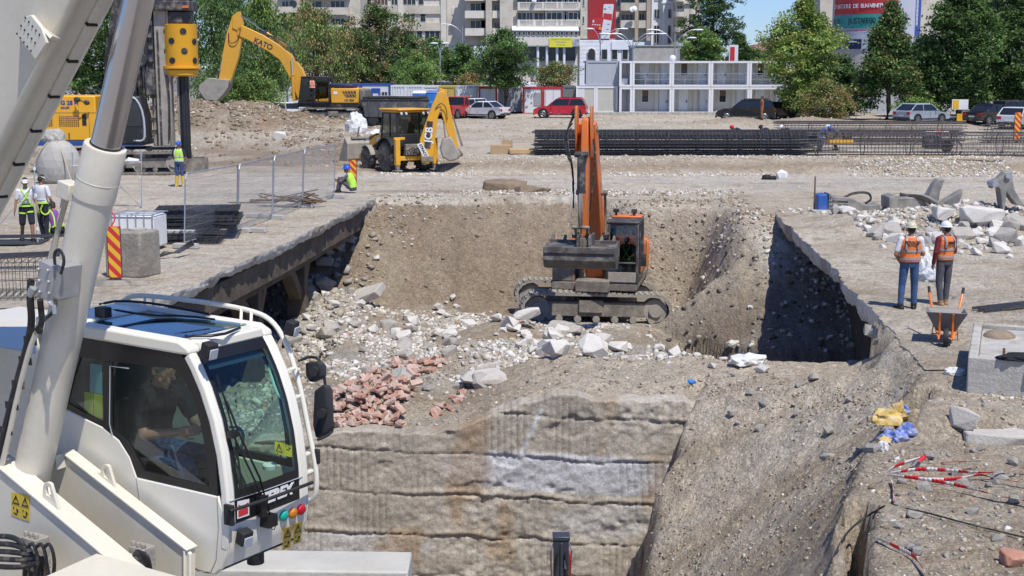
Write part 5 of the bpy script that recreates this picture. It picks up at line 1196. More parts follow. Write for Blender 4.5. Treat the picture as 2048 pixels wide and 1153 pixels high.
    if cap:
        def cp(b):
            dome(b,.092,.112,.085,.045)
            b.loft([[hp_(x,y+.085+sg*.0,z-(x*x)*2.2) for x,y in((-.07,0),(-.06,.06),(-.03,.085),(0,.09),(.03,.085),(.06,.06),(.07,0))] for sg,z in((0,.055),(0,.045))])
        P('cap',cap,t,cp)
    return t
ORV=mat('vest_orange',(.75,.20,.05),.8,var=.08,vs=9,bump=.5,bs=30); GRV=mat('vest_lime',(.45,.75,.08),.8,var=.08,vs=9,bump=.5,bs=30); REF=mat('reflective_grey',(.30,.29,.30),.5,var=.1)
REFS=mat('reflective_silver',(.55,.56,.55),.45)
JEAN=mat('denim',(.045,.095,.20),.9,var=.25,vs=7,bump=1,bs=22); NAVY=mat('navy_cloth',(.018,.022,.035),.9,var=.25,vs=7,bump=1,bs=22); GRYT=mat('grey_trousers',(.085,.085,.10),.9,var=.2,vs=7,bump=1,bs=22)
WTS=mat('white_tshirt',(.66,.66,.68),.9,var=.06,vs=7,bump=1,bs=18); MAR=mat('maroon_shirt',(.16,.015,.025),.85,var=.15,vs=7,bump=1,bs=20); PUR=mat('purple_tshirt',(.19,.06,.27),.9,var=.12,vs=7,bump=1,bs=18)
BLT=mat('blue_helmet',(.01,.10,.55),.35,var=.05); WHH=mat('white_helmet',(.72,.73,.74),.35,var=.04); CRH=mat('cream_helmet',(.58,.53,.38),.4,var=.05); YBO=mat('yellow_boots',(.62,.42,.06),.5,var=.1); TANB=mat('tan_boots',(.34,.20,.11),.8,var=.15); RDH=mat('red_helmet',(.6,.02,.015),.35)
BLW=mat('blue_work_trousers',(.05,.075,.20),.9,var=.4,vs=9,bump=1,bs=22); TXT=mat('print_dark',(.03,.02,.03),.6)
def at(x,y,z=None):
    h=hit(x,y) if z is None else G(x,y,z); return (h.x,h.y,h.z+.0)
# the two men in orange vests
p=at(1815,622); person('man in an orange vest, blue jeans and a cream helmet seen from behind',p,R(-4),dict(wL=(-.19,.10,.98),eL=(-.285,-.04,1.13),wR=(.14,.22,1.12),eR=(.26,.02,1.13),aL=(-.15,-.02,.09),kL=(-.125,.03,.51),aR=(.13,.06,.09),kR=(.12,.05,.51)),
   top=WTS,trous=JEAN,vest=ORV,stripes=REF,vtext=('STRACO',.078,TXT,.0,.06,0.),helmet=CRH,scale=1.0,look=R(12),feet=(R(-35),R(15)),vox=.009,stout=1.06)
p=at(1885,614); person('man in a maroon long sleeved shirt, orange vest and white helmet',p,R(22),dict(wL=(-.26,.04,.90),eL=(-.26,-.03,1.15),wR=(.12,.20,1.08),eR=(.25,.02,1.14),aL=(-.07,-.02,.09),aR=(.09,.03,.09)),
   top=MAR,sleeve='long',trous=GRYT,vest=ORV,stripes=REF,vtext=('STRACO',.07,TXT,.03,.03,.2),helmet=WHH,shoes=TANB,scale=.975,look=R(10),feet=(R(-10),R(10)),vox=.009)
# left yard: two in white shirts and a crouching one in purple
p=at(57,494); person('man in a white shirt and dark shorts with lime harness straps, walking',p,R(-158),dict(aL=(-.13,.14,.09),kL=(-.12,.10,.52),aR=(.14,-.22,.13),kR=(.12,-.02,.50),wL=(-.30,.10,.90),wR=(.30,.02,.88)),
   top=WTS,trous=NAVY,leg='short',harness=GRV,cap=WTS,scale=1.02,vox=.011,nod=R(15))
p=at(88,478); person('man in a white t-shirt and white cap with lime leg straps',p,R(-20),dict(wR=(.22,.16,.93),eR=(.30,-.02,1.12),aL=(-.10,.10,.09)),
   top=WTS,trous=NAVY,cap=WTS,scale=1.02,vox=.011,harness=None,nod=R(30),look=R(-10))
P('leg_harness',GRV,bpy.data.objects['person.003'] if 'person.003' in bpy.data.objects else None,lambda b:(ringtorso(b,[((0,0,.98),.175,.13),((0,0,1.03),.17,.128)],(1,0,0),.03),[b.tube([(s*.15,-.13,1.0),(s*.03,-.14,.80),(s*.14,-.10,.66),(s*.21,.02,.72),(s*.17,.12,.9)],.022,5,sm=1) for s in(-1,1)]))
p=at(116,536); person('crouching man in a purple t-shirt, lime harness and blue cap',p,R(38),dict(pelvis=(0,-.16,.72),waist=(0,-.11,.87),chest=(0,.02,1.05),neck=(0,.11,1.20),head=(0,.19,1.32),sL=(-.18,.07,1.14),sR=(.18,.07,1.14),eL=(-.25,.22,.90),wL=(-.16,.44,.84),eR=(.25,.22,.90),wR=(.14,.46,.86),
   hL=(-.10,-.15,.70),hR=(.10,-.15,.70),kL=(-.17,.20,.50),kR=(.16,.18,.46),aL=(-.14,-.02,.09),aR=(.13,-.12,.09)),top=PUR,trous=NAVY,harness=GRV,cap=mat('blue_cap',(.06,.13,.26),.8),nod=R(25),vox=.011,scale=1.05)
# banksman by the rig
p=at(360,374); person('man in a lime vest, blue helmet and yellow rubber boots facing the drill rig',p,R(-8),dict(wL=(-.14,.24,1.06),eL=(-.27,.0,1.12),wR=(.15,.25,1.06),eR=(.28,.02,1.12),aL=(-.14,-.02,.09),aR=(.15,.0,.09)),
   top=NAVY,trous=BLW,vest=GRV,stripes=REFS,helmet=BLT,shoes=YBO,boot=.34,scale=1.03,vox=.013,hair=None)
# seated worker beside the striped panel
SITP=dict(pelvis=(0,-.22,.16),waist=(0,-.20,.32),chest=(0,-.12,.52),neck=(0,-.04,.68),head=(0,.0,.82),sL=(-.18,-.06,.61),sR=(.18,-.06,.61),eL=(-.22,.14,.42),wL=(-.10,.34,.46),eR=(.22,.14,.42),wR=(.08,.36,.44),
   hL=(-.10,-.20,.16),hR=(.10,-.20,.16),kL=(-.15,.22,.50),kR=(.14,.22,.48),aL=(-.14,.30,.09),aR=(.13,.34,.09))
p=at(694,386); person('seated man in a blue helmet hugging his knees beside the striped panel',(p[0],p[1],p[2]),R(80),SITP,top=mat('grey_tee',(.13,.13,.17),.9),trous=GRYT,vest=GRV,stripes=None,helmet=BLT,vox=.012,scale=1.1,hair=None)
# ================================================================ machine kit
ORG=mat('orange_paint',(.72,.17,.025),.42,var=.14,vs=1.2,dirt=(.33,.24,.16),da=.42,ds=2.2,fine=.05)
ORGD=mat('orange_paint_shaded_dusty',(.48,.115,.03),.5,var=.15,vs=1.2,dirt=(.27,.16,.10),da=.4,ds=2.0)  # darker, dusty copy of the orange with shade put into its colour
MUD=mat('muddy_steel',(.19,.17,.145),.8,.0,var=.3,vs=3,bump=1,bs=25,dirt=(.34,.30,.24),da=.45,ds=3,fine=.2)
MUDL=mat('dusty_grey',(.32,.295,.255),.85,var=.25,vs=3,bump=.8,bs=25,dirt=(.40,.36,.29),da=.5,ds=2.5,fine=.15)
YL=mat('excavator_yellow',(.68,.35,.035),.4,var=.06,vs=1,dirt=(.40,.27,.10),da=.2,ds=1.5)
YJ=mat('loader_yellow',(.72,.36,.02),.4,var=.07,vs=1,dirt=(.36,.29,.19),da=.28,ds=2.6,fine=.05)
CABK=mat('cab_black',(.022,.022,.024),.45,var=.2,dirt=DUST,da=.12)
GL=glass('cab_glass',(.62,.72,.70),.55); GLD=glass('dark_glass',(.45,.55,.52),.35)
HOSE=mat('hose_rubber',(.02,.02,.021),.6,var=.2,dirt=DUST,da=.25,ds=6)
def stadium(L,h,n=8,sag=0):
    r=h/2; pts=[]
    for k in range(n+1): a=-math.pi/2+math.pi*k/n; pts.append((L/2-r+r*math.cos(a),r+r*math.sin(a)))
    for k in range(n+1): a=math.pi/2+math.pi*k/n; pts.append((-L/2+r+r*math.cos(a),r+r*math.sin(a)))
    return pts
def resample(pts,step):
    P_=[Vector((p[0],p[1])) for p in pts]; P_.append(P_[0]); out=[]; acc=0; nx=0
    for i in range(len(P_)-1):
        a,b=P_[i],P_[i+1]; L=(b-a).length
        while nx<=acc+L: t=(nx-acc)/L if L>0 else 0; out.append((a.lerp(b,t),(b-a).normalized() if L>0 else Vector((1,0)))); nx+=step
        acc+=L
    return out
def track(par,x,L,h,w,m=MUD,mf=MUDL):
    """crawler along local y at lateral offset x"""
    def belt(b):
        pts=stadium(L,h); 
        ring=lambda xx,ins:[(xx,p[0]*(1-ins/L*2),ins+(p[1])*(1-2*ins/h)) for p in pts]
        b.loft([ring(x-w/2,.05),ring(x-w/2,0.02),ring(x+w/2,0.02),ring(x+w/2,.05)],caps=False)
        b.loft([ring(x-w/2,.09),ring(x+w/2,.09)],caps=False); b.loft([ring(x-w/2,.05),ring(x-w/2,.09)],caps=False); b.loft([ring(x+w/2,.05),ring(x+w/2,.09)],caps=False)
        for p,d in resample(pts,.19):
            n=Vector((d.y,-d.x)); c=p
            b.beam((x-w/2,c.x+n.x*.0,c.y+n.y*.0),(x+w/2,c.x,c.y),.03,.07,up=(0,n.x,n.y)); b.beam((x-w/2,c.x+d.x*.07,c.y+d.y*.07),(x+w/2,c.x+d.x*.07,c.y+d.y*.07),.11,.035,up=(0,n.x,n.y))
    P('track_belt',m,par,belt,smooth=0)
    P('track_frame',MUD,par,lambda b:(b.box(x-w*.28,x+w*.28,-L/2+h*.5,L/2-h*.5,h*.28,h*.72),b.box(x-w*.40,x+w*.40,-L*.12,L*.04,h*.40,h*.78)),bevel=.02)
    for sy in(-1,1):
        P('sprocket' if sy<0 else 'idler',mf,par,lambda b:(b.cyl((x-w*.3,sy*(L/2-h/2),h/2),(x+w*.3,sy*(L/2-h/2),h/2),h*.36,n=18),b.cyl((x-w*.42,sy*(L/2-h/2),h/2),(x+w*.42,sy*(L/2-h/2),h/2),h*.2,n=14)),smooth=30)
    for k in range(7): y=-L/2+h*.6+(L-h*1.2)*k/6; P('track_roller',m,par,lambda b:b.cyl((x-w*.34,y,h*.2),(x+w*.34,y,h*.2),h*.11,n=10))
    return
def ram(par,p0,p1,r,frac=.55,m=None,name='hydraulic_ram'):
    p0,p1=Vector(p0),Vector(p1); q=p0.lerp(p1,frac); d=(p1-p0).normalized()
    o=P(name,m or DARK,par,lambda b:(b.cyl(p0,q,r,n=12),b.cyl(q-d*.08,q+d*.02,r*1.2,n=12),b.cyl(p0-Vector((r*1.6,0,0)),p0+Vector((r*1.6,0,0)),r*.9,n=10)))
    P('piston_rod',CHROME,o,lambda b:(b.cyl(q,p1,r*.5,n=10)))
    return o
def glasscab(par,x0,x1,y0,y1,z0,z1,slope=.15,m=CABK,gm=GL,post=.07,roofm=None,hatch=False):
    """cab of posts and panes; front at +y"""
    c=bpy.data.objects.new('cab',None); COL.objects.link(c); c.parent=par
    fy=lambda z:y1-slope*(z-z0)/(z1-z0)
    def fr(b):
        for x in(x0,x1):
            b.beam((x,y1,z0),(x,fy(z1),z1),post,post,up=(1,0,0)); b.beam((x,y0,z0),(x,y0,z1),post*1.5,post*1.5,up=(1,0,0)); ym=(y0+y1)/2-.1; b.beam((x,ym,z0),(x,ym,z1),post,post,up=(1,0,0))
            b.beam((x,y0,z1-post/2),(x,fy(z1),z1-post/2),post,post); b.beam((x,y0,z0+.05),(x,y1,z0+.05),post*1.2,.12)
        for z,y in((z0+.05,y1),(z1-post/2,fy(z1)),(z0+(z1-z0)*.33,fy(z0+(z1-z0)*.33))): b.beam((x0,y,z),(x1,y,z),post*.8,post*.8,up=(0,1,0))
        b.beam((x0,y0,z1-post/2),(x1,y0,z1-post/2),post,post); b.beam((x0,y0,z0+.3),(x1,y0,z0+.3),post,.6)
    P('cab_frame',m,c,fr,bevel=.015)
    P('cab_floor',m,c,lambda b:b.box(x0+.01,x1-.01,y0+.01,y1-.01,z0-.1,z0),smooth=0)
    P('roof',roofm or m,c,lambda b:b.box(x0-.05,x1+.05,y0-.05,fy(z1)+.06,z1+.001,z1+.09),bevel=.035)
    P('windscreen',gm,c,lambda b:b.quad((x0,y1-.005,z0+.1),(x1,y1-.005,z0+.1),(x1,fy(z1)-.005,z1-.05),(x0,fy(z1)-.005,z1-.05)),smooth=0)
    for x in(x0,x1): P('side_window',gm,c,lambda b:b.quad((x,y0+.05,z0+.35),(x,y1-.05,z0+.12),(x,fy(z1)-.05,z1-.06),(x,y0+.05,z1-.06)),smooth=0)
    P('rear_window',gm,c,lambda b:b.quad((x0,y0,z0+.6),(x1,y0,z0+.6),(x1,y0,z1-.06),(x0,y0,z1-.06)),smooth=0)
    P('seat',BLACK,c,lambda b:(b.box((x0+x1)/2-.22,(x0+x1)/2+.22,y0+.25,y0+.72,z0+.3,z0+.45),b.box((x0+x1)/2-.21,(x0+x1)/2+.21,y0+.15,y0+.27,z0+.45,z0+1.05)),bevel=.04)
    return c
def plate_sides(b,poly,w,th=.04):
    b.prism(poly,'x',-w/2,w/2)
def arm_part(par,name,poly,w,m,**k): return P(name,m,par,lambda b:b.prism(poly,'x',-w/2,w/2),bevel=.03,**k)
def bucket(par,name,c,rad,w,a0,m,teeth=5,a_open=.9):
    """scoop in the local y-z plane: c centre, a0 direction of the back"""
    cy,cz=c
    def f(b):
        n=9; out=[];inn=[]
        for k in range(n):
            a=a0-1.9+3.3*k/(n-1); rr=rad*(1.0+.25*max(0,(k-5))/3); out.append((cy+rr*math.cos(a),cz+rr*math.sin(a))); inn.append((cy+(rr-.05)*math.cos(a),cz+(rr-.05)*math.sin(a)))
        prof=out+inn[::-1]; b.prism(prof,'x',-w/2,w/2)
        for sx in(-1,1): b.prism(out,'x',sx*w/2-(.04 if sx>0 else 0),sx*w/2+(.04 if sx<0 else 0))
        e=Vector((0,)+out[-1]); d=(Vector((0,)+out[-1])-Vector((0,)+out[-2])).normalized()
        for k in range(teeth):
            x=-w/2+w*(k+.5)/teeth; b.beam(e+Vector((x,0,0))-d*.05,e+Vector((x,0,0))+d*.2,.12,.07,w1=.06,h1=.02)
        # ears
        q=Vector((0,cy+rad*1.1*math.cos(a0-1.35),cz+rad*1.1*math.sin(a0-1.35)))
    return P(name,m,par,f,smooth=30)
# ================================================================ orange excavator in the pit
base=hit(1186,632); ex=thing('excavator','orange crawler excavator facing the camera from the pit floor','excavator',(A(1180,640,45.3).x,45.3,base.z-.0))
ex.location.z=tz(ex.location.x,45.3)+.10
und=bpy.data.objects.new('undercarriage',None); COL.objects.link(und); und.parent=ex; und.rotation_euler=(R(-2),R(0),R(-90+4))
track(und,-1.32,4.95,1.08,.64,m=MUDL); track(und,1.32,4.95,1.08,.64,m=MUDL)
P('centre_frame',MUD,und,lambda b:(b.box(-.9,.9,-.7,.7,.45,.85),b.box(-1.2,1.2,.5,.9,.4,.7),b.box(-1.2,1.2,-.9,-.5,.4,.7),b.cyl((0,0,.85),(0,0,1.12),.62,n=20)),bevel=.03)
hs=bpy.data.objects.new('upper_body',None); COL.objects.link(hs); hs.parent=ex; hs.rotation_euler=(0,0,R(180-11)); hs.location=(.28,0,.02)
P('deck',MUD,hs,lambda b:(b.box(-1.4,1.4,-2.6,1.35,1.12,1.38),b.box(-.55,.55,.9,1.75,1.12,1.5)),bevel=.03)
P('counterweight',ORG,hs,lambda b:b.prism([(-1.42,1.25),(1.42,1.25),(1.42,2.25),(1.2,2.45),(-1.2,2.45),(-1.42,2.25)],'y',-3.1,-2.5),bevel=.06)
P('engine_hood',ORGD,hs,lambda b:(b.box(-1.38,1.38,-2.48,-.75,1.39,2.35),b.box(.55,1.38,-.74,.5,1.39,2.1)),bevel=.05)
P('tool_box',MUD,hs,lambda b:(b.box(.62,1.36,.51,1.3,1.39,1.95)),bevel=.04)
P('tread_plate',MUD,hs,lambda b:b.box(.66,1.3,.6,1.2,1.955,1.98))
P('exhaust',DARK,hs,lambda b:b.tube([(.9,-1.6,2.3),(.9,-1.6,2.75),(.9,-1.75,2.85)],.06,8))
P('handrail',ORG,hs,lambda b:(b.tube([(1.36,1.25,1.4),(1.36,1.25,2.65),(1.36,.1,2.65),(1.36,.1,2.1)],.02,6),b.tube([(.7,1.3,1.4),(.7,1.3,2.4),(1.3,1.3,2.4)],.02,6)))
c=glasscab(hs,-1.40,-.46,-.45,1.35,1.42,3.30,.22,m=mat('dusty_cab',(.05,.05,.052),.5,var=.25,dirt=(.30,.28,.25),da=.30,ds=3),gm=GL)
P('roof_trim',ORG,c,lambda b:b.box(-1.42,-.44,-.45,.2,3.392,3.45),bevel=.02)
for k in range(4): P('work_lamp',DARK,c,lambda b:b.ell((-1.24+k*.2,1.10,3.30),(.06,.06,.06),8,6))
for x in(-1.15,-.55): P('beacon',BLACK,c,lambda b:(b.cyl((x,-.1,3.4),(x,-.1,3.55),.04,n=8),b.box(x-.09,x+.09,-.2,0,3.55,3.66)),bevel=.02)
P('mirror',CABK,c,lambda b:(b.tube([(-1.42,1.1,2.3),(-1.6,1.25,2.35),(-1.6,1.25,2.1)],.015,5),b.box(-1.70,-1.52,1.22,1.27,1.95,2.35)),bevel=.02)
P('guard_rail',STEEL,c,lambda b:[b.tube([(-1.36,1.40,z),(-.5,1.40,z)],.015,5) for z in(2.05,)])
P('orange_stripe',ORG,c,lambda b:b.box(-1.455,-1.438,-.2,.3,1.6,2.1),smooth=0)
P('lower_windscreen_dirt',MUDL,c,lambda b:b.box(-1.38,-.48,1.36,1.38,1.42,1.75),bevel=.01)
# boom and stick in the plane x=0 (y forward, z up)
bz=lambda z:1.5+(z-1.5)*.845
bm_=[(y,bz(z)) for y,z in[(.55,1.55),(1.05,1.45),(1.75,3.3),(2.45,4.9),(3.35,7.0),(3.45,7.55),(3.2,7.65),(2.9,7.35),(1.75,5.3),(.75,3.2),(.35,1.9)]]
bo=arm_part(hs,'boom',bm_,.60,ORG)
P('boom_belly',ORGD,bo,lambda b:b.loft([[(-.27,y+.012,z-.004),(.27,y+.012,z-.004)] for y,z in((1.07,bz(1.5)),(1.76,bz(3.3)),(2.46,bz(4.9)),(3.3,bz(6.85)))],caps=False,closed=False),smooth=0)  # belly strip: shade of the boom underside painted as darker orange
for sx in(-1,1): ram(bo,(sx*.42,1.15,1.35),(sx*.42,1.95,bz(4.9)),.10,.55)
P('boom_pin',MUD,bo,lambda b:(b.cyl((-.5,1.95,bz(4.9)),(.5,1.95,bz(4.9)),.09,n=10),b.cyl((-.34,3.2,bz(7.35)),(.34,3.2,bz(7.35)),.1,n=12)))
# stick: hangs from the boom head
st=[(3.55,7.75),(3.9,7.65),(4.05,6.7),(3.95,4.6),(3.86,3.2),(3.62,3.2),(3.48,4.6),(3.3,6.7)]
sk=P('stick',ORG,hs,lambda b:b.prism(st,'x',-.02-.55+.33,.24-.28),bevel=.03)
sk.location=(.10,.05,3.2*(1-.80)); sk.scale=(1,1,.80)
P('stick_plate',ORG,sk,lambda b:(b.prism([(3.45,8.15),(3.75,8.15),(3.85,7.6),(3.6,6.2),(3.4,6.2),(3.25,7.3)],'x',-.34,-.27),b.prism([(3.45,8.15),(3.75,8.15),(3.85,7.6),(3.6,6.2),(3.4,6.2),(3.25,7.3)],'x',.12,.19)),bevel=.02)
ram(sk,(-.08,4.16,6.35),(-.08,4.25,3.6),.125,.52,m=DARK,name='bucket_ram')
P('link',MUD,sk,lambda b:(b.beam((-.26,3.75,3.25),(-.26,4.2,3.6),.06,.16),b.beam((.10,3.75,3.25),(.10,4.2,3.6),.06,.16),b.cyl((-.35,4.2,3.6),(.19,4.2,3.6),.07,n=10),b.cyl((-.4,3.75,3.2),(.25,3.75,3.2),.08,n=10),b.box(-.22,.06,3.55,4.15,2.5,3.2)),bevel=.02)
P('hose',HOSE,sk,lambda b:([b.tube([(.22+.03*k,3.6,7.9-.2*k),(.42+.04*k,3.7,7.3-.1*k),(.36,3.95,6.6-.15*k),(.22,4.0,6.0),(.17,4.0,5.2-k*.3)],.025,5,sm=2) for k in range(4)],b.tube([(-.36,3.6,6.9),(-.46,3.75,6.2),(-.40,3.9,5.3),(-.32,3.95,4.2)],.03,5,sm=2)))
P('white_hose',WHITE,sk,lambda b:b.tube([(.2,3.98,5.6),(.26,4.05,5.1),(.17,4.08,4.7),(.27,4.05,4.3),(.2,4.0,3.9)],.016,5,sm=2))
bk=P('bucket',MUDL,hs,lambda b:None or b.add([],[])) if False else None
def bkt(b):
    # wide curled bucket seen from behind: back plate, curved floor, cheeks
    W2=1.06; prof=[(3.35,2.95),(3.35,2.45),(3.55,2.1),(3.95,1.95),(4.35,2.05),(4.55,2.35),(4.5,2.8),(4.44,2.8),(4.47,2.4),(4.3,2.13),(3.95,2.03),(3.58,2.17),(3.42,2.47),(3.42,2.95)]
    b.prism(prof,'x',-W2,W2)
    for s in(-1,1): b.prism(prof[:7],'x',s*W2-.04,s*W2+.04)
    b.box(-W2,W2,3.42,4.44,2.78,2.84); b.box(-W2-.02,W2+.02,4.47,4.58,2.62,2.86)
    for x in(-.34,.02): b.box(x,x+.07,3.5,4.5,2.842,3.25)
    for k in range(6): x=-W2+.1+k*.38; b.beam((x+.05,3.36,2.9),(x+.05,3.22,3.12),.14,.06,w1=.07,h1=.03)
bk=P('bucket',mat('bucket_steel',(.11,.10,.09),.6,.4,var=.3,vs=3,dirt=(.36,.33,.28),da=.4,ds=2.2),hs,bkt,bevel=.02); bk.location=(.02,.05,.62); bk.scale=(1,1,.82)
# driver of the orange excavator
DRV=dict(pelvis=(0,-.05,.50),waist=(0,-.08,.66),chest=(0,-.06,.88),neck=(0,-.03,1.05),head=(0,.0,1.19),sL=(-.18,-.04,.98),sR=(.18,-.04,.98),eL=(-.25,.08,.74),wL=(-.20,.30,.72),eR=(.25,.08,.74),wR=(.20,.30,.72),
   hL=(-.10,-.03,.50),hR=(.10,-.03,.50),kL=(-.15,.40,.50),kR=(.15,.40,.50),aL=(-.13,.50,.10),aR=(.13,.50,.10))
bpy.context.view_layer.update()
mw=hs.matrix_world; q=mw@Vector((-.93,.10,1.42))
person('driver in a dark shirt with lime straps at the levers of the orange excavator',q,hs.rotation_euler.z,DRV,top=NAVY,trous=GRYT,harness=GRV,vox=.013,cap=None)
# ================================================================ yellow excavator on the heap
Yk=94.; sK=FPX/Yk; g0=A(640,243,Yk); kx=thing('excavator','yellow crawler excavator on the spoil heap with its arm raised','excavator',(g0.x,Yk,g0.z),R(90-4))
def KP(px,py): return ((640-px)/sK,(243-py)/sK)
u=bpy.data.objects.new('undercarriage',None); COL.objects.link(u); u.parent=kx; u.rotation_euler=(0,0,R(0))
u.location=(0,-1.0,0)
track(u,-1.15,4.3,.95,.6); track(u,1.15,4.3,.95,.6)
P('centre_frame',MUD,u,lambda b:(b.box(-.9,.9,-.7,.7,.4,.8),b.cyl((0,0,.8),(0,0,1.02),.55,n=18)),bevel=.03)
P('deck',CABK,kx,lambda b:b.box(-1.3,1.3,-3.05,1.6,1.0,1.25),bevel=.03)
P('side_panel',YL,kx,lambda b:(b.box(-1.36,1.36,-2.95,-1.05,1.26,2.25),b.box(.4,1.36,-1.04,1.2,1.26,1.9)),bevel=.06)
P('engine_cover',CABK,kx,lambda b:(b.box(-.9,.9,-2.5,-1.1,2.26,2.5)),bevel=.06)
P('vent',DARK,kx,lambda b:b.prism([(-2.8,1.70),(-2.1,1.68),(-1.85,2.05),(-2.75,2.07)],'x',-1.385,-1.37)); 
P('vent_slats',YL,kx.children[-1],lambda b:[b.beam((-1.39,-2.75+.2*k,1.68),(-1.39,-2.55+.2*k,2.08),.02,.03) for k in range(4)]+[b.beam((-1.39,-2.8,1.85),(-1.39,-1.95,1.88),.02,.03)])
P('maker_plate',WHITE,kx,lambda b:b.box(-1.38,-1.365,-1.5,-1.25,1.85,2.05))
text_mesh('lettering','HD 820',.20,DARK,kx,frame((-1.372,-2.3,1.45),(0,-1,0),(-1,0,0)),bold=.006)
P('counterweight',mat('cw_grey',(.16,.15,.13),.7,var=.2),kx,lambda b:b.box(-1.3,1.3,-3.35,-2.96,1.1,2.2),bevel=.12)
c=glasscab(kx,-1.36,-.42,-.95,1.15,1.26,2.95,.25,m=CABK,gm=GLD)
P('open_door',CABK,c,lambda b:(b.beam((-1.40,-.95,1.4),(-1.95,-1.1,1.4),.05,.05),b.beam((-1.95,-1.1,1.4),(-1.95,-1.1,2.9),.05,.05),b.beam((-1.40,-.95,2.9),(-1.95,-1.1,2.9),.05,.05)),bevel=.01)
P('handrail',DARK,kx,lambda b:(b.tube([(-1.3,-1.1,2.25),(-1.3,-1.1,3.0),(-1.3,-2.0,3.0),(-1.3,-2.0,2.25)],.02,5),b.tube([(-1.3,-1.1,2.6),(-1.3,-2.0,2.6)],.02,5)))
kb=[KP(*q) for q in((600,205),(632,205),(622,178),(607,140),(585,112),(560,92),(530,74),(490,56),(480,60),(479,75),(500,84),(540,106),(563,123),(578,150),(592,185))]
bo=arm_part(kx,'boom',kb,.5,YL); bo.location=(.12,0,0)
text_mesh('lettering','KATO',.50,mat('print_grey_dark',(.06,.05,.05),.5),bo,frame((-.262,)+KP(531,92),(0,-math.cos(R(24)),-math.sin(R(24))),(-1,0,0)),bold=.012)
ka=[KP(*q) for q in((484,30),(470,37),(457,72),(438,160),(450,175),(462,168),(480,118),(489,72),(490,50))]
sk=arm_part(kx,'stick',ka,.36,YL); sk.location=(.12,0,0)
P('stick_plate',YL,sk,lambda b:[b.prism([KP(*q) for q in((484,28),(472,36),(470,60),(486,68),(490,50))],'x',s*.20,s*.25) for s in(-1,1)])
for s in(-1,1):
    r1=ram(kx,(s*.36+.12,)+KP(590,200),(s*.36+.12,)+KP(588,118),.11,.6,m=YL,name='boom_ram')
ram(kx,(.12,)+KP(575,96),(.12,)+KP(486,36),.09,.42,m=YL,name='stick_ram')
ram(kx,(.12,)+KP(458,78),(.12,)+KP(441,142),.10,.62,m=YL,name='bucket_ram')
P('link',MUD,kx,lambda b:(b.beam((.12,)+KP(441,142),(.12,)+KP(430,166),.3,.1),b.beam((.12,)+KP(452,165),(.12,)+KP(430,170),.3,.12),b.cyl((-.2,)+KP(441,142),(.44,)+KP(441,142),.08,n=8)))
P('hose',HOSE,kx,lambda b:([b.tube([(.0,)+KP(600,140+4*k),(-.2,)+KP(590,96+3*k),(-.1,)+KP(555,78+2*k),(.0,)+KP(520,66)],.03,5,sm=2) for k in range(3)],b.tube([(-.12,)+KP(487,62),(-.2,)+KP(480,88),(-.15,)+KP(462,92),(-.1,)+KP(462,70)],.03,5,sm=2)))
def kbk(b):
    pr=[KP(*q) for q in((462,162),(420,158),(402,172),(400,182),(412,200),(436,203),(450,190),(460,176))]
    b.prism(pr,'x',-.55,.55); 
    for k in range(5): x=-.5+k*.25; b.beam((x,)+KP(404,184),(x,)+KP(398,196),.1,.05)
o=P('bucket',MUDL,kx,kbk,bevel=.05); o.location=(.12,0,0)
bpy.context.view_layer.update(); q=kx.matrix_world@Vector((-1.50,.15,1.30))
person('man in an orange vest climbing into the yellow excavator cab',q,R(0),dict(wL=(-.2,.3,1.45),eL=(-.3,.1,1.25),wR=(.2,.3,1.3),eR=(.28,.1,1.2),aL=(-.12,.15,.35),kL=(-.12,.25,.72)),top=NAVY,trous=NAVY,vest=ORV,stripes=REFS,vox=.016,scale=.98,hair=HAIR,nod=R(20))
# ================================================================ backhoe loader
hj=hit(812,343); jb=thing('backhoe_loader','yellow backhoe loader seen from behind on the haul road','backhoe loader',(hj.x,hj.y+.2,hj.z),R(33))
def wheel(par,x,y,r,w,rimm,name='wheel'):
    sx=1 if x>0 else -1
    wo=bpy.data.objects.new(name,None); COL.objects.link(wo); wo.parent=par
    P('tyre',mat('dusty_tyre',(.06,.055,.05),.9,var=.2,vs=4,dirt=(.34,.30,.23),da=.45,ds=3),wo,lambda b:(b.lathe([(r*.62,-w/2),(r*.9,-w/2),(r*.97,-w*.36),(r*.97,w*.36),(r*.9,w/2),(r*.62,w/2),(r*.58,0)],(x,y,r),(1,0,0),28),
      [b.cbox((x+s*w*.22,y+math.cos(a)*r*.965,r+math.sin(a)*r*.965),(w*.52,.07,.07),M=Matrix.Rotation(a,3,'X')@Matrix.Rotation(s*.6,3,'Z')) for a in np.arange(0,6.28,.33) for s in(-1,1)]),smooth=30)
    P('rim',rimm,wo,lambda b:(b.lathe([(r*.60,w*.38),(r*.55,w*.30),(r*.50,w*.05),(r*.22,w*.0),(r*.2,w*.16),(.01,w*.18)] if sx>0 else [(r*.60,-w*.38),(r*.55,-w*.30),(r*.50,-w*.05),(r*.22,0),(r*.2,-w*.16),(.01,-w*.18)],(x,y,r),(1,0,0),20)))
    P('hub',DARK,wo,lambda b:b.cyl((x,y,r),(x+sx*w*.32,y,r),r*.14,n=10))
    return wo
for s in(-1,1): wheel(jb,s*.92,0,.70,.46,YJ); wheel(jb,s*.86,2.15,.52,.34,YJ)
P('chassis',MUD,jb,lambda b:(b.box(-.42,.42,-.7,3.1,.62,.95),b.box(-.75,.75,1.9,2.4,.45,.65),b.cyl((-.85,0,.7),(.85,0,.7),.16,n=10),b.box(-.85,-.5,.75,1.5,.55,.9),b.box(.5,.85,.75,1.5,.55,.9)),bevel=.03)
P('bonnet',YJ,jb,lambda b:b.prism([(1.05,.95),(2.95,.95),(2.95,1.45),(2.8,1.6),(1.05,1.75)],'x',-.42,.42),bevel=.05)
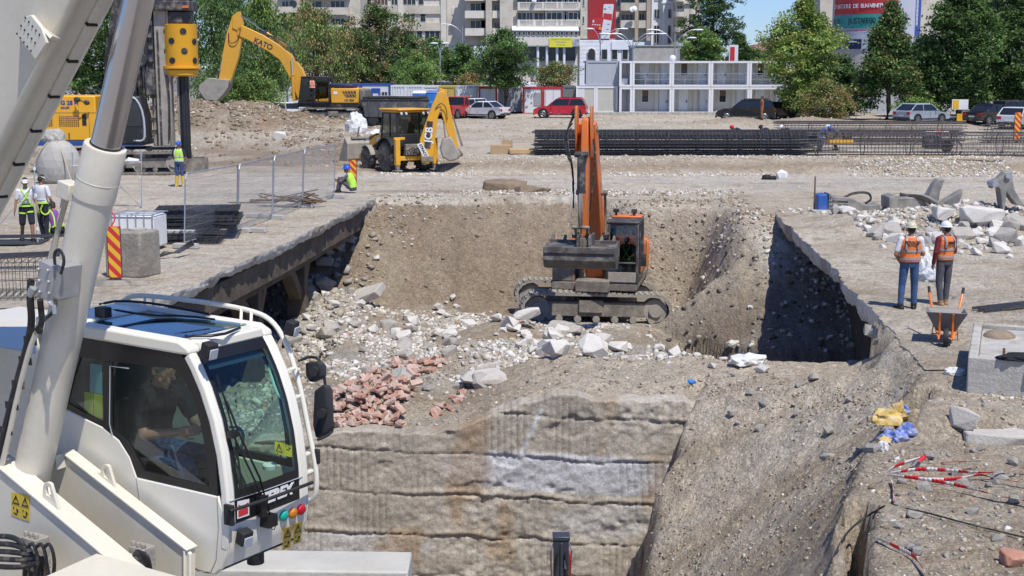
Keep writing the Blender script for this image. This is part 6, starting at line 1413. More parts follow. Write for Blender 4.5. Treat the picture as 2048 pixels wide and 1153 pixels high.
P('grille',DARK,jb,lambda b:b.box(-.36,.36,2.955,2.97,1.0,1.42),bevel=.01)
for s in(-1,1):
    P('rear_mudguard',BLACK,jb,lambda b:b.loft([[(s*.66,.88*math.cos(a),.74+.86*math.sin(a)),(s*1.16,.88*math.cos(a),.74+.86*math.sin(a)),(s*1.16,.82*math.cos(a),.74+.80*math.sin(a)),(s*.66,.82*math.cos(a),.74+.80*math.sin(a))] for a in [R(d) for d in range(18,171,17)]]),bevel=.01)
    P('front_mudguard',MUDL,jb,lambda b:b.loft([[(s*.68,2.15+.62*math.cos(a),.52+.62*math.sin(a)),(s*1.05,2.15+.62*math.cos(a),.52+.62*math.sin(a)),(s*1.05,2.15+.58*math.cos(a),.52+.58*math.sin(a)),(s*.68,2.15+.58*math.cos(a),.52+.58*math.sin(a))] for a in [R(d) for d in range(50,165,19)]]))
    P('cab_step',DARK,jb,lambda b:b.box(s*.62,s*.9,.7,1.1,.35,.75) if s>0 else b.box(-.9,-.62,.7,1.1,.35,.75),bevel=.03)
    # loader arm
    P('loader_arm',YJ,jb,lambda b:b.prism([(.95,1.45),(1.05,1.75),(1.9,1.55),(2.9,.95),(3.6,.55),(3.5,.35),(2.7,.72),(1.75,1.25)],'x',s*.60-.05,s*.60+.05),bevel=.02)
    ram(jb,(s*.60,1.1,1.0),(s*.60,2.5,.95),.06,.6); ram(jb,(s*.5,1.9,1.65),(s*.5,3.3,1.25),.05,.55)
text_mesh('lettering','JCB',.24,WHITE,jb,frame((-.66,1.5,1.42),(0,-1,0),(-1,0,.1)),bold=.01)
def ldb(b):
    pr=[(3.55,.20),(3.5,.95),(3.75,1.25),(3.8,1.2),(3.62,.9),(3.72,.28),(4.5,.12),(4.5,.06),(3.7,.08)]
    b.prism(pr,'x',-1.15,1.15)
    for s in(-1,1): b.prism([(3.55,.1),(3.5,.95),(3.78,1.22),(4.5,.1)],'x',s*1.15-.03,s*1.15+.03)
    for k in range(8): x=-1.05+k*.3; b.beam((x,4.48,.09),(x,4.7,.07),.09,.05)
lb=P('loader_bucket',MUDL,jb,ldb,bevel=.015)
P('fork_guard',MUDL,lb,lambda b:([b.beam((x,3.6,1.2),(x,3.35,1.75),.06,.05) for x in(-.6,.6)],b.beam((-.9,3.62,1.22),(.9,3.62,1.22),.12,.1)))
lb.location=(0,.25,.18)
c=glasscab(jb,-.78,.78,-.62,1.0,1.15,2.72,.22,m=CABK,gm=GL,roofm=YJ)
P('roof_visor',YJ,c,lambda b:b.box(-.86,.86,-.85,1.05,2.815,2.9),bevel=.05)
for x in(-.7,-.45,.45,.7): P('work_lamp',WHITE,c,lambda b:b.cyl((x,-.86,2.70),(x,-.93,2.68),.055,n=10))
P('steering_wheel',BLACK,c,lambda b:(b.tube([(.18*math.cos(a),.55+.08*math.sin(a),1.80+.15*math.sin(a)) for a in np.arange(0,6.5,.5)],.015,5),b.cyl((0,.55,1.8),(0,.75,1.3),.03,n=6)))
P('exhaust',DARK,jb,lambda b:b.cyl((.3,1.9,1.5),(.3,1.9,2.1),.04,n=8))
# rear frame, stabilisers, valve block
P('rear_frame',YJ,jb,lambda b:(b.box(-1.1,-.86,-1.05,-.85,.35,1.55),b.box(.86,1.1,-1.05,-.85,.35,1.55),b.box(-1.1,1.1,-1.0,-.86,.55,.75),b.box(-1.15,-.6,-1.02,-.9,1.5,1.62)),bevel=.02)
P('stabiliser_leg',MUD,jb,lambda b:(b.box(-1.07,-.89,-1.03,-.87,.12,.36),b.box(.89,1.07,-1.03,-.87,.12,.36),b.cbox((-.98,-.95,.1),(.4,.3,.06)),b.cbox((.98,-.95,.1),(.4,.3,.06))),bevel=.01)
P('hose',HOSE,jb,lambda b:[b.tube([(-.6+.12*k,-.85,.95+.05*k),(-.55+.14*k,-1.25,1.05+.06*(k%3)),(-.2+.05*k,-1.3,.9),(.15,-1.2,.75+.05*k)],.022,5,sm=2) for k in range(7)])
P('valve_block',MUD,jb,lambda b:(b.box(-.6,.2,-1.1,-.9,.8,1.3),[b.cyl((-.5+.15*k,-1.1,.9),(-.5+.15*k,-1.22,.9),.04,n=8) for k in range(5)]),bevel=.02)
# backhoe, slewed to the right of the machine: plane turned so that its flank faces the road
kg=bpy.data.objects.new('backhoe',None); COL.objects.link(kg); kg.parent=jb; kg.location=(.28,-1.25,0); kg.rotation_euler=(0,0,R(-118))
P('king_post',MUD,kg,lambda b:(b.cyl((0,0,.35),(0,0,1.3),.14,n=12),b.box(-.2,.2,-.15,.4,.5,.75)),bevel=.02)
jbm=[(-.15,.45),(.20,.40),(.42,.75),(.50,1.6),(.62,2.5),(.98,3.55),(.88,3.72),(.62,3.65),(.22,2.7),(-.22,1.5)]
bo=P('boom',YJ,kg,lambda b:b.prism(jbm,'x',-.17,.17),bevel=.03)
P('logo_panel',DARK,bo,lambda b:b.prism([(-.02,1.12),(.26,1.07),(.40,2.32),(.12,2.36)],'x',.172,.178)); text_mesh('lettering','JCB',.46,WHITE,bo,frame((.182,.20,1.73),(0,.12,1),(1,0,0)),bold=.012)
P('name_sheet',WHITE,bo,lambda b:b.prism([(-.35,1.30),(-.12,1.38),(.22,.72),(-.0,.60)],'x',.175,.185)); text_mesh('lettering','STRACO',.17,TXT,bo,frame((.19,-.06,1.0),(0,.45,-.9),(1,0,0)),bold=.006)
dp=P('dipper',YJ,kg,lambda b:b.prism([(.72,3.85),(1.02,3.75),(1.22,2.8),(1.55,1.2),(1.62,.95),(1.45,.92),(1.15,1.5),(.82,2.6),(.60,3.4)],'x',-.12,.12),bevel=.02)
P('dipper_guard',MUD,dp,lambda b:b.prism([(1.28,2.6),(1.34,2.6),(1.78,1.2),(1.68,1.2)],'x',-.13,.13))
ram(kg,(0,-.12,1.1),(0,.42,3.25),.07,.6,m=DARK); ram(kg,(0,.78,3.4),(0,.95,1.6),.055,.55,m=DARK,name='dipper_ram')
P('hose',HOSE,kg,lambda b:b.tube([(.2,.5,2.9),(.26,.75,3.2),(.24,1.0,3.0),(.18,1.05,2.4)],.02,5,sm=2))
bkk=P('bucket',MUDL,kg,lambda b:(b.prism([(1.62,.9),(1.2,1.65),(.85,1.55),(.70,1.1),(.80,.72),(1.15,.5),(1.5,.6)],'x',-.32,.32)),bevel=.06)
P('bucket_link',MUD,kg,lambda b:(b.beam((0,1.5,1.1),(0,1.75,.8),.25,.12),b.beam((0,1.75,.8),(0,1.45,.62),.2,.1)),bevel=.02)
bpy.context.view_layer.update(); q=jb.matrix_world@Vector((0,-.02,1.15)); DR2=dict(DRV)
person('driver in dark clothes at the wheel of the backhoe loader',q,R(33),DR2,top=NAVY,trous=NAVY,vox=.016,scale=.95)
# ================================================================ drill rig
Yr=63.; sR_=FPX/Yr; g0=A(255,345,Yr); rg=thing('drill_rig','yellow crawler drill rig with dark mast and perforated yellow casing drive','drill rig',(g0.x,Yr,tz(g0.x,Yr)))
def RX(px): return (px-255)/sR_
def RZ(py): return A(255,py,Yr).z-rg.location.z
YR=mat('rig_yellow',(.76,.38,.02),.4,var=.06,vs=1,dirt=(.4,.27,.1),da=.1,ds=1.5); RBL=mat('rig_blue',(.02,.07,.28),.5)
u=bpy.data.objects.new('undercarriage',None); COL.objects.link(u); u.parent=rg; u.rotation_euler=(0,0,R(-82)); u.location=(RX(255),0,0)
track(u,-1.6,5.6,1.0,.75); track(u,1.6,5.6,1.0,.75)
P('centre_frame',MUD,u,lambda b:b.box(-1.3,1.3,-1,1,.5,1.1),bevel=.03)
P('engine_house',YR,rg,lambda b:(b.box(RX(92),RX(213),-1.2,1.2,RZ(279),RZ(191))),bevel=.05)
P('base_rail',RBL,rg,lambda b:b.box(RX(92),RX(300),-1.25,1.25,RZ(289),RZ(279.5)),bevel=.02)
tag(P('louvre_panel',DARK,rg,lambda b:([b.box(RX(141+x*4),RX(143.6+x*4),-1.215,-1.2,RZ(251-y*3.7),RZ(249.2-y*3.7)) for x in range(10) for y in range(6)],[b.box(RX(113+x*4),RX(115.6+x*4),-1.215,-1.2,RZ(251-y*3.7),RZ(249.2-y*3.7)) for x in range(4) for y in range(6)])),kind='stuff')
P('door_grille',BLACK,rg,lambda b:b.box(RX(186),RX(194),-1.22,-1.2,RZ(249),RZ(227)))
P('panel_gap',DARK,rg,lambda b:(b.box(RX(92),RX(213),-1.21,-1.2,RZ(224.6),RZ(224)),b.box(RX(199),RX(199.6),-1.21,-1.2,RZ(279),RZ(224)),b.box(RX(107),RX(109),-1.22,-1.2,RZ(275),RZ(262)),b.box(RX(158),RX(160),-1.22,-1.2,RZ(277),RZ(264))))
text_mesh('lettering','BG 28 H',.26,RBL,rg,frame((RX(160),-1.21,RZ(205)),(1,0,0),(0,-1,0)),bold=.010); text_mesh('lettering','BAUER',.13,RBL,rg,frame((RX(154),-1.21,RZ(214.5)),(1,0,0),(0,-1,0)),bold=.004)
P('rig_cab',CABK,rg,lambda b:b.prism([(RX(264),RZ(285)),(RX(312),RZ(285)),(RX(312),RZ(235)),(RX(302),RZ(192)),(RX(270),RZ(190)),(RX(264),RZ(200))],'y',-1.4,-.3),bevel=.06)
P('cab_door_frame',PANG,rg,lambda b:b.tube([(RX(288),-1.43,RZ(279)),(RX(306),-1.43,RZ(279)),(RX(310),-1.43,RZ(268)),(RX(308),-1.43,RZ(225)),(RX(298),-1.43,RZ(200)),(RX(288),-1.43,RZ(193))],.05,6,sm=1))
P('cab_window',WDK,rg,lambda b:b.prism([(RX(270),RZ(250)),(RX(304),RZ(250)),(RX(303),RZ(226)),(RX(296),RZ(200)),(RX(272),RZ(198))],'y',-1.42,-1.405))
P('winch_frame',MUD,rg,lambda b:(b.box(RX(213),RX(262),-.9,.9,RZ(284),RZ(240)),b.cyl((RX(240),-.9,RZ(230)),(RX(240),.9,RZ(230)),.5,n=16),b.beam((RX(225),-.6,RZ(232)),(RX(252),-.6,RZ(170)),.25,.3),b.beam((RX(225),.6,RZ(232)),(RX(252),.6,RZ(170)),.25,.3)),bevel=.03)
mst=P('mast',MUDL,rg,lambda b:(b.box(RX(324),RX(349),-.45,.45,RZ(292),RZ(-40)),b.box(RX(312),RX(323),-.2,.2,RZ(292),RZ(-40)),b.box(RX(349.5),RX(353),-.5,-.3,RZ(292),RZ(-40))),bevel=.03)
P('mast_rail',DARK,mst,lambda b:(b.box(RX(311),RX(322),-.5,-.22,RZ(150),RZ(-40)),[b.box(RX(313),RX(322),-.62,-.5,RZ(y),RZ(y-9)) for y in range(-20,285,24)],b.box(RX(329),RX(333),-.48,-.455,RZ(288),RZ(60))),bevel=.01)
P('backstay',DARK,rg,lambda b:(b.beam((RX(228),0,RZ(200)),(RX(262),0,RZ(-40)),.3,.35),b.cyl((RX(215),.3,RZ(190)),(RX(248),.3,RZ(-40)),.12,n=10)))
P('hose',HOSE,rg,lambda b:([b.tube([(RX(300-2*k),-.3-.1*k,RZ(-30)),(RX(292-3*k),-.4,RZ(60)),(RX(300-3*k),-.4,RZ(130)),(RX(285-2*k),-.4,RZ(205))],.05,5,sm=2) for k in range(5)],[b.tube([(RX(232+4*k),-.3,RZ(70)),(RX(225+3*k),-.35,RZ(130)),(RX(222+2*k),-.3,RZ(215))],.05,5,sm=2) for k in range(4)],
   b.tube([(RX(345),-.5,RZ(150)),(RX(352),-.6,RZ(190)),(RX(346),-.5,RZ(280))],.04,5,sm=2)))
P('power_head',DARK,rg,lambda b:(b.box(RX(320),RX(399),-.8,.8,RZ(23),RZ(3)),b.box(RX(330),RX(392),-.7,.7,RZ(2.5),RZ(-14)),b.cyl((RX(371),0,RZ(48)),(RX(371),0,RZ(24)),.62,n=20)),bevel=.05)
P('mast_machinery',DARK,rg,lambda b:(b.box(RX(286),RX(311),-.5,.5,RZ(176),RZ(18)),b.box(RX(268),RX(285),-.3,.5,RZ(150),RZ(-30)),b.box(RX(306),RX(325),-.75,-.51,RZ(190),RZ(140)),b.cyl((RX(296),-.7,RZ(120)),(RX(296),.5,RZ(120)),.34,n=16),[b.cyl((RX(275+9*k),-.6,RZ(200)),(RX(281+8*k),-.6,RZ(-30)),.07,n=8) for k in range(4)]),bevel=.03)
P('tail_lamp',mat('lamp_orange',(.7,.15,.03),.4),rg,lambda b:b.box(RX(385),RX(398),-.83,-.801,RZ(18),RZ(13)))
Rc=33/sR_
cd=P('casing_drive',YR,rg,lambda b:(b.lathe([(Rc*.96,RZ(132)),(Rc,RZ(128)),(Rc,RZ(52)),(Rc*1.02,RZ(50)),(Rc*.9,RZ(49))],(RX(371),0,0),n=32),b.lathe([(Rc*1.05,RZ(139)),(Rc*1.13,RZ(137)),(Rc*1.13,RZ(132)),(Rc*.9,RZ(131.5))],(RX(371),0,0),n=32),b.lathe([(Rc*.8,RZ(153)),(Rc*.95,RZ(150)),(Rc*.97,RZ(141)),(Rc*.8,RZ(139))],(RX(371),0,0),n=32)))
for px,py in((384,64),(361,83),(385,103),(361,122),(342,64),(342,103),(401,84),(401,122)):
    q=(px-371)/33; q=max(-.97,min(.97,q)); nx=q; ny=-math.sqrt(1-q*q); cx_,cy_=RX(371)+Rc*nx*.99,Rc*ny*.99
    P('round_hole',BLACK,cd,lambda b:b.cyl((cx_,cy_,RZ(py)),(cx_+nx*.03,cy_+ny*.03,RZ(py)),.145,n=18))
P('kelly_bar',mat('kelly_dark',(.04,.04,.045),.5,.5,var=.2),rg,lambda b:(b.cyl((RX(374),0,RZ(318)),(RX(374),0,RZ(152)),.235,n=16),[b.box(RX(374)+x-.03,RX(374)+x+.03,-.26,-.2,RZ(316),RZ(153)) for x in(-.14,.14)]))
P('kelly_shine',MUDL,rg,lambda b:b.cyl((RX(366),-.16,RZ(270)),(RX(366),-.16,RZ(155)),.09,n=8))  # pale strip added to imitate a highlight along the bar
P('casing_tube',MUD,rg,lambda b:b.lathe([(.75,-.3),(.75,.62),(.62,.62),(.62,-.3)],(RX(382),.2,0),n=24))
P('mirror_bracket',DARK,rg,lambda b:(b.tube([(RX(176),-1.3,RZ(205)),(RX(190),-1.6,RZ(200)),(RX(205),-1.4,RZ(207))],.03,5),b.ell((RX(182),-1.5,RZ(198)),(.16,.06,.12),8,6),b.ell((RX(200),-1.5,RZ(204)),(.14,.06,.12),8,6)))
P('front_jack',MUDL,rg,lambda b:b.box(RX(286),RX(310),-1.6,-1.2,RZ(340),RZ(296)),bevel=.08)
P('rear_jack',MUDL,rg,lambda b:b.box(RX(120),RX(170),-1.5,-1.2,RZ(318),RZ(300)),bevel=.08)
# ================================================================ mobile crane in the foreground; local x = forward (u), y = away (v)
TH=R(-32.7); CN=Vector((-2.27,9.60,0)); CF=Vector((math.cos(TH),math.sin(TH),0)); CL=Vector((-math.sin(TH),math.cos(TH),0)); CAMP=Vector((0,0,CH))
def SV(px,py,v=0.):
    """photo pixel -> (u,v,z) on the vertical plane v = const"""
    d=ray(px,py); t=((CN+CL*v)-CAMP).dot(CL)/d.dot(CL); p=CAMP+d*t-CN; return (p.dot(CF),v,p.z)
def SU(px,py,u):
    d=ray(px,py); t=((CN+CF*u)-CAMP).dot(CF)/d.dot(CF); p=CAMP+d*t-CN; return (u,p.dot(CL),p.z)
CR=mat('crane_cream',(.68,.635,.525),.38,var=.04,vs=1.5,dirt=(.50,.43,.32),da=.22,ds=1.1,fine=.03,coat=.15)
CRW=mat('crane_white',(.78,.745,.64),.32,var=.03,vs=1.5,dirt=(.56,.50,.40),da=.14,ds=1.3,coat=.2)
CRB=mat('cab_gasket',(.012,.012,.013),.35,var=.1)
mc=thing('mobile_crane','cream mobile crane with a chrome lift cylinder and a glazed cab','crane',tuple(CN),TH)
Z=lambda px,py:(px/1.944,560+py/1.944)
def SZ(px,py,v=0.): return SV(*Z(px,py),v)
WC=.865
fp=[SZ(*q) for q in((735,283),(762,335),(800,425),(838,545),(868,685),(886,830),(892,960),(884,1060),(868,1120),(835,1150))]
# parapet of the front profile
fu=[p[0] for p in fp]; fz=[p[2] for p in fp]
def uf(z): return float(np.interp(z,fz[::-1],fu[::-1]))
def FS(px,py,off=0.):
    u=fu[4]
    for _ in range(12):
        p=SU(px,py,u); u=uf(p[2])+off
    return Vector((u,p[1],p[2]))
ztop=fz[0]; zbot=fz[-1]; urear=-1.75
roofz=ztop+.03
cab=bpy.data.objects.new('cab',None); COL.objects.link(cab); cab.parent=mc
# side panel below the window (near side)
low=[SZ(*q) for q in((845,840),(690,805),(532,768),(505,690),(462,622),(400,572),(310,528),(215,482))]
def side(b,v0,v1):
    poly=[(p[0],p[2]) for p in low]+[(urear,low[-1][2]+.16),(urear,zbot+.18),(fp[9][0]-.15,zbot)]
    poly+=[(fp[9][0],fp[9][2]),(fp[8][0],fp[8][2]),(fp[7][0],fp[7][2]),(fp[6][0],fp[6][2])]
    b.prism([(x,z) for x,z in poly],'y',v0,v1)
P('side_panel',CRW,cab,lambda b:side(b,-.0,.035),bevel=.015)
P('far_side_panel',CRW,cab,lambda b:side(b,WC-.035,WC),bevel=.012)
P('door_seam',mat('seam_grey',(.35,.34,.31),.6),cab,lambda b:b.tube([SZ(*q,-.003) for q in((530,770),(545,860),(552,900))],.0035,5))
P('door_seam',_MC['seam_grey'],cab,lambda b:b.tube([SZ(*q,-.003) for q in((845,845),(850,960),(840,1090),(820,1135),(745,1133))],.0035,5))
# pillars following the front profile
def pillar(b,v0,v1,th=.075):
    rings=[]
    for i,p in enumerate(fp[:8]):
        q=fp[min(i+1,7)]; o=fp[max(i-1,0)]; d=Vector((q[0]-o[0],q[2]-o[2])).normalized(); n=Vector((-d.y,d.x)); n=n if n.x<0 else -n
        rings.append([(p[0],v0,p[2]),(p[0],v1,p[2]),(p[0]+n.x*th,v1,p[2]+n.y*th),(p[0]+n.x*th,v0,p[2]+n.y*th)])
    b.loft(rings)
P('front_pillar',CRW,cab,lambda b:pillar(b,-.004,.075),bevel=.018); P('front_pillar',CRW,cab,lambda b:pillar(b,WC-.10,WC+.004),bevel=.018)
# roof frame + glass
rl=[(fp[0][0]+.0,roofz),(fp[0][0]-.10,roofz+.045),(urear,roofz+.07),(urear,roofz-.04),(fp[0][0]-.09,roofz-.055),(fp[0][0]+.01,roofz-.05)]
for v0,v1 in((-.01,.11),(WC-.09,WC+.01)): P('roof_rail',CRW,cab,lambda b:b.prism(rl,'y',v0,v1),bevel=.02)
P('roof_front_bar',CRW,cab,lambda b:b.box(fp[0][0]-.17,fp[0][0]+.005,.111,WC-.091,roofz-.05,roofz+.035),bevel=.02)
P('roof_rear',CRW,cab,lambda b:b.box(urear,urear+.42,.111,WC-.091,roofz-.04,roofz+.06),bevel=.02)
RG=glass('roof_glass',(.62,.78,.80),.85,.02)
P('roof_window',RG,cab,lambda b:b.box(urear+.42,fp[0][0]-.17,.111,WC-.091,roofz+.035,roofz+.041),smooth=0)
P('roof_blind',mat('blue_blind',(.06,.09,.17),.7),cab,lambda b:b.box(urear+.43,urear+.80,.112,WC-.1,roofz-.02,roofz-.012),smooth=0)
P('rear_wall',CRW,cab,lambda b:b.box(urear-.03,urear,0,WC,zbot+.18,roofz),bevel=.02)
# black glazing border of the near side: frame around the openings
def ringplate(b,outer,inner,v0,v1):
    n=len(outer); V=[(p[0],v,p[1]) for v in(v0,v1) for p in outer]+[(p[0],v,p[1]) for v in(v0,v1) for p in inner]
    F=[]
    for i in range(n):
        j=(i+1)%n
        F+=[(i,j,2*n+j,2*n+i),(n+i,3*n+i,3*n+j,n+j),(i,n+i,n+j,j),(2*n+i,2*n+j,3*n+j,3*n+i)]
    b.add(V,F)
wo=[Z(*q) for q in((300,205),(560,258),(690,280),(738,330),(780,430),(815,548),(838,690),(845,842),(690,803),(532,768),(503,690),(462,624),(400,574),(310,530),(215,484),(250,350))]
wi=[Z(*q) for q in((312,300),(560,335),(672,345),(705,370),(745,450),(778,560),(800,680),(812,805),(690,775),(558,742),(530,690),(500,630),(430,570),(330,520),(262,478),(285,380))]
WO=[(SV(*q)[0],SV(*q)[2]) for q in wo]; WI=[(SV(*q)[0],SV(*q)[2]) for q in wi]
P('window_border',CRB,cab,lambda b:ringplate(b,WO,WI,.004,.03),smooth=0)
P('side_window',glass('side_glass',(.75,.85,.80),.9,.02),cab,lambda b:b.add([(p[0],.012,p[1]) for p in WI],[tuple(range(len(WI)))]),smooth=0)
P('window_post',CRB,cab,lambda b:(b.prism([SZ(*q)[::2] for q in((402,318),(432,322),(436,605),(400,575))],'y',.0,.04)),bevel=.004)
P('sliding_window_frame',PANG,cab,lambda b:b.tube([SZ(*q,.0) for q in((500,345),(428,336),(426,560),(437,606))],.005,5,sm=0))
P('far_window_border',CRB,cab,lambda b:ringplate(b,WO,WI,WC-.03,WC-.004),smooth=0)
P('far_side_window',glass('far_glass',(.62,.80,.72),.85,.02),cab,lambda b:b.add([(p[0],WC-.012,p[1]) for p in WI],[tuple(range(len(WI)))]),smooth=0)
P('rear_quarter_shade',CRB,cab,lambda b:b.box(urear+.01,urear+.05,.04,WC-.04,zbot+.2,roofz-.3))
# front: windscreen, logo panel, nose
def fstrip(b,z1,z0,v0,v1,off,n=14):
    r=[]
    for i in range(n+1):
        z=z1+(z0-z1)*i/n; r.append([(uf(z)+off,v0,z),(uf(z)+off,v1,z)])
    b.loft(r,caps=False,closed=False)
zws=FS(*Z(890,862)).z; zlp=FS(*Z(890,960)).z
P('windscreen',glass('windscreen_glass',(.70,.90,.80),.95,.015),cab,lambda b:fstrip(b,ztop-.02,zws,.075,WC-.10,-.012),smooth=60)
P('screen_border',CRB,cab,lambda b:(fstrip(b,ztop-.0,ztop-.085,.075,WC-.10,-.006),fstrip(b,ztop-.07,zws,.075,.112,-.006),fstrip(b,ztop-.07,zws,WC-.135,WC-.10,-.006),fstrip(b,zws+.05,zlp,.075,WC-.10,-.006)),smooth=60)
P('sun_visor',mat('visor_blue',(.03,.05,.09),.4),cab,lambda b:fstrip(b,ztop-.06,ztop-.15,.10,WC-.13,-.05),smooth=60)
P('nose_panel',CRW,cab,lambda b:(fstrip(b,zlp,fz[8]+.0,.0,WC,-.001,10),fstrip(b,zlp,fz[8],.0,WC,-.04,10),b.loft([[(uf(fz[8])-.001,v,fz[8]) for v in(0,WC)],[(fp[9][0]-.06,v,fz[9]) for v in(.0,WC)],[(fp[9][0]-.4,v,fz[9]-.01) for v in(.0,WC)]],caps=False,closed=False)),smooth=60)
P('floor',DARK,cab,lambda b:b.box(urear,fp[8][0]-.06,.03,WC-.03,zbot+.03,zbot+.08))
# lettering on the black panel, along the front surface
def FM(px,py,off=.006,tilt=0):
    p=FS(px,py,off); q=FS(px,py+14,off); up=(p-q); up.x,up.y,up.z=(p.x-q.x),0,(p.z-q.z); up.normalize()
    n=Vector((0,1,0)).cross(up); n=n if n.x>0 else -n
    return frame(p,(0,1,0),n)
text_mesh('lettering','TEREX',.115,WHITE,cab,FM(553,990,.012),bold=.006,shear=.25,ext=.002)
P('logo_panel',WHITE,cab,lambda b:b.plate([FS(*Z(*q),.004) for q in((922,862),(968,852),(968,915),(922,930))],(.003,0,0)),smooth=0)
P('logo_mark',RED2,cab,lambda b:(b.plate([FS(*Z(*q),.008) for q in((927,898),(964,886),(964,908),(927,922))],(.003,0,0)),b.plate([FS(*Z(*q),.008) for q in((927,874),(945,882),(964,864),(960,884),(930,893))],(.003,0,0))),smooth=0)
P('panel_trim',PANG,cab,lambda b:b.tube([FS(*Z(*q),.004) for q in((893,862),(1040,815),(1176,765))],.004,5))
P('grab_bar',BLACK,cab,lambda b:(b.tube([FS(*Z(888,903),.0),FS(*Z(892,900),.07),FS(*Z(1050,850),.10),FS(*Z(1215,788),.07)],.014,8),b.box(fu[5]-.02,fu[5]+.06,-.03,.0,FS(*Z(888,903)).z-.09,FS(*Z(888,903)).z+.06)),bevel=.003)
for px,py,cl in((566,1031,(.01,.42,.33)),(584,1026,(.62,.22,.02)),(600.5,1019,(.50,.01,.02))):
    c=FS(px,py,.0); P('signal_lamp',mat('lens%d'%px,cl,.25,var=.15,vs=60,bump=.4,bs=150),cab,lambda b:b.lathe([(.042,0),(.042,.018),(.034,.028),(.015,.034)],c,(1,0,-.12),18))
def decal(pts,v=None,n=None,split=.5,fn=None,off=.004,par=None,sym=True,name='warning_sticker'):
    Q=[fn(*p) for p in pts]; Q=[Vector(q) for q in Q]; nn=(Q[1]-Q[0]).cross(Q[3]-Q[0]).normalized()
    if nn.dot((CAMP-CN)-Q[0].x*0*nn-Vector((0,0,0)))<0 or True:
        pass
    vd=Vector(((CAMP-CN).dot(CF),(CAMP-CN).dot(CL),CH))-Q[0]
    if nn.dot(vd)<0: nn=-nn
    s=P(name,mat('sticker_yellow',(.70,.50,.04),.5,var=.04),par,lambda b:b.plate([q+nn*off for q in Q],nn*.001),smooth=0)
    bil=lambda a,c:(Q[0]*(1-a)+Q[1]*a)*(1-c)+(Q[3]*(1-a)+Q[2]*a)*c+nn*(off+.0025)
    def sy(b):
        def tri(c0,c1):
            o=[(.5,.06),(.92,c1-.04),(.08,c1-.04)]; i=[(.5,.06+(c1)*.28),(.78,c1-.10),(.22,c1-.10)]
            for k in range(3):
                a0,a1=o[k],o[(k+1)%3]; b0,b1=i[k],i[(k+1)%3]; b.quad(bil(*a0),bil(*a1),bil(*b1),bil(*b0))
            b.quad(bil(.47,c1*.45),bil(.53,c1*.45),bil(.53,c1*.72),bil(.47,c1*.72))
        tri(0,split)
        b.quad(bil(.0,split),bil(1,split),bil(1,split+.012),bil(0,split+.012))
        b.quad(bil(.2,split+.1),bil(.34,split+.1),bil(.30,split+.22),bil(.22,split+.2)); b.quad(bil(.55,split+.12),bil(.8,split+.18),bil(.78,split+.28),bil(.6,split+.34)); b.quad(bil(.25,split+.32),bil(.7,split+.36),bil(.6,split+.42),bil(.3,split+.4))
    P('sticker_print',TXT,s,sy,smooth=0)
decal([Z(1092,955),Z(1124,945),Z(1118,1030),Z(1086,1040)],fn=FS,par=cab,off=.035); decal([Z(1132,938),Z(1164,928),Z(1158,1010),Z(1128,1020)],fn=FS,par=cab,off=.035)
decal([Z(1066,628),Z(1098,634),Z(1100,684),Z(1068,674)],fn=lambda a,c:FS(a,c,-.02),par=cab,split=.85); decal([Z(1100,634),Z(1134,642),Z(1134,690),Z(1102,684)],fn=lambda a,c:FS(a,c,-.02),par=cab,split=.1)
# wipers
P('wiper',CRB,cab,lambda b:(b.tube([FS(*Z(1055,935),.05),FS(*Z(1010,770),.05),FS(*Z(935,610),.04),FS(*Z(880,470),.03)],.009,6),b.tube([FS(*Z(1035,935),.05),FS(*Z(1000,800),.05),FS(*Z(905,600),.05)],.008,6),
   b.tube([FS(*Z(842,370),.02),FS(*Z(875,470),.02),FS(*Z(915,620),.02),FS(*Z(942,810),.02)],.008,5),b.cbox(FS(*Z(905,600),.05),(.05,.07,.05)),b.cbox(FS(*Z(1045,935),.04),(.09,.10,.09)),b.cbox(FS(*Z(1020,880),.05),(.05,.06,.16)),
   b.tube([FS(*Z(1048,945),.04),FS(*Z(1062,980),.05),FS(*Z(1075,950),.04)],.004,5,sm=1)),bevel=.003)
P('roof_wiper',CRB,cab,lambda b:([b.tube([SV(px0,py0,v)[:2]+(roofz+h,) for (px0,py0,v,h) in q],r,6,sm=1) for q,r in(
   (((200,618,.30,.16),(240,612,.55,.15),(320,612,.80,.10),(420,628,.80,.07)),.012),(((215,620,.35,.12),(290,632,.50,.07),(380,640,.70,.06),(430,655,.7,.06)),.010),(((370,680,.10,.06),(440,660,.25,.06),(480,650,.55,.06)),.012),(((350,690,.12,.06),(420,668,.4,.06)),.006))],
   b.cbox(SV(206,618,.30)[:2]+(roofz+.10,),(.12,.07,.08))),bevel=.003)
# work lamps
def wlamp(par,c,s=.10,yaw=0,name='work_lamp'):
    c=Vector(c); o=P(name,BLACK,par,lambda b:(b.cbox(c,(s*.8,s,s*1.1),(0,.25,yaw)),b.beam(c+Vector((-.03,-.01,-.02)),c+Vector((-.12,.04,-.07)),.02,.02)),bevel=.015)
    P('lens',PANG,o,lambda b:b.cbox(c+Vector((s*.42*math.cos(yaw),s*.42*math.sin(yaw),-.03)),(.012,s*.8,s*.8),(0,.25,yaw)),bevel=.01)
wlamp(cab,Vector(SZ(782,272))+Vector((.05,.03,0)),.10); wlamp(cab,Vector(SV(583,656,WC+.05)),.10,.25); wlamp(cab,FS(*Z(950,1000),.06),.10,-.1)
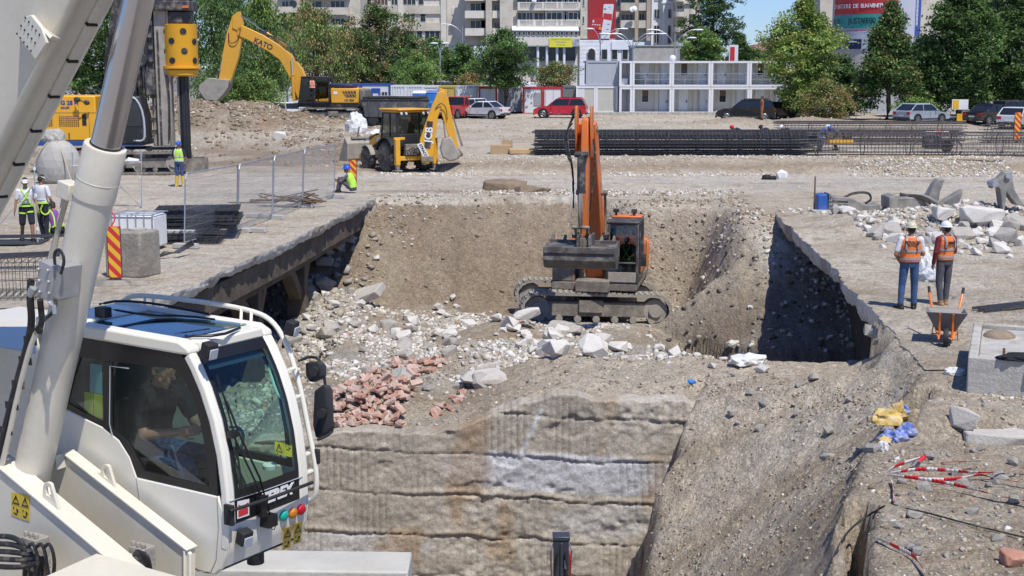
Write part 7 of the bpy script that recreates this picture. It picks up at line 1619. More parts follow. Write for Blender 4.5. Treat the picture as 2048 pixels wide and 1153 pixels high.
# guard rail around roof and far pillar
rp=[SV(x,y,WC+.07) for x,y in((243,604),(262,592),(300,592),(420,606),(503,621),(545,640),(575,690),(600,770),(615,850),(632,930),(634,985),(622,1003),(612,998))]
P('guard_rail',CRW,cab,lambda b:(b.tube(rp,.021,8,sm=2),[b.beam(Vector(SV(x,y,WC+.07)),Vector(SV(x-1,y+26,WC)),.022,.022) for x,y in((290,596),(307,594),(483,616),(503,621))],
   [b.beam(SV(x,y,WC+.07),SV(x-22,y+10,WC),.05,.02) for x,y in((590,735),(602,790),(620,905),(626,940))]),bevel=.004)
P('inner_handle',mat('handle_mint',(.40,.62,.52),.5),cab,lambda b:b.tube([FS(*Z(1060,322),-.05),FS(*Z(1045,335),-.08),FS(*Z(1062,400),-.08),FS(*Z(1085,458),-.07),FS(*Z(1108,458),-.05)],.012,7,sm=1))
# mirrors on the far side
mv=WC+.25
mi=P('mirror_arm',BLACK,cab,lambda b:b.tube([SV(x,y,v) for x,y,v in((598,722,WC),(618,714,mv),(636,716,mv),(645,733,mv),(655,800,mv),(666,850,mv),(663,868,mv),(636,880,WC+.06))],.012,7,sm=1))
for pts in(((609,725),(633,722),(640,732),(640,755),(618,766),(610,752)),((627,782),(645,768),(653,780),(655,850),(649,868),(630,878),(624,850))):
    P('mirror',mat('mirror_case',(.035,.037,.042),.6,var=.1),mi,lambda b:b.plate([SV(x,y,mv-.03) for x,y in pts],(.05,.03,0)),bevel=.015)
    c=SV(sum(p[0] for p in pts)/len(pts)+6,sum(p[1] for p in pts)/len(pts),mv-.05); P('mirror_joint',BLACK,mi,lambda b:b.cyl(c,Vector(c)+Vector((.02,-.05,0)),.035,n=12))
P('side_lamp',BLACK,cab,lambda b:b.cbox(SV(634,913,WC+.08),(.05,.03,.12)),bevel=.01)
P('cab_mount',DARK,cab,lambda b:b.cyl((-.2,.75,zbot-.2),(-.2,.75,zbot+.05),.07,n=12))
# interior
cs=(-.80,.46)
P('seat',mat('seat_grey',(.035,.035,.04),.85,var=.2),cab,lambda b:(b.box(cs[0]-.27,cs[0]+.24,cs[1]-.25,cs[1]+.25,zbot+.40,zbot+.53),b.box(cs[0]-.33,cs[0]-.20,cs[1]-.24,cs[1]+.24,zbot+.5,zbot+1.12),b.box(cs[0]-.3,cs[0]+.1,cs[1]-.34,cs[1]-.27,zbot+.62,zbot+.72)),bevel=.04)
P('control_console',CRB,cab,lambda b:(b.box(cs[0]+.05,cs[0]+.35,cs[1]-.33,cs[1]-.24,zbot+.45,zbot+.70),b.box(-.02,.12,.15,.6,zbot+.1,zbot+.55),b.box(-.05,.0,.12,.32,zbot+.72,zbot+.98),b.beam((-.04,.2,zbot+.3),(-.03,.2,zbot+.75),.04,.04)),bevel=.015)
P('dashboard',mat('dash_teal',(.10,.16,.16),.6),cab,lambda b:b.prism([(.02,zbot+.1),(fu[6]-.08,zbot+.12),(fu[5]-.07,zws-.05),(.12,zws-.02),(.02,zws-.12)],'y',.10,WC-.12),bevel=.03)
P('cup',WHITE,cab,lambda b:b.lathe([(.05,0),(.055,.03),(.05,.04),(.02,.042)],FS(*Z(1048,735),-.13),n=16))
P('steering_wheel',BLACK,cab,lambda b:(b.tube([(-.20+.06*math.cos(a),.46+.19*math.sin(a),zbot+.80+.18*math.cos(a)) for a in np.arange(0,6.4,.4)],.013,6),b.cyl((-.2,.46,zbot+.8),(.0,.46,zbot+.5),.03,n=8)))
P('interior_wall',mat('cabin_lining',(.04,.045,.05),.8),cab,lambda b:(b.box(urear+.05,-1.25,.05,WC-.04,zbot+.1,roofz-.1)),bevel=.02)
P('yellow_card',mat('card_lime',(.42,.50,.02),.7),cab,lambda b:[b.prism([SZ(*q,.03)[::2] for q in pp],'y',.031,.034) for pp in(((328,436),(362,440),(362,532),(328,520)),((365,442),(399,448),(400,540),(365,533)))],smooth=0)
P('teal_card',mat('card_teal',(.16,.38,.42),.7),cab,lambda b:b.prism([SZ(*q,.03)[::2] for q in((350,325),(395,332),(398,446),(348,436))],'y',.031,.034),smooth=0)
# ------------------------------------------------ turret frames
def flat(name,pts,v,th,m=CR,bev=.01): return P(name,m,mc,lambda b:b.prism([SV(x,y,v)[::2] for x,y in pts],'y',v,v+th),bevel=bev)
V2=-.16; V1=-.62
flat('turret_plate',[(128,912),(380,1108),(380,1300),(60,1300),(60,960)],V2,.03)
def flange(b,p,q,v,w,th=.02):
    a=Vector(SV(*p,v)); c=Vector(SV(*q,v)); b.beam(a+Vector((0,w/2-.02,0)),c+Vector((0,w/2-.02,0)),w,th,up=(0,0,1))
P('top_flange',CR,mc,lambda b:flange(b,(128,906),(377,1101),V2,.11),bevel=.006)
P('end_plate',CR,mc,lambda b:b.beam(Vector(SV(371,1101,V2))+Vector((.0,.035,0)),Vector(SV(371,1260,V2))+Vector((0,.035,0)),.11,.02,up=(1,0,0)),bevel=.006)
flat('turret_plate',[(-80,880),(0,941),(254,1155),(254,1400),(-80,1400)],V1,.03)
P('top_flange',CR,mc,lambda b:flange(b,(-80,868),(258,1150),V1,.18),bevel=.006)
P('flange_gusset',CR,mc,lambda b:b.prism([SV(*q,V2)[::2] for q in((108,930),(133,935),(130,906))],'y',V2-.09,V2),bevel=.004)
def eye(c,v,s=.085):
    u0,_,z0=SV(*c,v); pts=[]
    o=[(-.9,-.9)]+[(-.75*math.cos(R(a)),.1+.75*math.sin(R(a))) for a in range(0,121,20)]+[(1.5,-2.3)]
    i=[(-.3,-.35)]+[(-.38*math.cos(R(a)),.1+.38*math.sin(R(a))) for a in range(0,121,20)]+[(.35,-.45)]
    def f(b):
        n=len(o); V=[(u0+s*x,vv,z0+s*z) for vv in(v+.03,v+.055) for x,z in o]+[(u0+s*x,vv,z0+s*z) for vv in(v+.03,v+.055) for x,z in i]
        F=[]
        for k in range(n):
            j=(k+1)%n; F+=[(k,j,2*n+j,2*n+k),(n+k,3*n+k,3*n+j,n+j),(k,n+k,n+j,j),(2*n+k,2*n+j,3*n+j,3*n+k)]
        b.add(V,F)
    P('lifting_eye',CR,mc,f,bevel=.004)
eye((206,950),V2); eye((90,986),V1)
decal([(24,985),(42,988),(42,1038),(24,1030)],fn=lambda a,c:SV(a,c,V1),par=mc); decal([(43,988),(60,993),(60,1043),(43,1038)],fn=lambda a,c:SV(a,c,V1),par=mc)
P('floor_plate',CR,mc,lambda b:b.plate([SV(0,1170,V1-.9)[:2]+(SV(193,1104,V1)[2],),SV(193,1104,V1-.02)[:2]+(SV(193,1104,V1)[2],),(SV(193,1104,V1)[0]+1.2,V1-.02,SV(193,1104,V1)[2]),(SV(193,1104,V1)[0]+.7,V1-1.2,SV(193,1104,V1)[2])],(0,0,-.03)),bevel=.006)
P('engine_hood',CR,mc,lambda b:(b.box(-3.9,-1.95,.15,1.5,.9,SV(20,686,.3)[2]),b.box(-3.6,-3.0,.12,.149,SV(20,700,.3)[2]-.08,SV(20,700,.3)[2])),bevel=.03)
P('turret_web',CR,mc,lambda b:b.box(-1.9,-.9,V2+.035,V2+.06,.8,SV(130,930,V2)[2]-.02))
# valve blocks and hoses, bottom left
for c,s in((SV(72,1105,V1-.16),.16),(SV(285,1122,V2-.22),.15)):
    P('valve_block',MUDL,mc,lambda b:(b.cbox(c,(s,s*.8,s*1.5)),[b.cyl(Vector(c)+Vector((s*x,-s*.2,s*.7)),Vector(c)+Vector((s*x,-s*.2,s*1.0)),.018,n=8) for x in(-.35,.0,.35)],[b.cyl(Vector(c)+Vector((s*x,-s*.4,s*z)),Vector(c)+Vector((s*x,-s*.62,s*z)),.022,n=8) for x in(-.25,.25) for z in(-.3,.35)]),bevel=.006)
for k in range(5): P('hydraulic_hose',HOSE,mc,lambda b:b.tube([SV(-30,1075+14*k,V1-.2),SV(20,1072+16*k,V1-.25-.02*k),SV(45+5*k,1085+12*k,V1-.25),SV(52+9*k,1110,V1-.22),SV(50+12*k,1160,V1-.2)],.02,7,sm=2))
for x in(55,72,88): P('hydraulic_hose',HOSE,mc,lambda b:b.tube([SV(x,1095,V1-.25),SV(x+12,1085,V1-.27),SV(x+22,1120,V1-.25),SV(x+18,1160,V1-.22)],.014,6,sm=2))
for k in range(4): P('hydraulic_hose',HOSE,mc,lambda b:b.tube([SV(268+6*k,1110,V2-.3),SV(278+5*k,1098+3*k,V2-.33),SV(292+3*k,1130,V2-.3),SV(288+5*k,1165,V2-.25)],.013,6,sm=2))
# ------------------------------------------------ lift cylinder
VC=-.39
c0=Vector(SV(50,1010,VC)); c1=Vector(SV(211,292,VC)); c2=Vector(SV(299,-60,VC)); ax=(c1-c0).normalized(); c2=c1+ax*((c2-c1).dot(ax)); rB=.140
lc=P('lift_cylinder',CR,mc,lambda b:(b.cyl(c0-ax*.3,c1-ax*.05,rB,n=48),b.lathe([(rB*.98,-.40),(rB*1.06,-.39),(rB*1.06,-.012),(rB*1.02,0),(rB*.80,.0)],c1,ax,48),b.lathe([(rB*1.072,-.255),(rB*1.072,-.25),(rB*1.0,-.24)],c1,ax,48)))
P('chrome_rod',mat('rod_chrome',(.56,.57,.62),.24,1.,var=.06,vs=.8),lc,lambda b:b.cyl(c1-ax*.02,c2+ax*.8,rB*.74,n=48))
P('rod_seal',CRB,lc,lambda b:b.lathe([(rB*.79,.0),(rB*.79,.012),(rB*.75,.014)],c1,ax,40))
a_,t_,_=basis(ax); sdv=Vector((-ax.z,0,ax.x)); sdv=sdv if sdv.x<0 else -sdv
P('feed_pipe',CR,lc,lambda b:(b.tube([c1+sdv*(rB*1.15)-ax*.42+Vector((0,-.10,0)),c1+sdv*(rB*1.18)-ax*1.0+Vector((0,-.11,0)),c1+sdv*(rB*1.1)-ax*1.22+Vector((0,-.11,0))],.030,10),b.cbox(c1+sdv*(rB*1.1)-ax*.40+Vector((0,-.09,0)),(.13,.12,.12),(0,.23,0))),bevel=.008)
vb=Vector(SV(108,560,VC-rB-.08))
P('valve_box',mat('cast_alloy',(.42,.42,.41),.5,.5,var=.15,vs=6),lc,lambda b:(b.cbox(vb,(.16,.16,.26),(0,.23,0)),b.cbox(vb+Vector((.10,.03,-.0)),(.08,.18,.24),(0,.23,0)),[b.cyl(vb+Vector((x,-.08,z)),vb+Vector((x,-.10,z)),.014,n=8) for x in(-.05,.05) for z in(-.08,.0,.08)]),bevel=.008)
P('hose_bundle',HOSE,lc,lambda b:(b.tube([SV(62,560,-.7),SV(60,600,-.7),SV(64,640,-.66),SV(58,680,-.62),SV(35,760,-.6),SV(12,850,-.6),SV(-6,930,-.6)],.026,8,sm=2),b.tube([SV(112,600,-.68),SV(108,625,-.68),SV(88,640,-.66),SV(72,660,-.64)],.013,7,sm=2),b.tube([SV(122,548,-.7),SV(130,520,-.7),SV(120,497,-.7),SV(108,505,-.7),SV(110,530,-.7)],.011,7,sm=2),
   [b.beam(SV(x-9,y,-.60),SV(x+16,y+4,-.60),.008,.055) for x,y in((57,680),(47,720),(33,768),(20,810),(8,860))],b.tube([SV(80,600,-.7),SV(84,640,-.66),SV(78,665,-.64)],.022,7)))
P('cream_pipe',CR,lc,lambda b:b.tube([SV(75,660,-.62),SV(62,690,-.62),SV(38,780,-.6),SV(14,890,-.6),SV(-4,960,-.6)],.021,8,sm=1))
P('pipe_elbow',GALV,lc,lambda b:b.tube([SV(100,605,-.7),SV(108,612,-.7),SV(109,628,-.7)],.016,8)); P('pipe_joint',GALV,lc,lambda b:b.cyl(SV(68,575,-.7),SV(60,590,-.7),.03,n=10))
# ------------------------------------------------ telescopic boom
bL=Vector(SV(0,455,-.25)); bH=Vector(SV(240,0,-.25)); bd=(bH-bL).normalized(); bw=Vector((-bd.z,0,bd.x)); bw=bw if bw.z>0 else -bw
def woff(px,py,v): p=Vector(SV(px,py,v)); return (p-bL).dot(bw)
w1=woff(55,113,-.62)
sec=[(-.34,.07),(-.24,.07),(-.10,.18),(-.03,.42),(-.03,1.2),(-.62,1.2),(-.62,w1),(-.58,w1-.12),(-.42,.12)]
def boomf(b):
    rings=[]
    for s in(-4.0,5.5):
        rings.append([(bL.x+bd.x*s+bw.x*w,v,bL.z+bd.z*s+bw.z*w) for v,w in sec])
    b.loft(rings)
tb=P('telescopic_boom',CR,mc,boomf,bevel=.05,seg=4,smooth=25)
def onb(s,w,v): return Vector((bL.x+bd.x*s+bw.x*w,v,bL.z+bd.z*s+bw.z*w))
P('edge_rail',CR,tb,lambda b:[b.beam(onb(s,.055,-.33),onb(s+.31,.055,-.33),.07,.022,up=bw) for s in np.arange(-3,4,.33)],bevel=.004)
for s in np.arange(-1.36,3.4,.33): P('edge_bolt',CRB,tb,lambda b:b.beam(onb(s-.008,.05,-.33),onb(s+.008,.05,-.33),.09,.03,up=bw))
P('weld_seam',_MC['seam_grey'],tb,lambda b:b.tube([onb(-3,.98,-.622),onb(4.5,.98,-.622)],.004,5))
# bracket plate with bolt holes
q=[SV(x,y,-.80) for x,y in((51,33),(62,30),(83,56),(93,86),(71,121),(33,70))]
bp=P('bracket_plate',CR,tb,lambda b:b.plate(q,(-.0,.03,.0)),bevel=.006)
P('bracket_rib',CR,bp,lambda b:(b.plate([SV(83,60,-.79),SV(100,78,-.79),SV(118,84,-.62),SV(92,88,-.62)],(.0,.02,.02)),b.plate([SV(60,40,-.79),SV(90,84,-.79),SV(90,84,-.60),SV(60,40,-.60)],(.02,0,.02)),b.plate([SV(40,72,-.79),SV(66,112,-.79),SV(66,112,-.60),SV(40,72,-.60)],(.02,0,.02))),bevel=.003)
for i,j in[(i,j) for i in range(5) for j in range(3)]: P('bolt_hole',CRB,bp,lambda b:b.cyl(SV(51+7*i-8.5*j,36+8.5*i+16*j,-.803),SV(51+7*i-8.5*j,36+8.5*i+16*j,-.799),.0075,n=8))
# operator, inside the cab
bpy.context.view_layer.update()
OP=dict(pelvis=(0,-.02,.50),waist=(0,-.06,.66),chest=(.0,.0,.88),neck=(.02,.08,1.04),head=(.05,.17,1.15),sL=(-.19,.04,.97),sR=(.19,.04,.97),eL=(-.27,.12,.70),wL=(-.17,.38,.66),eR=(.25,.16,.72),wR=(.16,.42,.76),
   hL=(-.10,-.0,.50),hR=(.10,.0,.50),kL=(-.16,.46,.50),kR=(.16,.46,.52),aL=(-.14,.50,.12),aR=(.14,.58,.14),face=(.35,.8,-.5))
op=person('crane operator with curly grey hair, black top and jeans inside the cab',mc.matrix_world@Vector((cs[0]-.10,cs[1]-.05,zbot+.13)),TH-math.pi/2,OP,skin=mat('skin_tan',(.42,.23,.15),.5,var=.1),top=mat('black_top',(.012,.013,.016),.9,var=.3,vs=8),trous=JEAN,hair=mat('grey_hair',(.14,.125,.11),.9,var=.6,vs=40,bump=1,bs=60),vox=.007,scale=1.08,hands=(.7,.6))
# ================================================================ cars
CGL=mat('car_glass',(.015,.018,.02),.08,var=.1,spec=.7); TYRE=mat('car_tyre',(.02,.02,.02),.8); RIMM=mat('alloy_rim',(.45,.45,.46),.35,.7,var=.1); LRED=mat('tail_red',(.45,.01,.01),.3); LHD=mat('lamp_clear',(.7,.7,.72),.15)
def car(label,px,py,Y,yaw,kind,col,cat='car',name='car',sc=1.0):
    a=A(px,py,Y); t=thing(name,label,cat,(a.x,Y,tz(a.x,Y)),yaw,sc=sc)
    pm=mat('paint_%02x%02x%02x_%s'%(int(col[0]*255),int(col[1]*255),int(col[2]*255),'c'),col,.25,var=.04,coat=.6,dirt=DUST,da=.06)
    L_={'sedan':4.4,'suv':4.5,'pickup':5.2,'hatch':4.1,'van':4.6}[kind]; H={'sedan':1.47,'suv':1.68,'pickup':1.8,'hatch':1.5,'van':1.8}[kind]; W_=1.8; wr=.33 if kind in('sedan','hatch') else .37
    bz_={'sedan':.92,'suv':1.05,'pickup':1.12,'hatch':.95,'van':1.1}[kind]; h=L_/2
    # front is +y
    low=[(-h+.03,.38),(-h,.55),(-h+.03,bz_*.97),(-h+.12,bz_+.03)]+([( -h+.55,bz_+.06)] if kind=='sedan' else [])+[(h*.35,bz_),(h-.45,bz_-.13),(h-.08,bz_-.30),(h,.55),(h-.04,.36),(h-.9,.24),(-h+.9,.24)]
    def bd(b):
        P0=low; rings=[]
        for x,ins,dz in((-W_/2+.02,.06,.04),(-W_/2,.0,0),(W_/2,.0,0),(W_/2-.02,.06,.04)):
            rings.append([(x,y*(1-ins/h),z) for y,z in P0])
        b.loft(rings)
    P('body',pm,t,bd,bevel=.07,seg=3)
    gy={'sedan':(-h+.55,-h+1.25,.15,h*.42),'suv':(-h+.08,-h+.35,.25,h*.44),'pickup':(-.55,-.40,.75,h*.52),'hatch':(-h+.12,-h+.75,.2,h*.45),'van':(-h+.05,-h+.2,.6,h*.6)}[kind]
    y0,y1,y2,y3=gy; wi=.16
    def gh(b,e=0,z0=bz_-.02,z1=H-.07): b.loft([[(-W_/2+.05-e,y0-e,z0),(W_/2-.05+e,y0-e,z0),(W_/2-.05+e,y3+e,z0),(-W_/2+.05-e,y3+e,z0)],[(-W_/2+wi-e,y1-e,z1),(W_/2-wi+e,y1-e,z1),(W_/2-wi+e,y2+e,z1),(-W_/2+wi-e,y2+e,z1)]])
    P('window_glass',CGL,t,gh,bevel=.02)
    P('roof',pm,t,lambda b:b.loft([[(-W_/2+wi-.02,y1-.05,H-.075),(W_/2-wi+.02,y1-.05,H-.075),(W_/2-wi+.02,y2+.03,H-.075),(-W_/2+wi-.02,y2+.03,H-.075)],[(-W_/2+wi+.06,y1+.05,H),(W_/2-wi-.06,y1+.05,H),(W_/2-wi-.06,y2-.12,H),(-W_/2+wi+.06,y2-.12,H)]]),bevel=.03)
    for s in(-1,1):
        def pl_(b):
            for ya,yb in((y0,y1),(y3,y2),((y0+y3)/2-.15,(y1+y2)/2-.1)): b.beam((s*(W_/2-.045),ya,bz_-.02),(s*(W_/2-wi+.01),yb,H-.06),.07,.05,up=(0,1,0))
            b.beam((s*(W_/2-wi+.01),y1,H-.07),(s*(W_/2-wi+.01),y2,H-.07),.05,.05)
        P('pillar',pm,t,pl_,bevel=.01)
        P('door_trim',DARK,t,lambda b:(b.box(s*W_/2-.004,s*W_/2+.004,-h+.8,h-.9,.30,.40),b.box(s*W_/2-.003,s*W_/2+.003,.0,.012,.42,bz_-.05),b.box(s*W_/2-.003,s*W_/2+.003,h*.42,h*.42+.012,.42,bz_-.05)))
        P('mirror',pm,t,lambda b:b.ell((s*(W_/2+.10),y3-.35,bz_+.06),(.09,.06,.07),8,6))
        for yw in(-h+.82,h-.85):
            w=bpy.data.objects.new('wheel',None); COL.objects.link(w); w.parent=t
            P('arch',CRB,w,lambda b:b.cyl((s*(W_/2-.25),yw,wr+.02),(s*(W_/2+.006),yw,wr+.02),wr+.07,n=20))
            P('tyre',TYRE,w,lambda b:b.lathe([(wr*.6,-.11),(wr*.95,-.11),(wr,-.07),(wr,.07),(wr*.95,.11),(wr*.6,.11)],(s*(W_/2-.08),yw,wr),(1,0,0),20))
            P('rim',RIMM,w,lambda b:(b.cyl((s*(W_/2-.05),yw,wr),(s*(W_/2+.015),yw,wr),wr*.2,n=10),[b.beam((s*(W_/2+.018),yw,wr),(s*(W_/2+.018),yw+wr*.6*math.cos(a),wr+wr*.6*math.sin(a)),.03,.05) for a in np.arange(0,6.2,1.256)],b.tube([(s*(W_/2+.02),yw+wr*.62*math.cos(a),wr+wr*.62*math.sin(a)) for a in np.arange(0,6.4,.5)],.02,5)))
        P('tail_lamp',LRED,t,lambda b:b.box(s*(W_/2-.34),s*(W_/2-.02),-h-.012,-h+.16,bz_-.28,bz_-.08) if s>0 else b.box(-W_/2+.02,-W_/2+.34,-h-.012,-h+.16,bz_-.28,bz_-.08),bevel=.02)
        P('headlight',LHD,t,lambda b:b.cbox((s*(W_/2-.27),h-.10,bz_-.36),(.40,.20,.14),(.35,0,0)),bevel=.02)
    P('bumper',DARK,t,lambda b:b.box(-W_/2+.06,W_/2-.06,-h-.03,-h+.1,.28,.48),bevel=.03)
    P('bumper',DARK,t,lambda b:(b.box(-W_/2+.06,W_/2-.06,h-.10,h+.02,.27,.45),b.box(-.5,.5,h-.10,h+.015,.48,.60)),bevel=.03)
    P('number_plate',WHITE,t,lambda b:b.box(-.26,.26,-h-.035,-h-.02,.55,.66))
    if kind in('suv','hatch','van'): P('tailgate_window',CGL,t,lambda b:b.beam((0,y0-.02,bz_+.02),(0,y1-.03,H-.1),W_*.72,.03,up=(0,1,0)))
    if kind=='suv': P('roof_rail',DARK,t,lambda b:[b.beam((s*.68,y1+.1,H+.02),(s*.68,y2-.1,H+.02),.04,.04) for s in(-1,1)])
    if kind=='pickup': P('load_bed',CGL,t,lambda b:b.box(-.78,.78,-h+.08,-.62,bz_-.1,bz_+.045))
    return t
CWH=(.68,.69,.70)
car('white compact suv parked between the red pickup and the white sedan',953,233,118,R(-48),'suv',CWH)
car('red pickup seen from behind beside the white suv',918,234,116.5,R(-28),'pickup',(.50,.02,.02),cat='pickup',name='pickup_truck')
car('white sedan with its tail to the right, parked by the red framed container',965,233,116,R(62),'sedan',CWH)
car('red suv parked in front of the red framed cabins',1121,234,117,R(82),'suv',(.50,.012,.03))
car('black suv at the end of the white cabins',1490,243,110,R(80),'suv',(.008,.008,.009),sc=1.04)
car('dark grey car half hidden under the yellow green linden',1556,240,113,R(-60),'hatch',(.03,.035,.035))
car('white car behind the trunk of the yellow green linden',1606,238,116,R(-70),'suv',(.42,.47,.55))
car('silver grey hatchback parked behind the rebar cages',1842,253,104,R(-62),'hatch',(.36,.42,.48))
car('black car under the walnut tree',1985,262,101,R(-62),'sedan',(.012,.010,.012))
car('white car at the frame edge beside the striped panel',2038,262,97,R(-40),'hatch',(.55,.57,.60))
car('dark estate car at the back of the right parking row',2040,246,108,R(-75),'suv',(.03,.03,.035))
car('white van behind the rubble skip',762,225,121,R(80),'van',CWH,cat='van',name='van')
car('white car nose peeping past the boom foot of the yellow excavator',576,216,112,R(-60),'sedan',CWH)
# skip / dump body
a=A(790,258,90); sk_=thing('tipper_body','dark dusty tipper body with a torn cover behind the backhoe loader','truck',(a.x,92,tz(a.x,92)),R(4)); sk_.scale=(.66,.66,.72)
P('tub',mat('tub_grey',(.065,.07,.075),.7,var=.3,dirt=DUST,da=.3),sk_,lambda b:(b.prism([(-3.2,.7),(3.0,.7),(3.2,2.25),(-3.6,2.25)],'y',-1.2,1.2),[b.box(x,x+.1,-1.27,-1.2,.75,2.2) for x in np.arange(-2.9,3.1,1.0)],b.box(-3.65,3.25,-1.3,1.3,2.251,2.4)),bevel=.03)
P('cover',BLACK,sk_,lambda b:b.tube([(-3.4,-1.25,2.48),(-1,-1.25,2.52),(1.6,-1.25,2.45),(3.1,-1.2,2.5)],.14,7,sm=1))
for x in(-2.4,2.0): P('wheel',TYRE,sk_,lambda b:b.cyl((x,-1.15,.5),(x,1.15,.5),.5,n=18))
# toilets
for px,lab,rc in((838,'blue portable toilet with a white domed roof beside the backhoe',WHITE),(866,'blue portable toilet with a blue roof, right of the white roofed one',mat('toilet_blue2',(.03,.12,.40),.45))):
    a=A(px,232,117); t=thing('portable_toilet',lab,'portable toilet',(a.x-.55,117,tz(a.x,117)))
    bl_=mat('toilet_blue',(.02,.17,.52),.45,var=.1)
    P('cabin',bl_,t,lambda b:(b.box(0,1.15,0,1.15,.1,2.05),b.box(.06,1.09,-.04,-.001,.15,2.0)),bevel=.03); P('roof',rc,t,lambda b:b.loft([[(-.04,-.06,2.052),(1.19,-.06,2.052),(1.19,1.2,2.052),(-.04,1.2,2.052)],[(.1,.1,2.28),(1.05,.1,2.28),(1.05,1.05,2.28),(.1,1.05,2.28)]]),bevel=.05)
    P('door_relief',bl_,t,lambda b:(b.ell((.35,-.05,1.2),(.2,.03,.2),12,6),b.ell((.8,-.05,.9),(.2,.03,.2),12,6)))
# ================================================================ bags
def blob(name,label,cat,c,r,m,seed=0,kind=None,group=None,amp=.55,flat=.35,sub=3,fr=2.6):
    rr=np.random.default_rng(seed); bm=bmesh.new(); bmesh.ops.create_icosphere(bm,subdivisions=sub,radius=1)
    V=np.array([v.co for v in bm.verts]); n=fbm(V[:,0]*fr+seed,V[:,1]*fr+V[:,2]*fr*.7,4,s=seed)+.5*ridge(V[:,0]*2.2+V[:,2],V[:,1]*2.2-V[:,2],3,s=seed)-.25
    for v,k in zip(bm.verts,n): v.co*=1+amp*float(k); v.co.z=max(v.co.z,-flat)
    for v in bm.verts: v.co.x*=r[0]; v.co.y*=r[1]; v.co.z=(v.co.z+flat)*r[2]
    me=bpy.data.meshes.new(name); bm.to_mesh(me); bm.free(); me.materials.append(m)
    o=bpy.data.objects.new(name,me); COL.objects.link(o); o.location=c; return tag(o,label,cat,group,kind)
BAGW=mat('woven_white',(.66,.66,.65),.75,var=.08,vs=5,bump=1,bs=12,dirt=DUST,da=.12,ds=2); BAGG=mat('clear_plastic',(.48,.50,.53),.3,var=.2,vs=6,bump=1,bs=14)
blob('big_bag','tall crumpled white big bag standing behind the loader bucket','bag',(A(726,255,90).x,86,tz(A(726,255,90).x,86)),(.62,.55,.85),BAGW,1)
blob('big_bag','flatter white big bag right of the tall crumpled one','bag',(A(757,262,86).x,84.5,.25),(.75,.6,.55),BAGW,2)
h=hit(1856,603); blob('plastic_bag','crumpled translucent bag between the two men in orange','bag',tuple(h),(.30,.22,.20),BAGG,3); 
h=hit(1852,590); blob('plastic_bag','white bag standing up between the two men in orange','bag',(h.x,h.y+.15,h.z),(.20,.16,.42),BAGW,4)
h=hit(1800,601); blob('plastic_bag','flat white bag behind the jeans of the man with the cream helmet','bag',tuple(h),(.28,.2,.10),BAGW,5)
h=hit(1910,750); blob('plastic_bag','small white bag in the shadow of the concrete trough','bag',tuple(h),(.16,.12,.08),BAGW,6)
h=hit(1495,728); blob('plastic_bag','white sheet heap at the rim of the dark hollow','bag',tuple(h),(.35,.25,.14),BAGW,7)
h=hit(1490,600); blob('plastic_bag','white plastic by the right foot of the rubble','bag',tuple(hit(1500,620)),(.1,.1,.06),BAGW,8)
YBG=mat('cement_bag',(.62,.42,.10),.6,var=.5,vs=7,bump=1,bs=12,dirt=(.62,.60,.58),da=.45,ds=9); BBG=mat('blue_film',(.10,.17,.48),.4,var=.5,vs=8,bump=1,bs=15,dirt=(.55,.55,.58),da=.5,ds=10)
for k,(x,y,r,m,l) in enumerate(((1772,848,(.22,.13,.13),YBG,'yellow and white cement bag, biggest of the litter beside the crack'),(1795,846,(.10,.07,.16),YBG,'upright yellow bag beside the biggest cement bag'),(1806,845,(.07,.06,.08),BBG,'blue film scrap beside the yellow bags'),(1786,882,(.16,.10,.09),BBG,'bluish plastic litter below the cement bags'),(1812,878,(.12,.09,.10),BBG,'rolled blue and white film near the crack'),(1768,890,(.08,.06,.05),YBG,'small orange wrapper left of the bluish litter'),(1766,905,(.06,.05,.09),BAGW,'small white bag hanging at the bank edge'),(1381,771,(.07,.05,.05),mat('blue_plastic',(.03,.2,.62),.4,bump=1,bs=20),'bright blue plastic scrap on the berm'))):
    h=hit(x,y); blob('plastic_litter',l,'litter',tuple(h),tuple(q*1.15 for q in r),m,20+k)
h=hit(1562,358); blob('white_sheet','pointed white sheet lying at the foot of the scarp','sheet',tuple(h),(.3,.2,.32),BAGW,31,sub=1)
h=hit(1538,360); blob('dark_rag','dark rag beside the pointed white sheet','rag',tuple(h),(.3,.2,.15),BLACK,32)
h=hit(90,372); blob('sand_bag','large round dusty bag tied with a rope near the drill rig','bag',(A(95,370,56).x,57.5,.0),(.95,.8,1.15),mat('bag_dusty',(.40,.385,.35),.9,var=.15,vs=2,bump=1,bs=8),33,amp=.08,flat=.6,fr=1.2)
o=P('rope',mat('rope',(.42,.36,.26),.9),bpy.data.objects['sand_bag'],lambda b:(b.tube([(-.1,-.1,1.95),(.3,-.55,1.5),(.6,-.85,.8),(.95,-1.3,.05),(1.3,-1.5,.03)],.03,6,sm=2),b.tube([(-.1,-.1,1.9),(-.5,-.5,1.5),(-.8,-.6,.9)],.03,6,sm=2)))
blob('sand_bag','small knotted bag on top of the large round bag','bag',(bpy.data.objects['sand_bag'].location.x-.15,57.5,1.72),(.45,.35,.4),_MC['bag_dusty'],34,amp=.3)
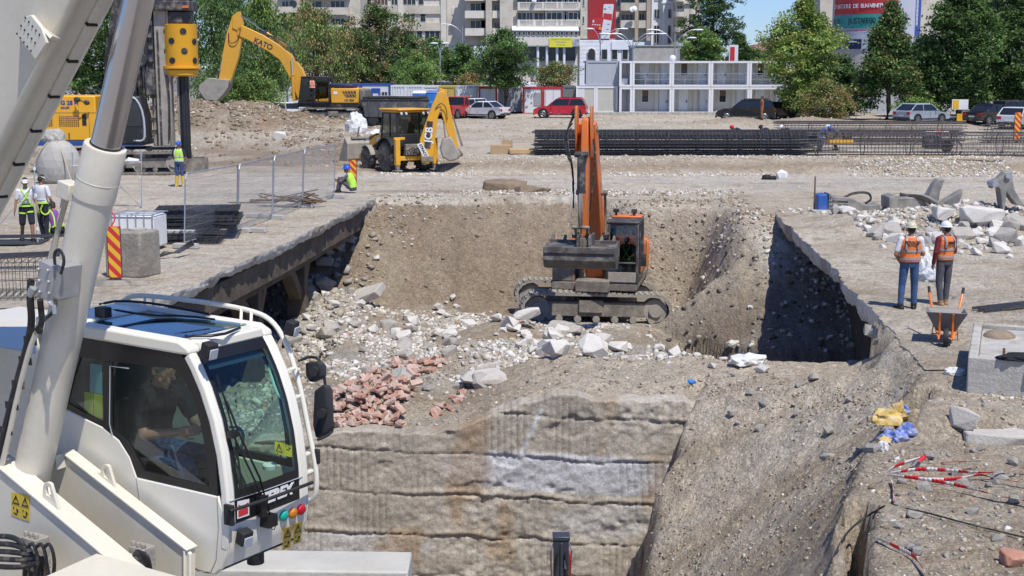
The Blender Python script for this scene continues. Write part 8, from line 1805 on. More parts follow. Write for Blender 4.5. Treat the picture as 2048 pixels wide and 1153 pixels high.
# ================================================================ striped panels
SRED=mat('sign_red',(.55,.03,.03),.5,var=.05,dirt=DUST,da=.08); SYEL=mat('sign_yellow',(.75,.42,.03),.5,var=.05,dirt=DUST,da=.08)
def striped(label,loc,w,h,rz,z0=.12,foot=True,n=4):
    t=thing('striped_barrier',label,'traffic panel',loc,rz)
    P('board',SRED,t,lambda b:b.box(-w/2,w/2,-.02,.02,z0,z0+h),bevel=.008)
    sl=w*1.0; st=h/n
    def ys(b):
        for k in range(-1,n+1):
            zt=z0+k*st+st*.25; 
            poly=[(-w/2+.01,zt+sl),(-w/2+.01,zt+sl+st*.5),(w/2-.01,zt+st*.5),(w/2-.01,zt)]
            c=[]
            for (x1,z1),(x2,z2) in zip(poly,poly[1:]+poly[:1]):
                pass
            lo,hi=z0+.01,z0+h-.01
            def clip(P_,f,inside):
                o=[]
                for i in range(len(P_)):
                    A_,B_=P_[i],P_[(i+1)%len(P_)]; ia,ib=inside(A_),inside(B_)
                    if ia: o.append(A_)
                    if ia!=ib: q=(f-A_[1])/(B_[1]-A_[1]); o.append((A_[0]+(B_[0]-A_[0])*q,f))
                return o
            P_=clip(poly,lo,lambda p:p[1]>=lo)
            if len(P_)>2: P_=clip(P_,hi,lambda p:p[1]<=hi)
            if len(P_)>2: b.prism(P_,'y',-.024,-.021)
    P('yellow_stripes',SYEL,t,ys,smooth=0)
    P('edge',DARK,t,lambda b:(b.box(-w/2-.012,-w/2-.001,-.022,.022,z0,z0+h),b.box(w/2+.001,w/2+.012,-.022,.022,z0,z0+h),b.prism([(-w/2,z0),(w/2,z0),(0,z0-.12)],'y',-.018,.018)))
    if foot: P('foot',mat('rubber_foot',(.20,.19,.175),.9,var=.2,dirt=DUST,da=.5),t,lambda b:(b.loft([[(-.75,-.22,0),(.35,-.22,0),(.35,.22,0),(-.75,.22,0)],[(-.45,-.16,.11),(.2,-.16,.11),(.2,.16,.11),(-.45,.16,.11)]]),b.loft([[(.36,-.2,0),(.75,-.2,0),(.75,.2,0),(.36,.2,0)],[(.36,-.15,.1),(.6,-.15,.1),(.6,.15,.1),(.36,.15,.1)]])),bevel=.02)
    return t
h=G(232,572); striped('red and yellow striped panel on a rubber foot before the concrete block',(h.x,h.y,.02),.285,1.15,R(3),.16)
h=hit(709,377); striped('red and yellow striped panel beside the seated man',(h.x,h.y-.4,h.z),.27,1.05,R(2),.12,foot=False)
h=hit(2033,300); striped('red and yellow striped panel at the right end of the rebar cages',(A(2033,285,74).x,74,tz(A(2033,285,74).x,74)),.33,1.5,R(2),.35,foot=False,n=5)
# ================================================================ concrete block, cage tank, fence, rebar
RB=mat('rebar',(.12,.11,.11),.65,.4,var=.4,vs=4,dirt=(.25,.14,.08),da=.15,ds=3); RBD=mat('rebar_dark',(.07,.07,.078),.55,.4,var=.4,vs=4); RBR=mat('rebar_rusty',(.16,.09,.05),.8,var=.3)
a=G(222,556); c=G(303,560); cb_=thing('concrete_block','big weathered concrete block behind the striped panel','concrete block',(a.x-.12,a.y,0),R(0),sc=.93)
def blk(b):
    P0,P1,P2=Vector((0,0,0)),Vector((.92,-.12,0)),Vector((1.25,.55,0)); P3=Vector((.3,.8,0))
    b.loft([[p+Vector((0,0,z)) for p in(P0,P1,P2,P3)] for z in(0,.6,1.15)])
P('body',mat('block_concrete',(.28,.255,.215),.92,var=.35,vs=2,bump=1.2,bs=10,dirt=(.16,.13,.10),da=.4,ds=1.6,fine=.2),cb_,blk,bevel=.05,seg=3)
P('round_cap',CONC,cb_,lambda b:b.cyl((.75,.35,1.14),(.75,.35,1.19),.22,n=20))
a=G(240,520,0); ib=thing('cage_tank','white plastic tank in a steel cage behind the concrete block','tank',(a.x-.62,a.y+1.5,0),R(-8))
P('tank',WHITE,ib,lambda b:b.box(0,1.15,0,.95,.1,.95),bevel=.05); P('cage_bar',GALV,ib,lambda b:([b.box(x,x+.025,-.035,-.005,.05,1.0) for x in np.arange(0,1.16,.225)],[b.box(-.02,1.18,-.04,-.01,z,z+.025) for z in(.1,.5,.97)],[b.box(-.02,1.18,y,y+.025,.985,1.01) for y in(.2,.6,.93)],[b.box(x,x+.025,-.03,.98,.99,1.012) for x in(0,.55,1.14)]))
P('red_tape',RED2,ib,lambda b:b.tube([(.0,-.1,1.05),(.15,-.3,1.1),(.3,-.35,.95),(.2,-.5,.7)],.02,5,sm=2))
# fence panels
fx=[(368,499),(475,467.5),(545,440),(605,417),(669,398)]; FPt=[G(*q) for q in fx]
for k,lab in enumerate(('nearest mesh fence panel, before the rebar mats','second mesh fence panel from the near end','third mesh fence panel from the near end','farthest mesh fence panel, by the seated man')):
    a,c=FPt[k],FPt[k+1]; d=c-a; L_=d.length; t=thing('mesh_fence',lab,'fence',(a.x,a.y,0.03),math.atan2(d.y,d.x),group='mesh fence panels along the pit')
    lean=.10
    P('frame',GALV,t,lambda b:(b.tube([(.04,0,.12),(.04,-lean*.9,1.85),(.12,-lean,1.98),(L_-.12,-lean,1.98),(L_-.04,-lean*.9,1.85),(L_-.04,0,.12)],.021,8),b.tube([(.04,0,.15),(L_-.04,0,.15)],.019,8)))
    P('wire_mesh',GALV,t,lambda b:([b.beam((x,-.008,.16),(x,-lean,1.97),.0035,.0035) for x in np.arange(.10,L_-.06,.06)],[b.beam((.05,-lean*z/2,z),(L_-.05,-lean*z/2,z),.006,.006) for z in np.arange(.3,1.95,.25)]),smooth=0)
for k,q in enumerate([FPt[0],FPt[1],FPt[1]+Vector((.45,.1,0)),FPt[2],FPt[2]+Vector((-.6,.4,0)),FPt[3],FPt[4]]):
    o=P('ballast_block',mat('foot_concrete',(.40,.39,.37),.9,var=.15,bump=.5),None,lambda b:b.prism([(-.36,0),(.36,0),(.33,.13),(-.33,.13)],'y',-.11,.11),bevel=.015)
    o.location=(q.x+.05,q.y,.03+q.z); o.rotation_euler=(0,0,R(-12)); tag(o,'concrete fence foot under the mesh fence','fence foot','concrete feet of the mesh fence')
# rebar mats piles inside the fence
def mats(label,cx,cy,L_,W_,n,rz,sp=.16,name='rebar_mats',z0=.05,m=RBD):
    t=thing(name,label,'rebar stack',(cx,cy,z0),rz); rr=random.Random(int(cx*10))
    for k in range(n):
        dx,dy,da=rr.uniform(-.12,.12),rr.uniform(-.1,.1),rr.uniform(-.03,.03)
        def f(b):
            z=.03+k*.042; cs,sn=math.cos(da),math.sin(da)
            def q(x,y,zz): return (dx+x*cs-y*sn,dy+x*sn+y*cs,zz)
            for y in np.arange(-W_/2,W_/2+.01,sp): b.beam(q(-L_/2,y,z),q(L_/2,y,z),.018,.018)
            for x in np.arange(-L_/2,L_/2+.01,sp*1.3): b.beam(q(x,-W_/2,z+.017),q(x,W_/2,z+.017),.015,.015)
        P('mat',m,t,f,smooth=0)
    return t
h=G(375,488); mats('tall stack of dark rebar mats behind the nearest fence panel',h.x,h.y+1.3,2.3,1.3,14,R(8),z0=.30)
mats('lower stack of rebar mats in front of the tall one',h.x-.15,h.y+.1,2.2,.9,8,R(3),z0=.04)
P_t=tag(P('timber_bearer',WHITE,None,lambda b:b.cbox((h.x-.2,h.y-.15,.36),(.9,.12,.08))),'white plank between the two rebar mat stacks','plank')
h=G(352,520); o=P('rebar_bundle',RBD,None,lambda b:[b.tube([(h.x-.5+.02*k,h.y-.2+.04*k,.04+.02*k),(h.x-.1+.02*k,h.y+.1,.16),(h.x+.25,h.y+.7+.03*k,.42-.02*k)],.012,5) for k in range(9)]); tag(o,'bent rebar offcuts leaning at the corner of the mat stacks','rebar bundle')
h=G(450,470); o=P('rebar_bundle',RBD,None,lambda b:[b.tube([(h.x-.6,h.y+.6+.03*k,.75-.03*k),(h.x+.3,h.y+.3+.02*k,.12+.01*k),(h.x+.75,h.y+.1+.02*k,.03)],.012,5) for k in range(8)]); tag(o,'bar ends sliding off the right end of the mat stack','rebar bundle')
# cage at the far left, flat bars and box
def barbox(label,p,L_,W_,H_,rz,sp=.14,name='rebar_cage'):
    t=thing(name,label,'rebar cage',p,rz)
    for z in np.arange(.05,H_,sp*1.4): P('bar',RB,t,lambda b:(b.tube([(0,0,z),(L_,0,z),(L_,W_,z),(0,W_,z),(0,0,z)],.011,5)))
    P('stirrups',RB,t,lambda b:[b.tube([(x,0,.03),(x,0,H_),(x,W_,H_),(x,W_,.03),(x,0,.03)],.010,5) for x in np.arange(.03,L_,sp)])
    return t
h=G(-60,606); barbox('boxy rebar cage at the left edge of the photo',(h.x,h.y,.03),1.55,1.1,.75,R(10))
for k,(x,y,n,lab,rz,L_) in enumerate(((40,520,16,'flat bundle of dark straight bars behind the boxy cage',R(20),2.6),(30,545,10,'second bundle of straight bars lying on the cage',R(8),2.2))):
    h=G(x,y); t=thing('bar_bundle',lab,'rebar bundle',(h.x,h.y,.05+k*.75),rz)
    for i in range(n): P('bar',RBD,t,lambda b:b.beam((-L_/2+.05*(i%3),i*.045,.02+.02*(i%2)),(L_/2+.06*(i%4),i*.045+.05,.03),.025,.025),smooth=0)
h=G(20,488); tag(P('shadow_sheet',mat('shadow_dark',(.03,.032,.036),.8,var=.3,bump=.6,bs=6),None,lambda b:b.cbox((h.x,h.y,.045),(1.9,1.1,.03),(0,0,.1)),bevel=.01),'dark sheet standing in for a shadow on the ground by the workers','mat')  # flat dark sheet added as a cast shadow on the ground
# scaffold frames (white tubes)
def scaf(label,pts,px_y,r=.028):
    t=thing('scaffold_frame',label,'scaffold frame',(0,0,0))
    return t
Ys=37.2
sc_=thing('scaffold_frame','white scaffold tube frame in front of the workers','scaffold frame',(A(70,495,Ys).x,Ys,0)); ox=sc_.location.x
def sp(px,py,Y=Ys): p=A(px,py,Y); return (p.x-ox,Y-Ys,max(.02,p.z))
P('upright',WHITE,sc_,lambda b:b.tube([sp(68,328),sp(76,500)],.028,8)); P('diagonal',WHITE,sc_,lambda b:b.tube([sp(66,372),sp(-10,460)],.02,8)); P('collar',WHITE,sc_,lambda b:[b.cyl(sp(68.5+.048*(y-330),y),sp(68.5+.048*(y+6-330),y+6),.04,n=8) for y in(335,388,455)])
Y2=47.; s2=thing('scaffold_frame','white scaffold frame with a folded sheet behind the lift cylinder','scaffold frame',(A(285,415,Y2).x,Y2,0)); ox2=s2.location.x
def sp2(px,py): p=A(px,py,Y2); return (p.x-ox2,0,max(.02,p.z))
for xs_ in((145,305,148,388),(282,300,284,424)): P('upright',WHITE,s2,lambda b:b.tube([sp2(*xs_[:2]),sp2(*xs_[2:])],.032,8))
P('ledger',WHITE,s2,lambda b:(b.tube([sp2(146,332),sp2(283,325)],.02,8),b.tube([sp2(264,330),sp2(283,360)],.02,6))); P('diagonal',GALV,s2,lambda b:b.tube([sp2(240,372),sp2(283,416)],.018,6)); P('sheet',BAGW,s2,lambda b:b.tube([sp2(238,326),sp2(258,322),sp2(278,322)],[.09,.12,.06],8))
# timber debris
TMB=mat('old_timber',(.16,.11,.07),.9,var=.4,vs=5,bump=.6)
h=G(575,415); rr=random.Random(3)
t=thing('debris_heap','heap of old timber and bent steel behind the mesh fence','debris',(h.x,h.y,.02))
for k in range(26):
    a=rr.uniform(-.5,.5)+(math.pi if k%2 else 0); l=rr.uniform(.4,1.3); x,y,z=rr.uniform(-.9,1.0),rr.uniform(-.5,.6),rr.uniform(.03,.35)
    P('board',TMB if k%3 else RBR,t,lambda b:b.beam((x-l/2*math.cos(a),y-l/2*math.sin(a),z),(x+l/2*math.cos(a),y+l/2*math.sin(a),z+rr.uniform(-.03,.25)),.09,.035),smooth=0)
t=thing('steel_angle','long rusty strip lying on the deck near the timber','scrap',tuple(G(510,408)),R(-10)); P('strip',RBR,t,lambda b:(b.beam((-1,0,.03),(.8,0,.06),.12,.02),b.beam((-.2,.1,.05),(.9,-.15,.22),.05,.02)))
# ================================================================ round rebar cages on the terrace
def cage(label,x0,x1,py,Y,dia,nb,pitch,rz=0.,hoop=1.5,m=RB,extra=0,br=.016,sr=.009,zoff=0,mb=None):
    a=A(x0,py,Y); c=A(x1,py,Y); L_=c.x-a.x; z=tz((a.x+c.x)/2,Y)+dia/2+zoff
    t=thing('rebar_cage',label,'rebar cage',(a.x,Y,z),rz); r=dia/2
    for k in range(nb):
        q=2*math.pi*k/nb; P('long_bar',mb or m,t,lambda b:b.beam((0,r*math.cos(q),r*math.sin(q)),(L_,r*math.cos(q),r*math.sin(q)),br*2,br*2),smooth=0)
    P('spiral',m,t,lambda b:b.tube([(.35+L_*.0+s*(L_-.7),(r+.02)*math.cos(w),(r+.02)*math.sin(w)) for s,w in((i/(12*int(L_/pitch)),i/12*2*math.pi) for i in range(12*int(L_/pitch)+1))],sr,3),smooth=0)
    for x in np.arange(.5,L_,hoop): P('hoop',mb or m,t,lambda b:b.tube([(x,(r-.03)*math.cos(w),(r-.03)*math.sin(w)) for w in np.arange(0,6.4,.42)],br*1.3,5))
    if extra:
        rr=random.Random(8)
        for k in range(extra):
            q=rr.uniform(0,6.28); w=r*.9*math.sqrt(rr.random()); s=rr.uniform(-.1,.5); P('loose_bar',RBD,t,lambda b:b.beam((s-.1,w*math.cos(q),w*math.sin(q)),(L_-s,w*math.cos(q),w*math.sin(q)),.045,.045),smooth=0)
    return t
cage('dense dark rebar cage nearest the orange boom, filled with bars',1069,1612,316,67.2,1.22,26,.20,extra=24,m=RBD,br=.02,sr=.014)
cage('second dark cage lying behind the dense one',1075,1640,304,68.8,1.15,20,.24,extra=14,m=RBD,br=.02,sr=.011,rz=R(1))
cage('open rebar cage with wide hoops running out of the photo at the right',1612,2120,320,66.6,1.15,16,.18,rz=R(-1.5),hoop=2.2,mb=RB)
cage('long rebar cage lying farther back before the silver car',1550,1925,290,80,1.15,22,.22,extra=6,rz=R(-1.5),m=RB)
cage('short rebar cage at the right border behind the open one',1960,2100,292,78,1.05,14,.20,rz=R(-2))
cage('thin rebar cage beneath the farther one',1560,1910,302,76,.7,12,.3,rz=R(-1),m=RB)
t=thing('hose_reel','coils of hose hanging in the open rebar cage','hose',tuple(A(1905,300,66.5)))
P('coil',HOSE,t,lambda b:[b.tube([(dx+.0,rr_*math.cos(w),.05+rr_*math.sin(w)) if ax_ else (dx+rr_*math.cos(w),.0,.05+rr_*math.sin(w)) for w in np.arange(0,6.4,.4)],.02,5) for dx,rr_,ax_ in((0,.42,0),(.1,.38,0),(-.35,.4,0),(-1.6,.35,0))])
t=thing('generator','dusty generator behind the open rebar cage','generator',(A(1868,305,69.5).x,69.5,tz(A(1868,305,69.5).x,69.5))); P('body',DARK,t,lambda b:b.box(-.55,.3,-.3,.3,.2,.95),bevel=.04); P('tank',RDH,t,lambda b:b.box(.0,.3,-.32,.28,.96,1.08),bevel=.03); P('wheel',TYRE,t,lambda b:b.cyl((.55,-.3,.3),(.55,-.2,.3),.3,n=16)); P('frame',GALV,t,lambda b:b.tube([(-.6,-.3,.1),(-.6,-.3,1.05),(.6,-.3,1.05),(.75,-.3,.5)],.02,6))
t=thing('yellow_machine','low yellow machine seen through the open rebar cage','machine',(A(1680,300,70.5).x,70.5,tz(A(1680,300,70.5).x,70.5))); P('body',SYEL,t,lambda b:b.box(-.7,.6,-.3,.3,.35,.6),bevel=.04); P('engine',DARK,t,lambda b:(b.box(-.7,-.3,-.25,.25,.62,.95),b.box(.1,.55,-.25,.25,.62,.95)),bevel=.04)
# workers behind the cages
def cagew(label,px,py,Y,helm,top,rz,tr=GRYT,pose=None,**k):
    a=A(px,py,Y); person(label,(a.x,Y,tz(a.x,Y)),rz,pose or {},top=top,trous=tr,helmet=helm,hair=None,vox=.018,**k)
BEND=dict(pelvis=(0,-.15,.80),waist=(0,-.06,.93),chest=(0,.14,1.05),neck=(0,.28,1.12),head=(0,.40,1.17),sL=(-.18,.22,1.10),sR=(.18,.22,1.10),eL=(-.22,.30,.82),wL=(-.15,.40,.60),eR=(.22,.30,.82),wR=(.15,.40,.60),hL=(-.10,-.14,.78),hR=(.10,-.14,.78),kL=(-.14,.10,.46),kR=(.14,.10,.46),aL=(-.12,-.04,.09),aR=(.12,-.04,.09))
cagew('worker in a blue helmet and blue clothes bending behind the open cage',1640,300,69.6,BLT,BLW,R(-90),tr=BLW,pose=BEND,nod=R(50))
cagew('worker in a red helmet bending behind the dark cage',1480,300,70.8,RDH,NAVY,R(80),pose=BEND,nod=R(40))
cagew('worker in a black cap bending behind the dark cage',1537,300,70.8,BLACK,NAVY,R(70),pose=BEND,nod=R(30))
cagew('worker in a white helmet between the blue and the red helmets',1578,300,70.8,WHH,NAVY,R(90),pose=BEND,nod=R(50))
cagew('worker in a white helmet right of the blue helmet',1671,300,70.8,WHH,GRYT,R(90),pose=BEND,nod=R(50))
a=A(1523,244,103); person('man in rust coloured clothes standing behind the black suv',(a.x,103,tz(a.x,103)),R(90),{},skin=mat('skin_tan2',(.3,.16,.1),.6),top=mat('rust_cloth',(.32,.13,.05),.9),trous=_MC['rust_cloth'],vox=.02)
# cardboard
CAR=mat('cardboard',(.48,.34,.20),.85,var=.1)
a=A(1003,298,69); t=thing('cardboard_box','opened cardboard box beside the brown paper roll','box',(a.x,68.4,tz(a.x,68.4)),R(-12))
P('box',CAR,t,lambda b:(b.box(-.5,.5,-.3,.3,0,.42),b.beam((-.5,0,.42),(-.65,0,.40),.6,.01)),bevel=.01); P('lid',CAR,t,lambda b:(b.box(-.05,.5,.28,.31,.42,.65)))
t=thing('cardboard_roll','long brown cardboard sheet lying left of the dark cage','cardboard',(A(1040,296,68).x,67.9,tz(A(1040,296,68).x,67.9)),R(3)); P('sheet',CAR,t,lambda b:(b.box(-.55,.9,-.35,.35,0,.30)),bevel=.06)
# planks at the foot of cages
for px,py,L_,lab in((1950,322,2.6,'timber plank at the foot of the open cage near the frame edge'),(1780,316,5.,'long pale batten under the open cage')):
    h=hit(px,py); t=thing('plank',lab,'plank',(h.x,h.y,h.z+.05),R(-4)); P('board',CAR,t,lambda b:b.box(-L_/2,L_/2,-.08,.08,0,.05))
# ================================================================ demolition tools at the right
GST=mat('tool_steel',(.23,.225,.21),.65,.2,var=.2,vs=3,bump=.5,dirt=(.42,.38,.31),da=.5,ds=2.5)
Yt=44.5; sT=FPX/Yt
def tool(px0,py0,lab,cat,name,Y=Yt):
    a=A(px0,py0,Y); t=thing(name,lab,cat,(a.x,Y,tz(a.x,Y))); zz=a.z-t.location.z
    s=FPX/Y; return t,(lambda x,y:((x-px0)/s,(py0-y)/s))
t,q=tool(1632,417,'hydraulic breaker with a blue head plate lying on the ground','breaker','hydraulic_breaker')
P('head_plate',mat('breaker_blue',(.03,.11,.38),.45,var=.1,dirt=DUST,da=.15),t,lambda b:b.prism([q(1631,416),q(1631,382),q(1649,380),q(1652,416)],'y',-.35,.35),bevel=.02)
P('flange',GST,t,lambda b:(b.prism([q(1652,417),q(1652,379),q(1656,379),q(1656,417)],'y',-.38,.38),[b.cyl((q(1656,y)[0],-.385,q(1656,y)[1]),(q(1656,y)[0],-.42,q(1656,y)[1]),.04,n=6) for y in(384,392,400,408,414)]),bevel=.008)
P('housing',GST,t,lambda b:(b.prism([q(1656,417),q(1656,384),q(1695,387),q(1708,392),q(1722,400),q(1740,402),q(1752,398),q(1757,404),q(1757,419),q(1740,419)],'y',-.28,.28)),bevel=.03)
P('slot',DARK,t,lambda b:b.prism([q(1658,412),q(1658,392),q(1692,394),q(1690,412)],'y',-.29,-.281)); P('rail',GST,t,lambda b:(b.prism([q(1656,400),q(1656,397),q(1694,398),q(1694,401)],'y',-.34,-.29),b.prism([q(1656,416),q(1656,413),q(1745,415),q(1745,418)],'y',-.34,-.29)))
P('chisel',GST,t,lambda b:b.cyl((q(1757,411)[0],0,q(1757,411)[1]),(q(1785,413)[0],0,q(1785,413)[1]),.09,n=12))
P('hose',HOSE,t,lambda b:[b.tube([(q(1686,390)[0],-.1+.1*k,q(1686,388)[1]),(q(1705,378)[0],-.1,q(1705,379-k*2)[1]),(q(1735,378)[0],-.1,q(1735,378-2*k)[1]),(q(1742,388)[0],-.1,q(1742,392-k)[1]),(q(1730,398)[0],-.1+.1*k,q(1730,400)[1])],.03,6,sm=2) for k in range(2)])
P('stake',RBR,t,lambda b:b.box(q(1629,417)[0]-.05,q(1631,417)[0]-.04,-.1,-.06,0,q(1629,346)[1]))
P('bearer',CONC,t,lambda b:b.box(q(1618,420)[0],q(1674,420)[0],-.6,-.2,-.02,.10),bevel=.01)
t,q=tool(1775,417,'big concrete crusher jaws lying open behind the rubble','crusher jaws','crusher_jaws')
P('bracket',GST,t,lambda b:(b.prism([q(1770,416),q(1769,380),q(1784,376),q(1786,380),q(1787,416)],'y',-.5,.5),b.box(q(1786,392)[0],q(1812,392)[0],-.2,.2,q(1786,394)[1],q(1786,382)[1])),bevel=.02)
P('body',GST,t,lambda b:b.prism([q(1786,382),q(1830,380),q(1850,378),q(1872,390),q(1880,405),q(1860,418),q(1800,419),q(1786,416)],'y',-.3,.3),bevel=.05)
P('upper_jaw',GST,t,lambda b:b.prism([q(1850,380),q(1862,356),q(1870,345),q(1884,346),q(1880,356),q(1876,370),q(1873,392),q(1866,396)],'y',-.22,.22),bevel=.04)
P('lower_jaw',GST,t,lambda b:b.prism([q(1866,396),q(1876,396),q(1890,385),q(1908,374),q(1921,366),q(1920,378),q(1912,398),q(1898,416),q(1880,414)],'y',-.2,.2),bevel=.03)
P('hose',HOSE,t,lambda b:[b.tube([(q(1795,378)[0],-.2,q(1795,378-2*k)[1]),(q(1820,376)[0],-.25,q(1820,376+k*2)[1]),(q(1845,380)[0],-.4,q(1845,380+k*3)[1]),(q(1862,396)[0],-.45,q(1862,396+k*3)[1]),(q(1900,402)[0],-.5,q(1900,402+k*3)[1]),(q(1925,420)[0],-.5,q(1925,424)[1])],.035,6,sm=2) for k in range(3)])
P('red_ram',mat('ram_red',(.50,.04,.03),.5,dirt=DUST,da=.2),t,lambda b:(b.cyl(q(1845,410)[:1]+(-.5,)+q(1845,410)[1:],q(1885,417)[:1]+(-.55,)+q(1885,417)[1:],.13,n=12),b.cyl(q(1885,417)[:1]+(-.55,)+q(1885,417)[1:],q(1925,424)[:1]+(-.6,)+q(1925,424)[1:],.08,n=10)))
t,q=tool(1990,455,'pair of ripper claws standing behind the flat topped boulder','ripper claw','ripper_claw',Y=40.5)
P('claw',GST,t,lambda b:b.prism([q(1975,412),q(1978,396),q(1990,390),q(2000,378),q(2014,376),q(2016,392),q(2020,412),q(2036,436),q(2044,446),q(2025,444),q(2005,420),q(2003,455),q(1998,455),q(1990,412),q(1982,404)],'y',-.2,.2),bevel=.03)
P('pin',GALV,t,lambda b:(b.cyl(q(1980,402)[:1]+(-.27,)+q(1980,402)[1:],q(1980,402)[:1]+(.25,)+q(1980,402)[1:],.09,n=12),b.cyl(q(2005,385)[:1]+(-.27,)+q(2005,385)[1:],q(2005,385)[:1]+(.25,)+q(2005,385)[1:],.09,n=12)))
# ================================================================ wheelbarrow
h=hit(1893,690); wb=thing('wheelbarrow','orange framed wheelbarrow with a grey tray, handles up','wheelbarrow',(h.x,h.y+.1,h.z),R(-16)); WO_=mat('barrow_orange',(.72,.19,.03),.45,dirt=DUST,da=.15)
P('tray',mat('tray_grey',(.22,.21,.20),.55,.3,var=.2,dirt=DUST,da=.35),wb,lambda b:b.loft([[(-.16,-.16,.24),(.16,-.16,.24),(.18,.25,.28),(-.18,.25,.28)],[(-.35,-.34,.60),(.35,-.34,.60),(.33,.42,.56),(-.33,.42,.56)],[(-.33,-.32,.60),(.33,-.32,.60),(.31,.40,.56),(-.31,.40,.56)],[(-.15,-.20,.27),(.15,-.20,.27),(.17,.23,.33),(-.17,.23,.33)]]),bevel=.008)
for s in(-1,1):
    P('handle',WO_,wb,lambda b:b.tube([(s*.10,-.42,.14),(s*.14,-.30,.20),(s*.22,.45,.48),(s*.29,.72,.80)],.022,8,sm=1)); P('grip',BLACK,wb.children[-1],lambda b:b.cyl((s*.285,.70,.78),(s*.30,.76,.88),.026,n=8))
    P('leg',WO_,wb,lambda b:(b.tube([(s*.20,.2,.3),(s*.23,.22,.0)],.015,6),b.tube([(s*.11,-.36,.58),(s*.11,-.30,.30),(s*.10,-.36,.14)],.018,6)))
P('cross_bar',WO_,wb,lambda b:b.tube([(-.22,.22,.12),(.22,.22,.12)],.013,6))
P('wheel',BLACK,wb,lambda b:b.lathe([(.10,-.035),(.16,-.04),(.17,0),(.16,.04),(.10,.035)],(0,-.40,.17),(1,0,0),20)); P('rim',WO_,wb,lambda b:b.cyl((-.03,-.40,.17),(.03,-.40,.17),.10,n=16)); P('fork',WO_,wb,lambda b:(b.tube([(-.10,-.42,.14),(-.06,-.42,.17),(.06,-.42,.17),(.10,-.42,.14)],.014,6)))
# ================================================================ concrete trough with jacket
a=hit(1932,786); tr=thing('concrete_trough','large concrete trough block with a jacket hung over its rim','concrete trough',(a.x,a.y,a.z-.02),R(-20))
sx_=FPX/(a.y+.0)
TRC=mat('trough_concrete',(.46,.44,.40),.9,var=.2,vs=2,bump=1,bs=14,dirt=(.24,.20,.15),da=.4,ds=1.7,fine=.15)
P('block',TRC,tr,lambda b:(b.box(0,1.6,0,.14,0,.56),b.box(0,.14,.141,2.85,0,.56),b.box(.141,1.6,.141,2.85,0,.49),b.box(0,1.6,2.851,2.95,0,.56)),bevel=.025,seg=3)
P('soil',SOIL if False else mat('loose_soil',(.27,.21,.15),.95,var=.3,vs=6,bump=1.2,bs=20),tr,lambda b:b.ell((.42,2.2,.48),(.26,.3,.12),14,8)); P('pipe_stub',RBR,tr,lambda b:b.cyl((.5,.55,.5),(.5,.55,.62),.02,n=8))
b_=blob('jacket','black jacket lying over the edge of the concrete trough','jacket',(a.x+.72,a.y-.14,a.z+.53),(.30,.14,.07),mat('jacket_black',(.012,.013,.018),.9,var=.3,bump=1,bs=20),41,amp=.5)
blob('jacket','brown sleeve hanging down the front of the trough','jacket',(a.x+.84,a.y-.36,a.z+.34),(.06,.05,.20),mat('leather_brown',(.12,.08,.06),.8,bump=1,bs=20),42,amp=.3)
h=hit(2000,628); t=thing('bar_bundle','long dark bars lying behind the concrete trough','rebar bundle',(h.x+.15,h.y+.2,h.z+.03),R(28))
for i in range(8): P('bar',RBD,t,lambda b:b.beam((-.55+.05*(i%3),i*.05,.02+.012*(i%2)),(2.6,i*.05+.02,.03),.028,.028),smooth=0)
t=thing('concrete_cylinders','two stacked concrete test cylinders behind the man in jeans','cylinders',tuple(hit(1798,580))); P('lower_cylinder',GST,t,lambda b:b.cyl((0,0,0),(0,0,.17),.085,n=16)); P('upper_cylinder',GST,t,lambda b:b.cyl((0,0,.172),(0,0,.38),.075,n=16))
# ================================================================ barrier tape
TW=mat('tape_white',(.70,.66,.66),.5,var=.05); TR_=mat('tape_red',(.62,.02,.03),.5,var=.05)
def tape(label,pts,w=.05,seg=.16,lift=.05,tw=0.5,solid=None):
    P0=[hit(*p)+Vector((0,0,lift*.55+.02)) for p in pts]
    for _ in range(3):
        Q=[P0[0]]
        for i in range(len(P0)-1): Q+=[P0[i]*.75+P0[i+1]*.25,P0[i]*.25+P0[i+1]*.75]
        P0=Q+[P0[-1]]
    # resample
    out=[P0[0]]; acc=0
    for i in range(len(P0)-1):
        a,c=P0[i],P0[i+1]; L_=(c-a).length; n=max(1,int(L_/.04))
        for k in range(1,n+1): out.append(a.lerp(c,k/n))
    b=MB(); s=0; prev=None
    for i in range(len(out)-1):
        a,c=out[i],out[i+1]; d=(c-a); L_=d.length
        if L_<1e-5: continue
        ang=tw*math.sin(s*3.1)+.9; sd=d.cross(Vector((0,0,1))).normalized(); up=Vector((0,0,1)); o=sd*math.cos(ang)*w/2+up*math.sin(ang)*w/2
        if prev is None: prev=o
        b.mi=int(s/seg)%2; b.add([a-prev,a+prev,c+o,c-o],[(0,1,2,3)]); prev=o; s+=L_
    o=b.build('barrier_tape',[TW,TR_],None,smooth=60,solid=.002); tag(o,label,'barrier tape'); return o
tape('red and white tape sweeping from the knot to the lower right',[(1775,968),(1850,972),(1920,990),(1990,1005),(2060,1022)],lift=.12)
tape('upper red and white tape running to the right border',[(1780,965),(1840,958),(1900,960),(1980,966),(2060,955)],lift=.16,seg=.13)
tape('twisted pale tape of the bundle nearest the bank edge',[(1768,972),(1790,955),(1830,945),(1856,935),(1830,948),(1870,952),(1960,945)],lift=.2,seg=.3)
tape('third tape sagging between the upper two',[(1790,960),(1850,975),(1915,972),(1960,962),(1975,968),(2060,985)],lift=.1,seg=.2)
tape('short tape hanging down from the knot',[(1783,968),(1786,990),(1788,1015)],lift=.05)
tape('tape trailing down the bank below the crack',[(1755,1095),(1790,1110),(1830,1130),(1850,1160)],lift=.06)
tape('tape lying beside the foot of the striped panel',[(275,570),(320,578),(350,590),(375,605),(400,625)],lift=.05,w=.07,seg=.2)
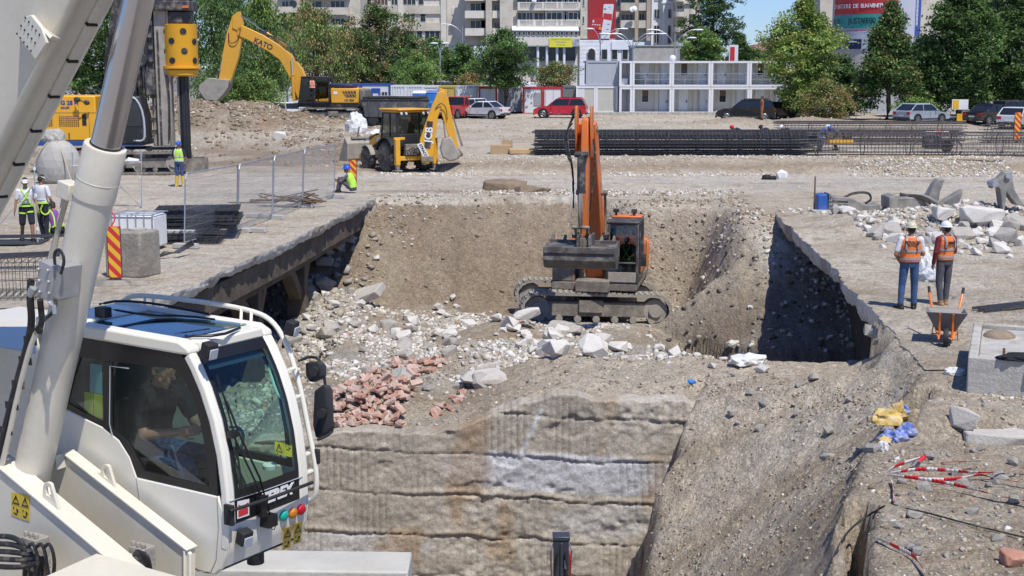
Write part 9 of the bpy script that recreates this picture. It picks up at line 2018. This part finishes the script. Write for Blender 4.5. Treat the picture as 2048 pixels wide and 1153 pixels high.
h0=hit(1700,1000); tag(P('cable',HOSE,None,lambda b:b.tube([hit(1768,1030)+Vector((0,0,.1)),hit(1730,1080)+Vector((0,0,.25)),hit(1690,1120)+Vector((0,0,.15)),hit(1660,1150)+Vector((0,0,.05))],.012,6,sm=2)),'dark cable dangling across the crack of the bank','cable')
tag(P('cable',HOSE,None,lambda b:b.tube([hit(*q)+Vector((0,0,.03)) for q in((1810,1022),(1850,1035),(1920,1050),(1980,1070),(2050,1085))],.010,6,sm=2)),'dark cable lying over the stony corner','cable')
# ================================================================ guide wall by the crane and the mast head in the pit
a=G(480,1100,.02); gw=thing('guide_wall','pale concrete guide beam at the rim of the pit below the cab','concrete beam',(a.x,a.y-.9,0))
x1=G(815,1112,.3).x-a.x
P('beam',mat('guide_concrete',(.48,.465,.42),.85,var=.12,vs=2,bump=.6,bs=12,dirt=(.45,.40,.32),da=.25),gw,lambda b:b.prism([(-2,-.9),(x1,-.9),(x1,.13),(-2,.18)],'y',.0,.55),bevel=.02)
P('apron',mat('steel_plate_grey',(.24,.25,.26),.75,var=.15,vs=1.5,dirt=DUST,da=.25),gw,lambda b:b.loft([[(-2,y,z),(x1+.25,y-.05,z)] for y,z in((-.02,.08),(-.3,.05),(-.8,-.03),(-1.6,-.15),(-2.5,-.5))],caps=False,closed=False),solid=.05)
ms=thing('drill_mast','dark grey mast head with a red strip rising from the pit','mast',tuple(A(1122,1150,14.5)))
sm_=FPX/14.6
P('mast',mat('mast_dark',(.06,.065,.075),.45,.3,var=.2),ms,lambda b:(b.box(-.085,.085,-.08,.08,-1.2,.42),b.box(-.095,.095,-.09,.09,.421,.47),b.box(-.015,.015,-.10,-.081,-1.2,.40)),bevel=.012)
P('rail',GALV,ms,lambda b:(b.tube([(-.10,-.05,-.6),(-.115,-.05,.3),(-.08,-.05,.40)],.012,6),b.tube([(.10,-.05,-.1),(.115,-.05,.3),(.08,-.05,.40)],.009,6))); P('red_strip',RDH,ms,lambda b:b.box(.088,.105,-.05,.05,-.15,.25)); P('label_plate',WHITE,ms,lambda b:b.box(.035,.06,-.086,-.082,.1,.2)); P('base_plate',RBR,ms,lambda b:b.box(-.15,.15,-.2,.1,-.08,-.05),bevel=.01)
P('hose',HOSE,ms,lambda b:[b.tube([(s*.05,-.1,-.5),(s*.08,-.13,.0),(s*.04,-.11,.3)],.012,6,sm=1) for s in(-1,1)])
# small sign by the parking
t=thing('info_sign','small yellow and white sign on a post among the right trees','sign',(A(1922,250,102).x,102,.5)); P('post',DARK,t,lambda b:b.box(-.05,.05,0,.08,0,1.9)); P('board',WHITE,t,lambda b:b.box(-.75,.45,-.04,-.001,1.2,1.95)); P('yellow_field',SYEL,t,lambda b:(b.box(-.7,-.25,-.05,-.041,1.25,1.9),b.box(-.35,.45,-.04,-.001,.3,.9)))
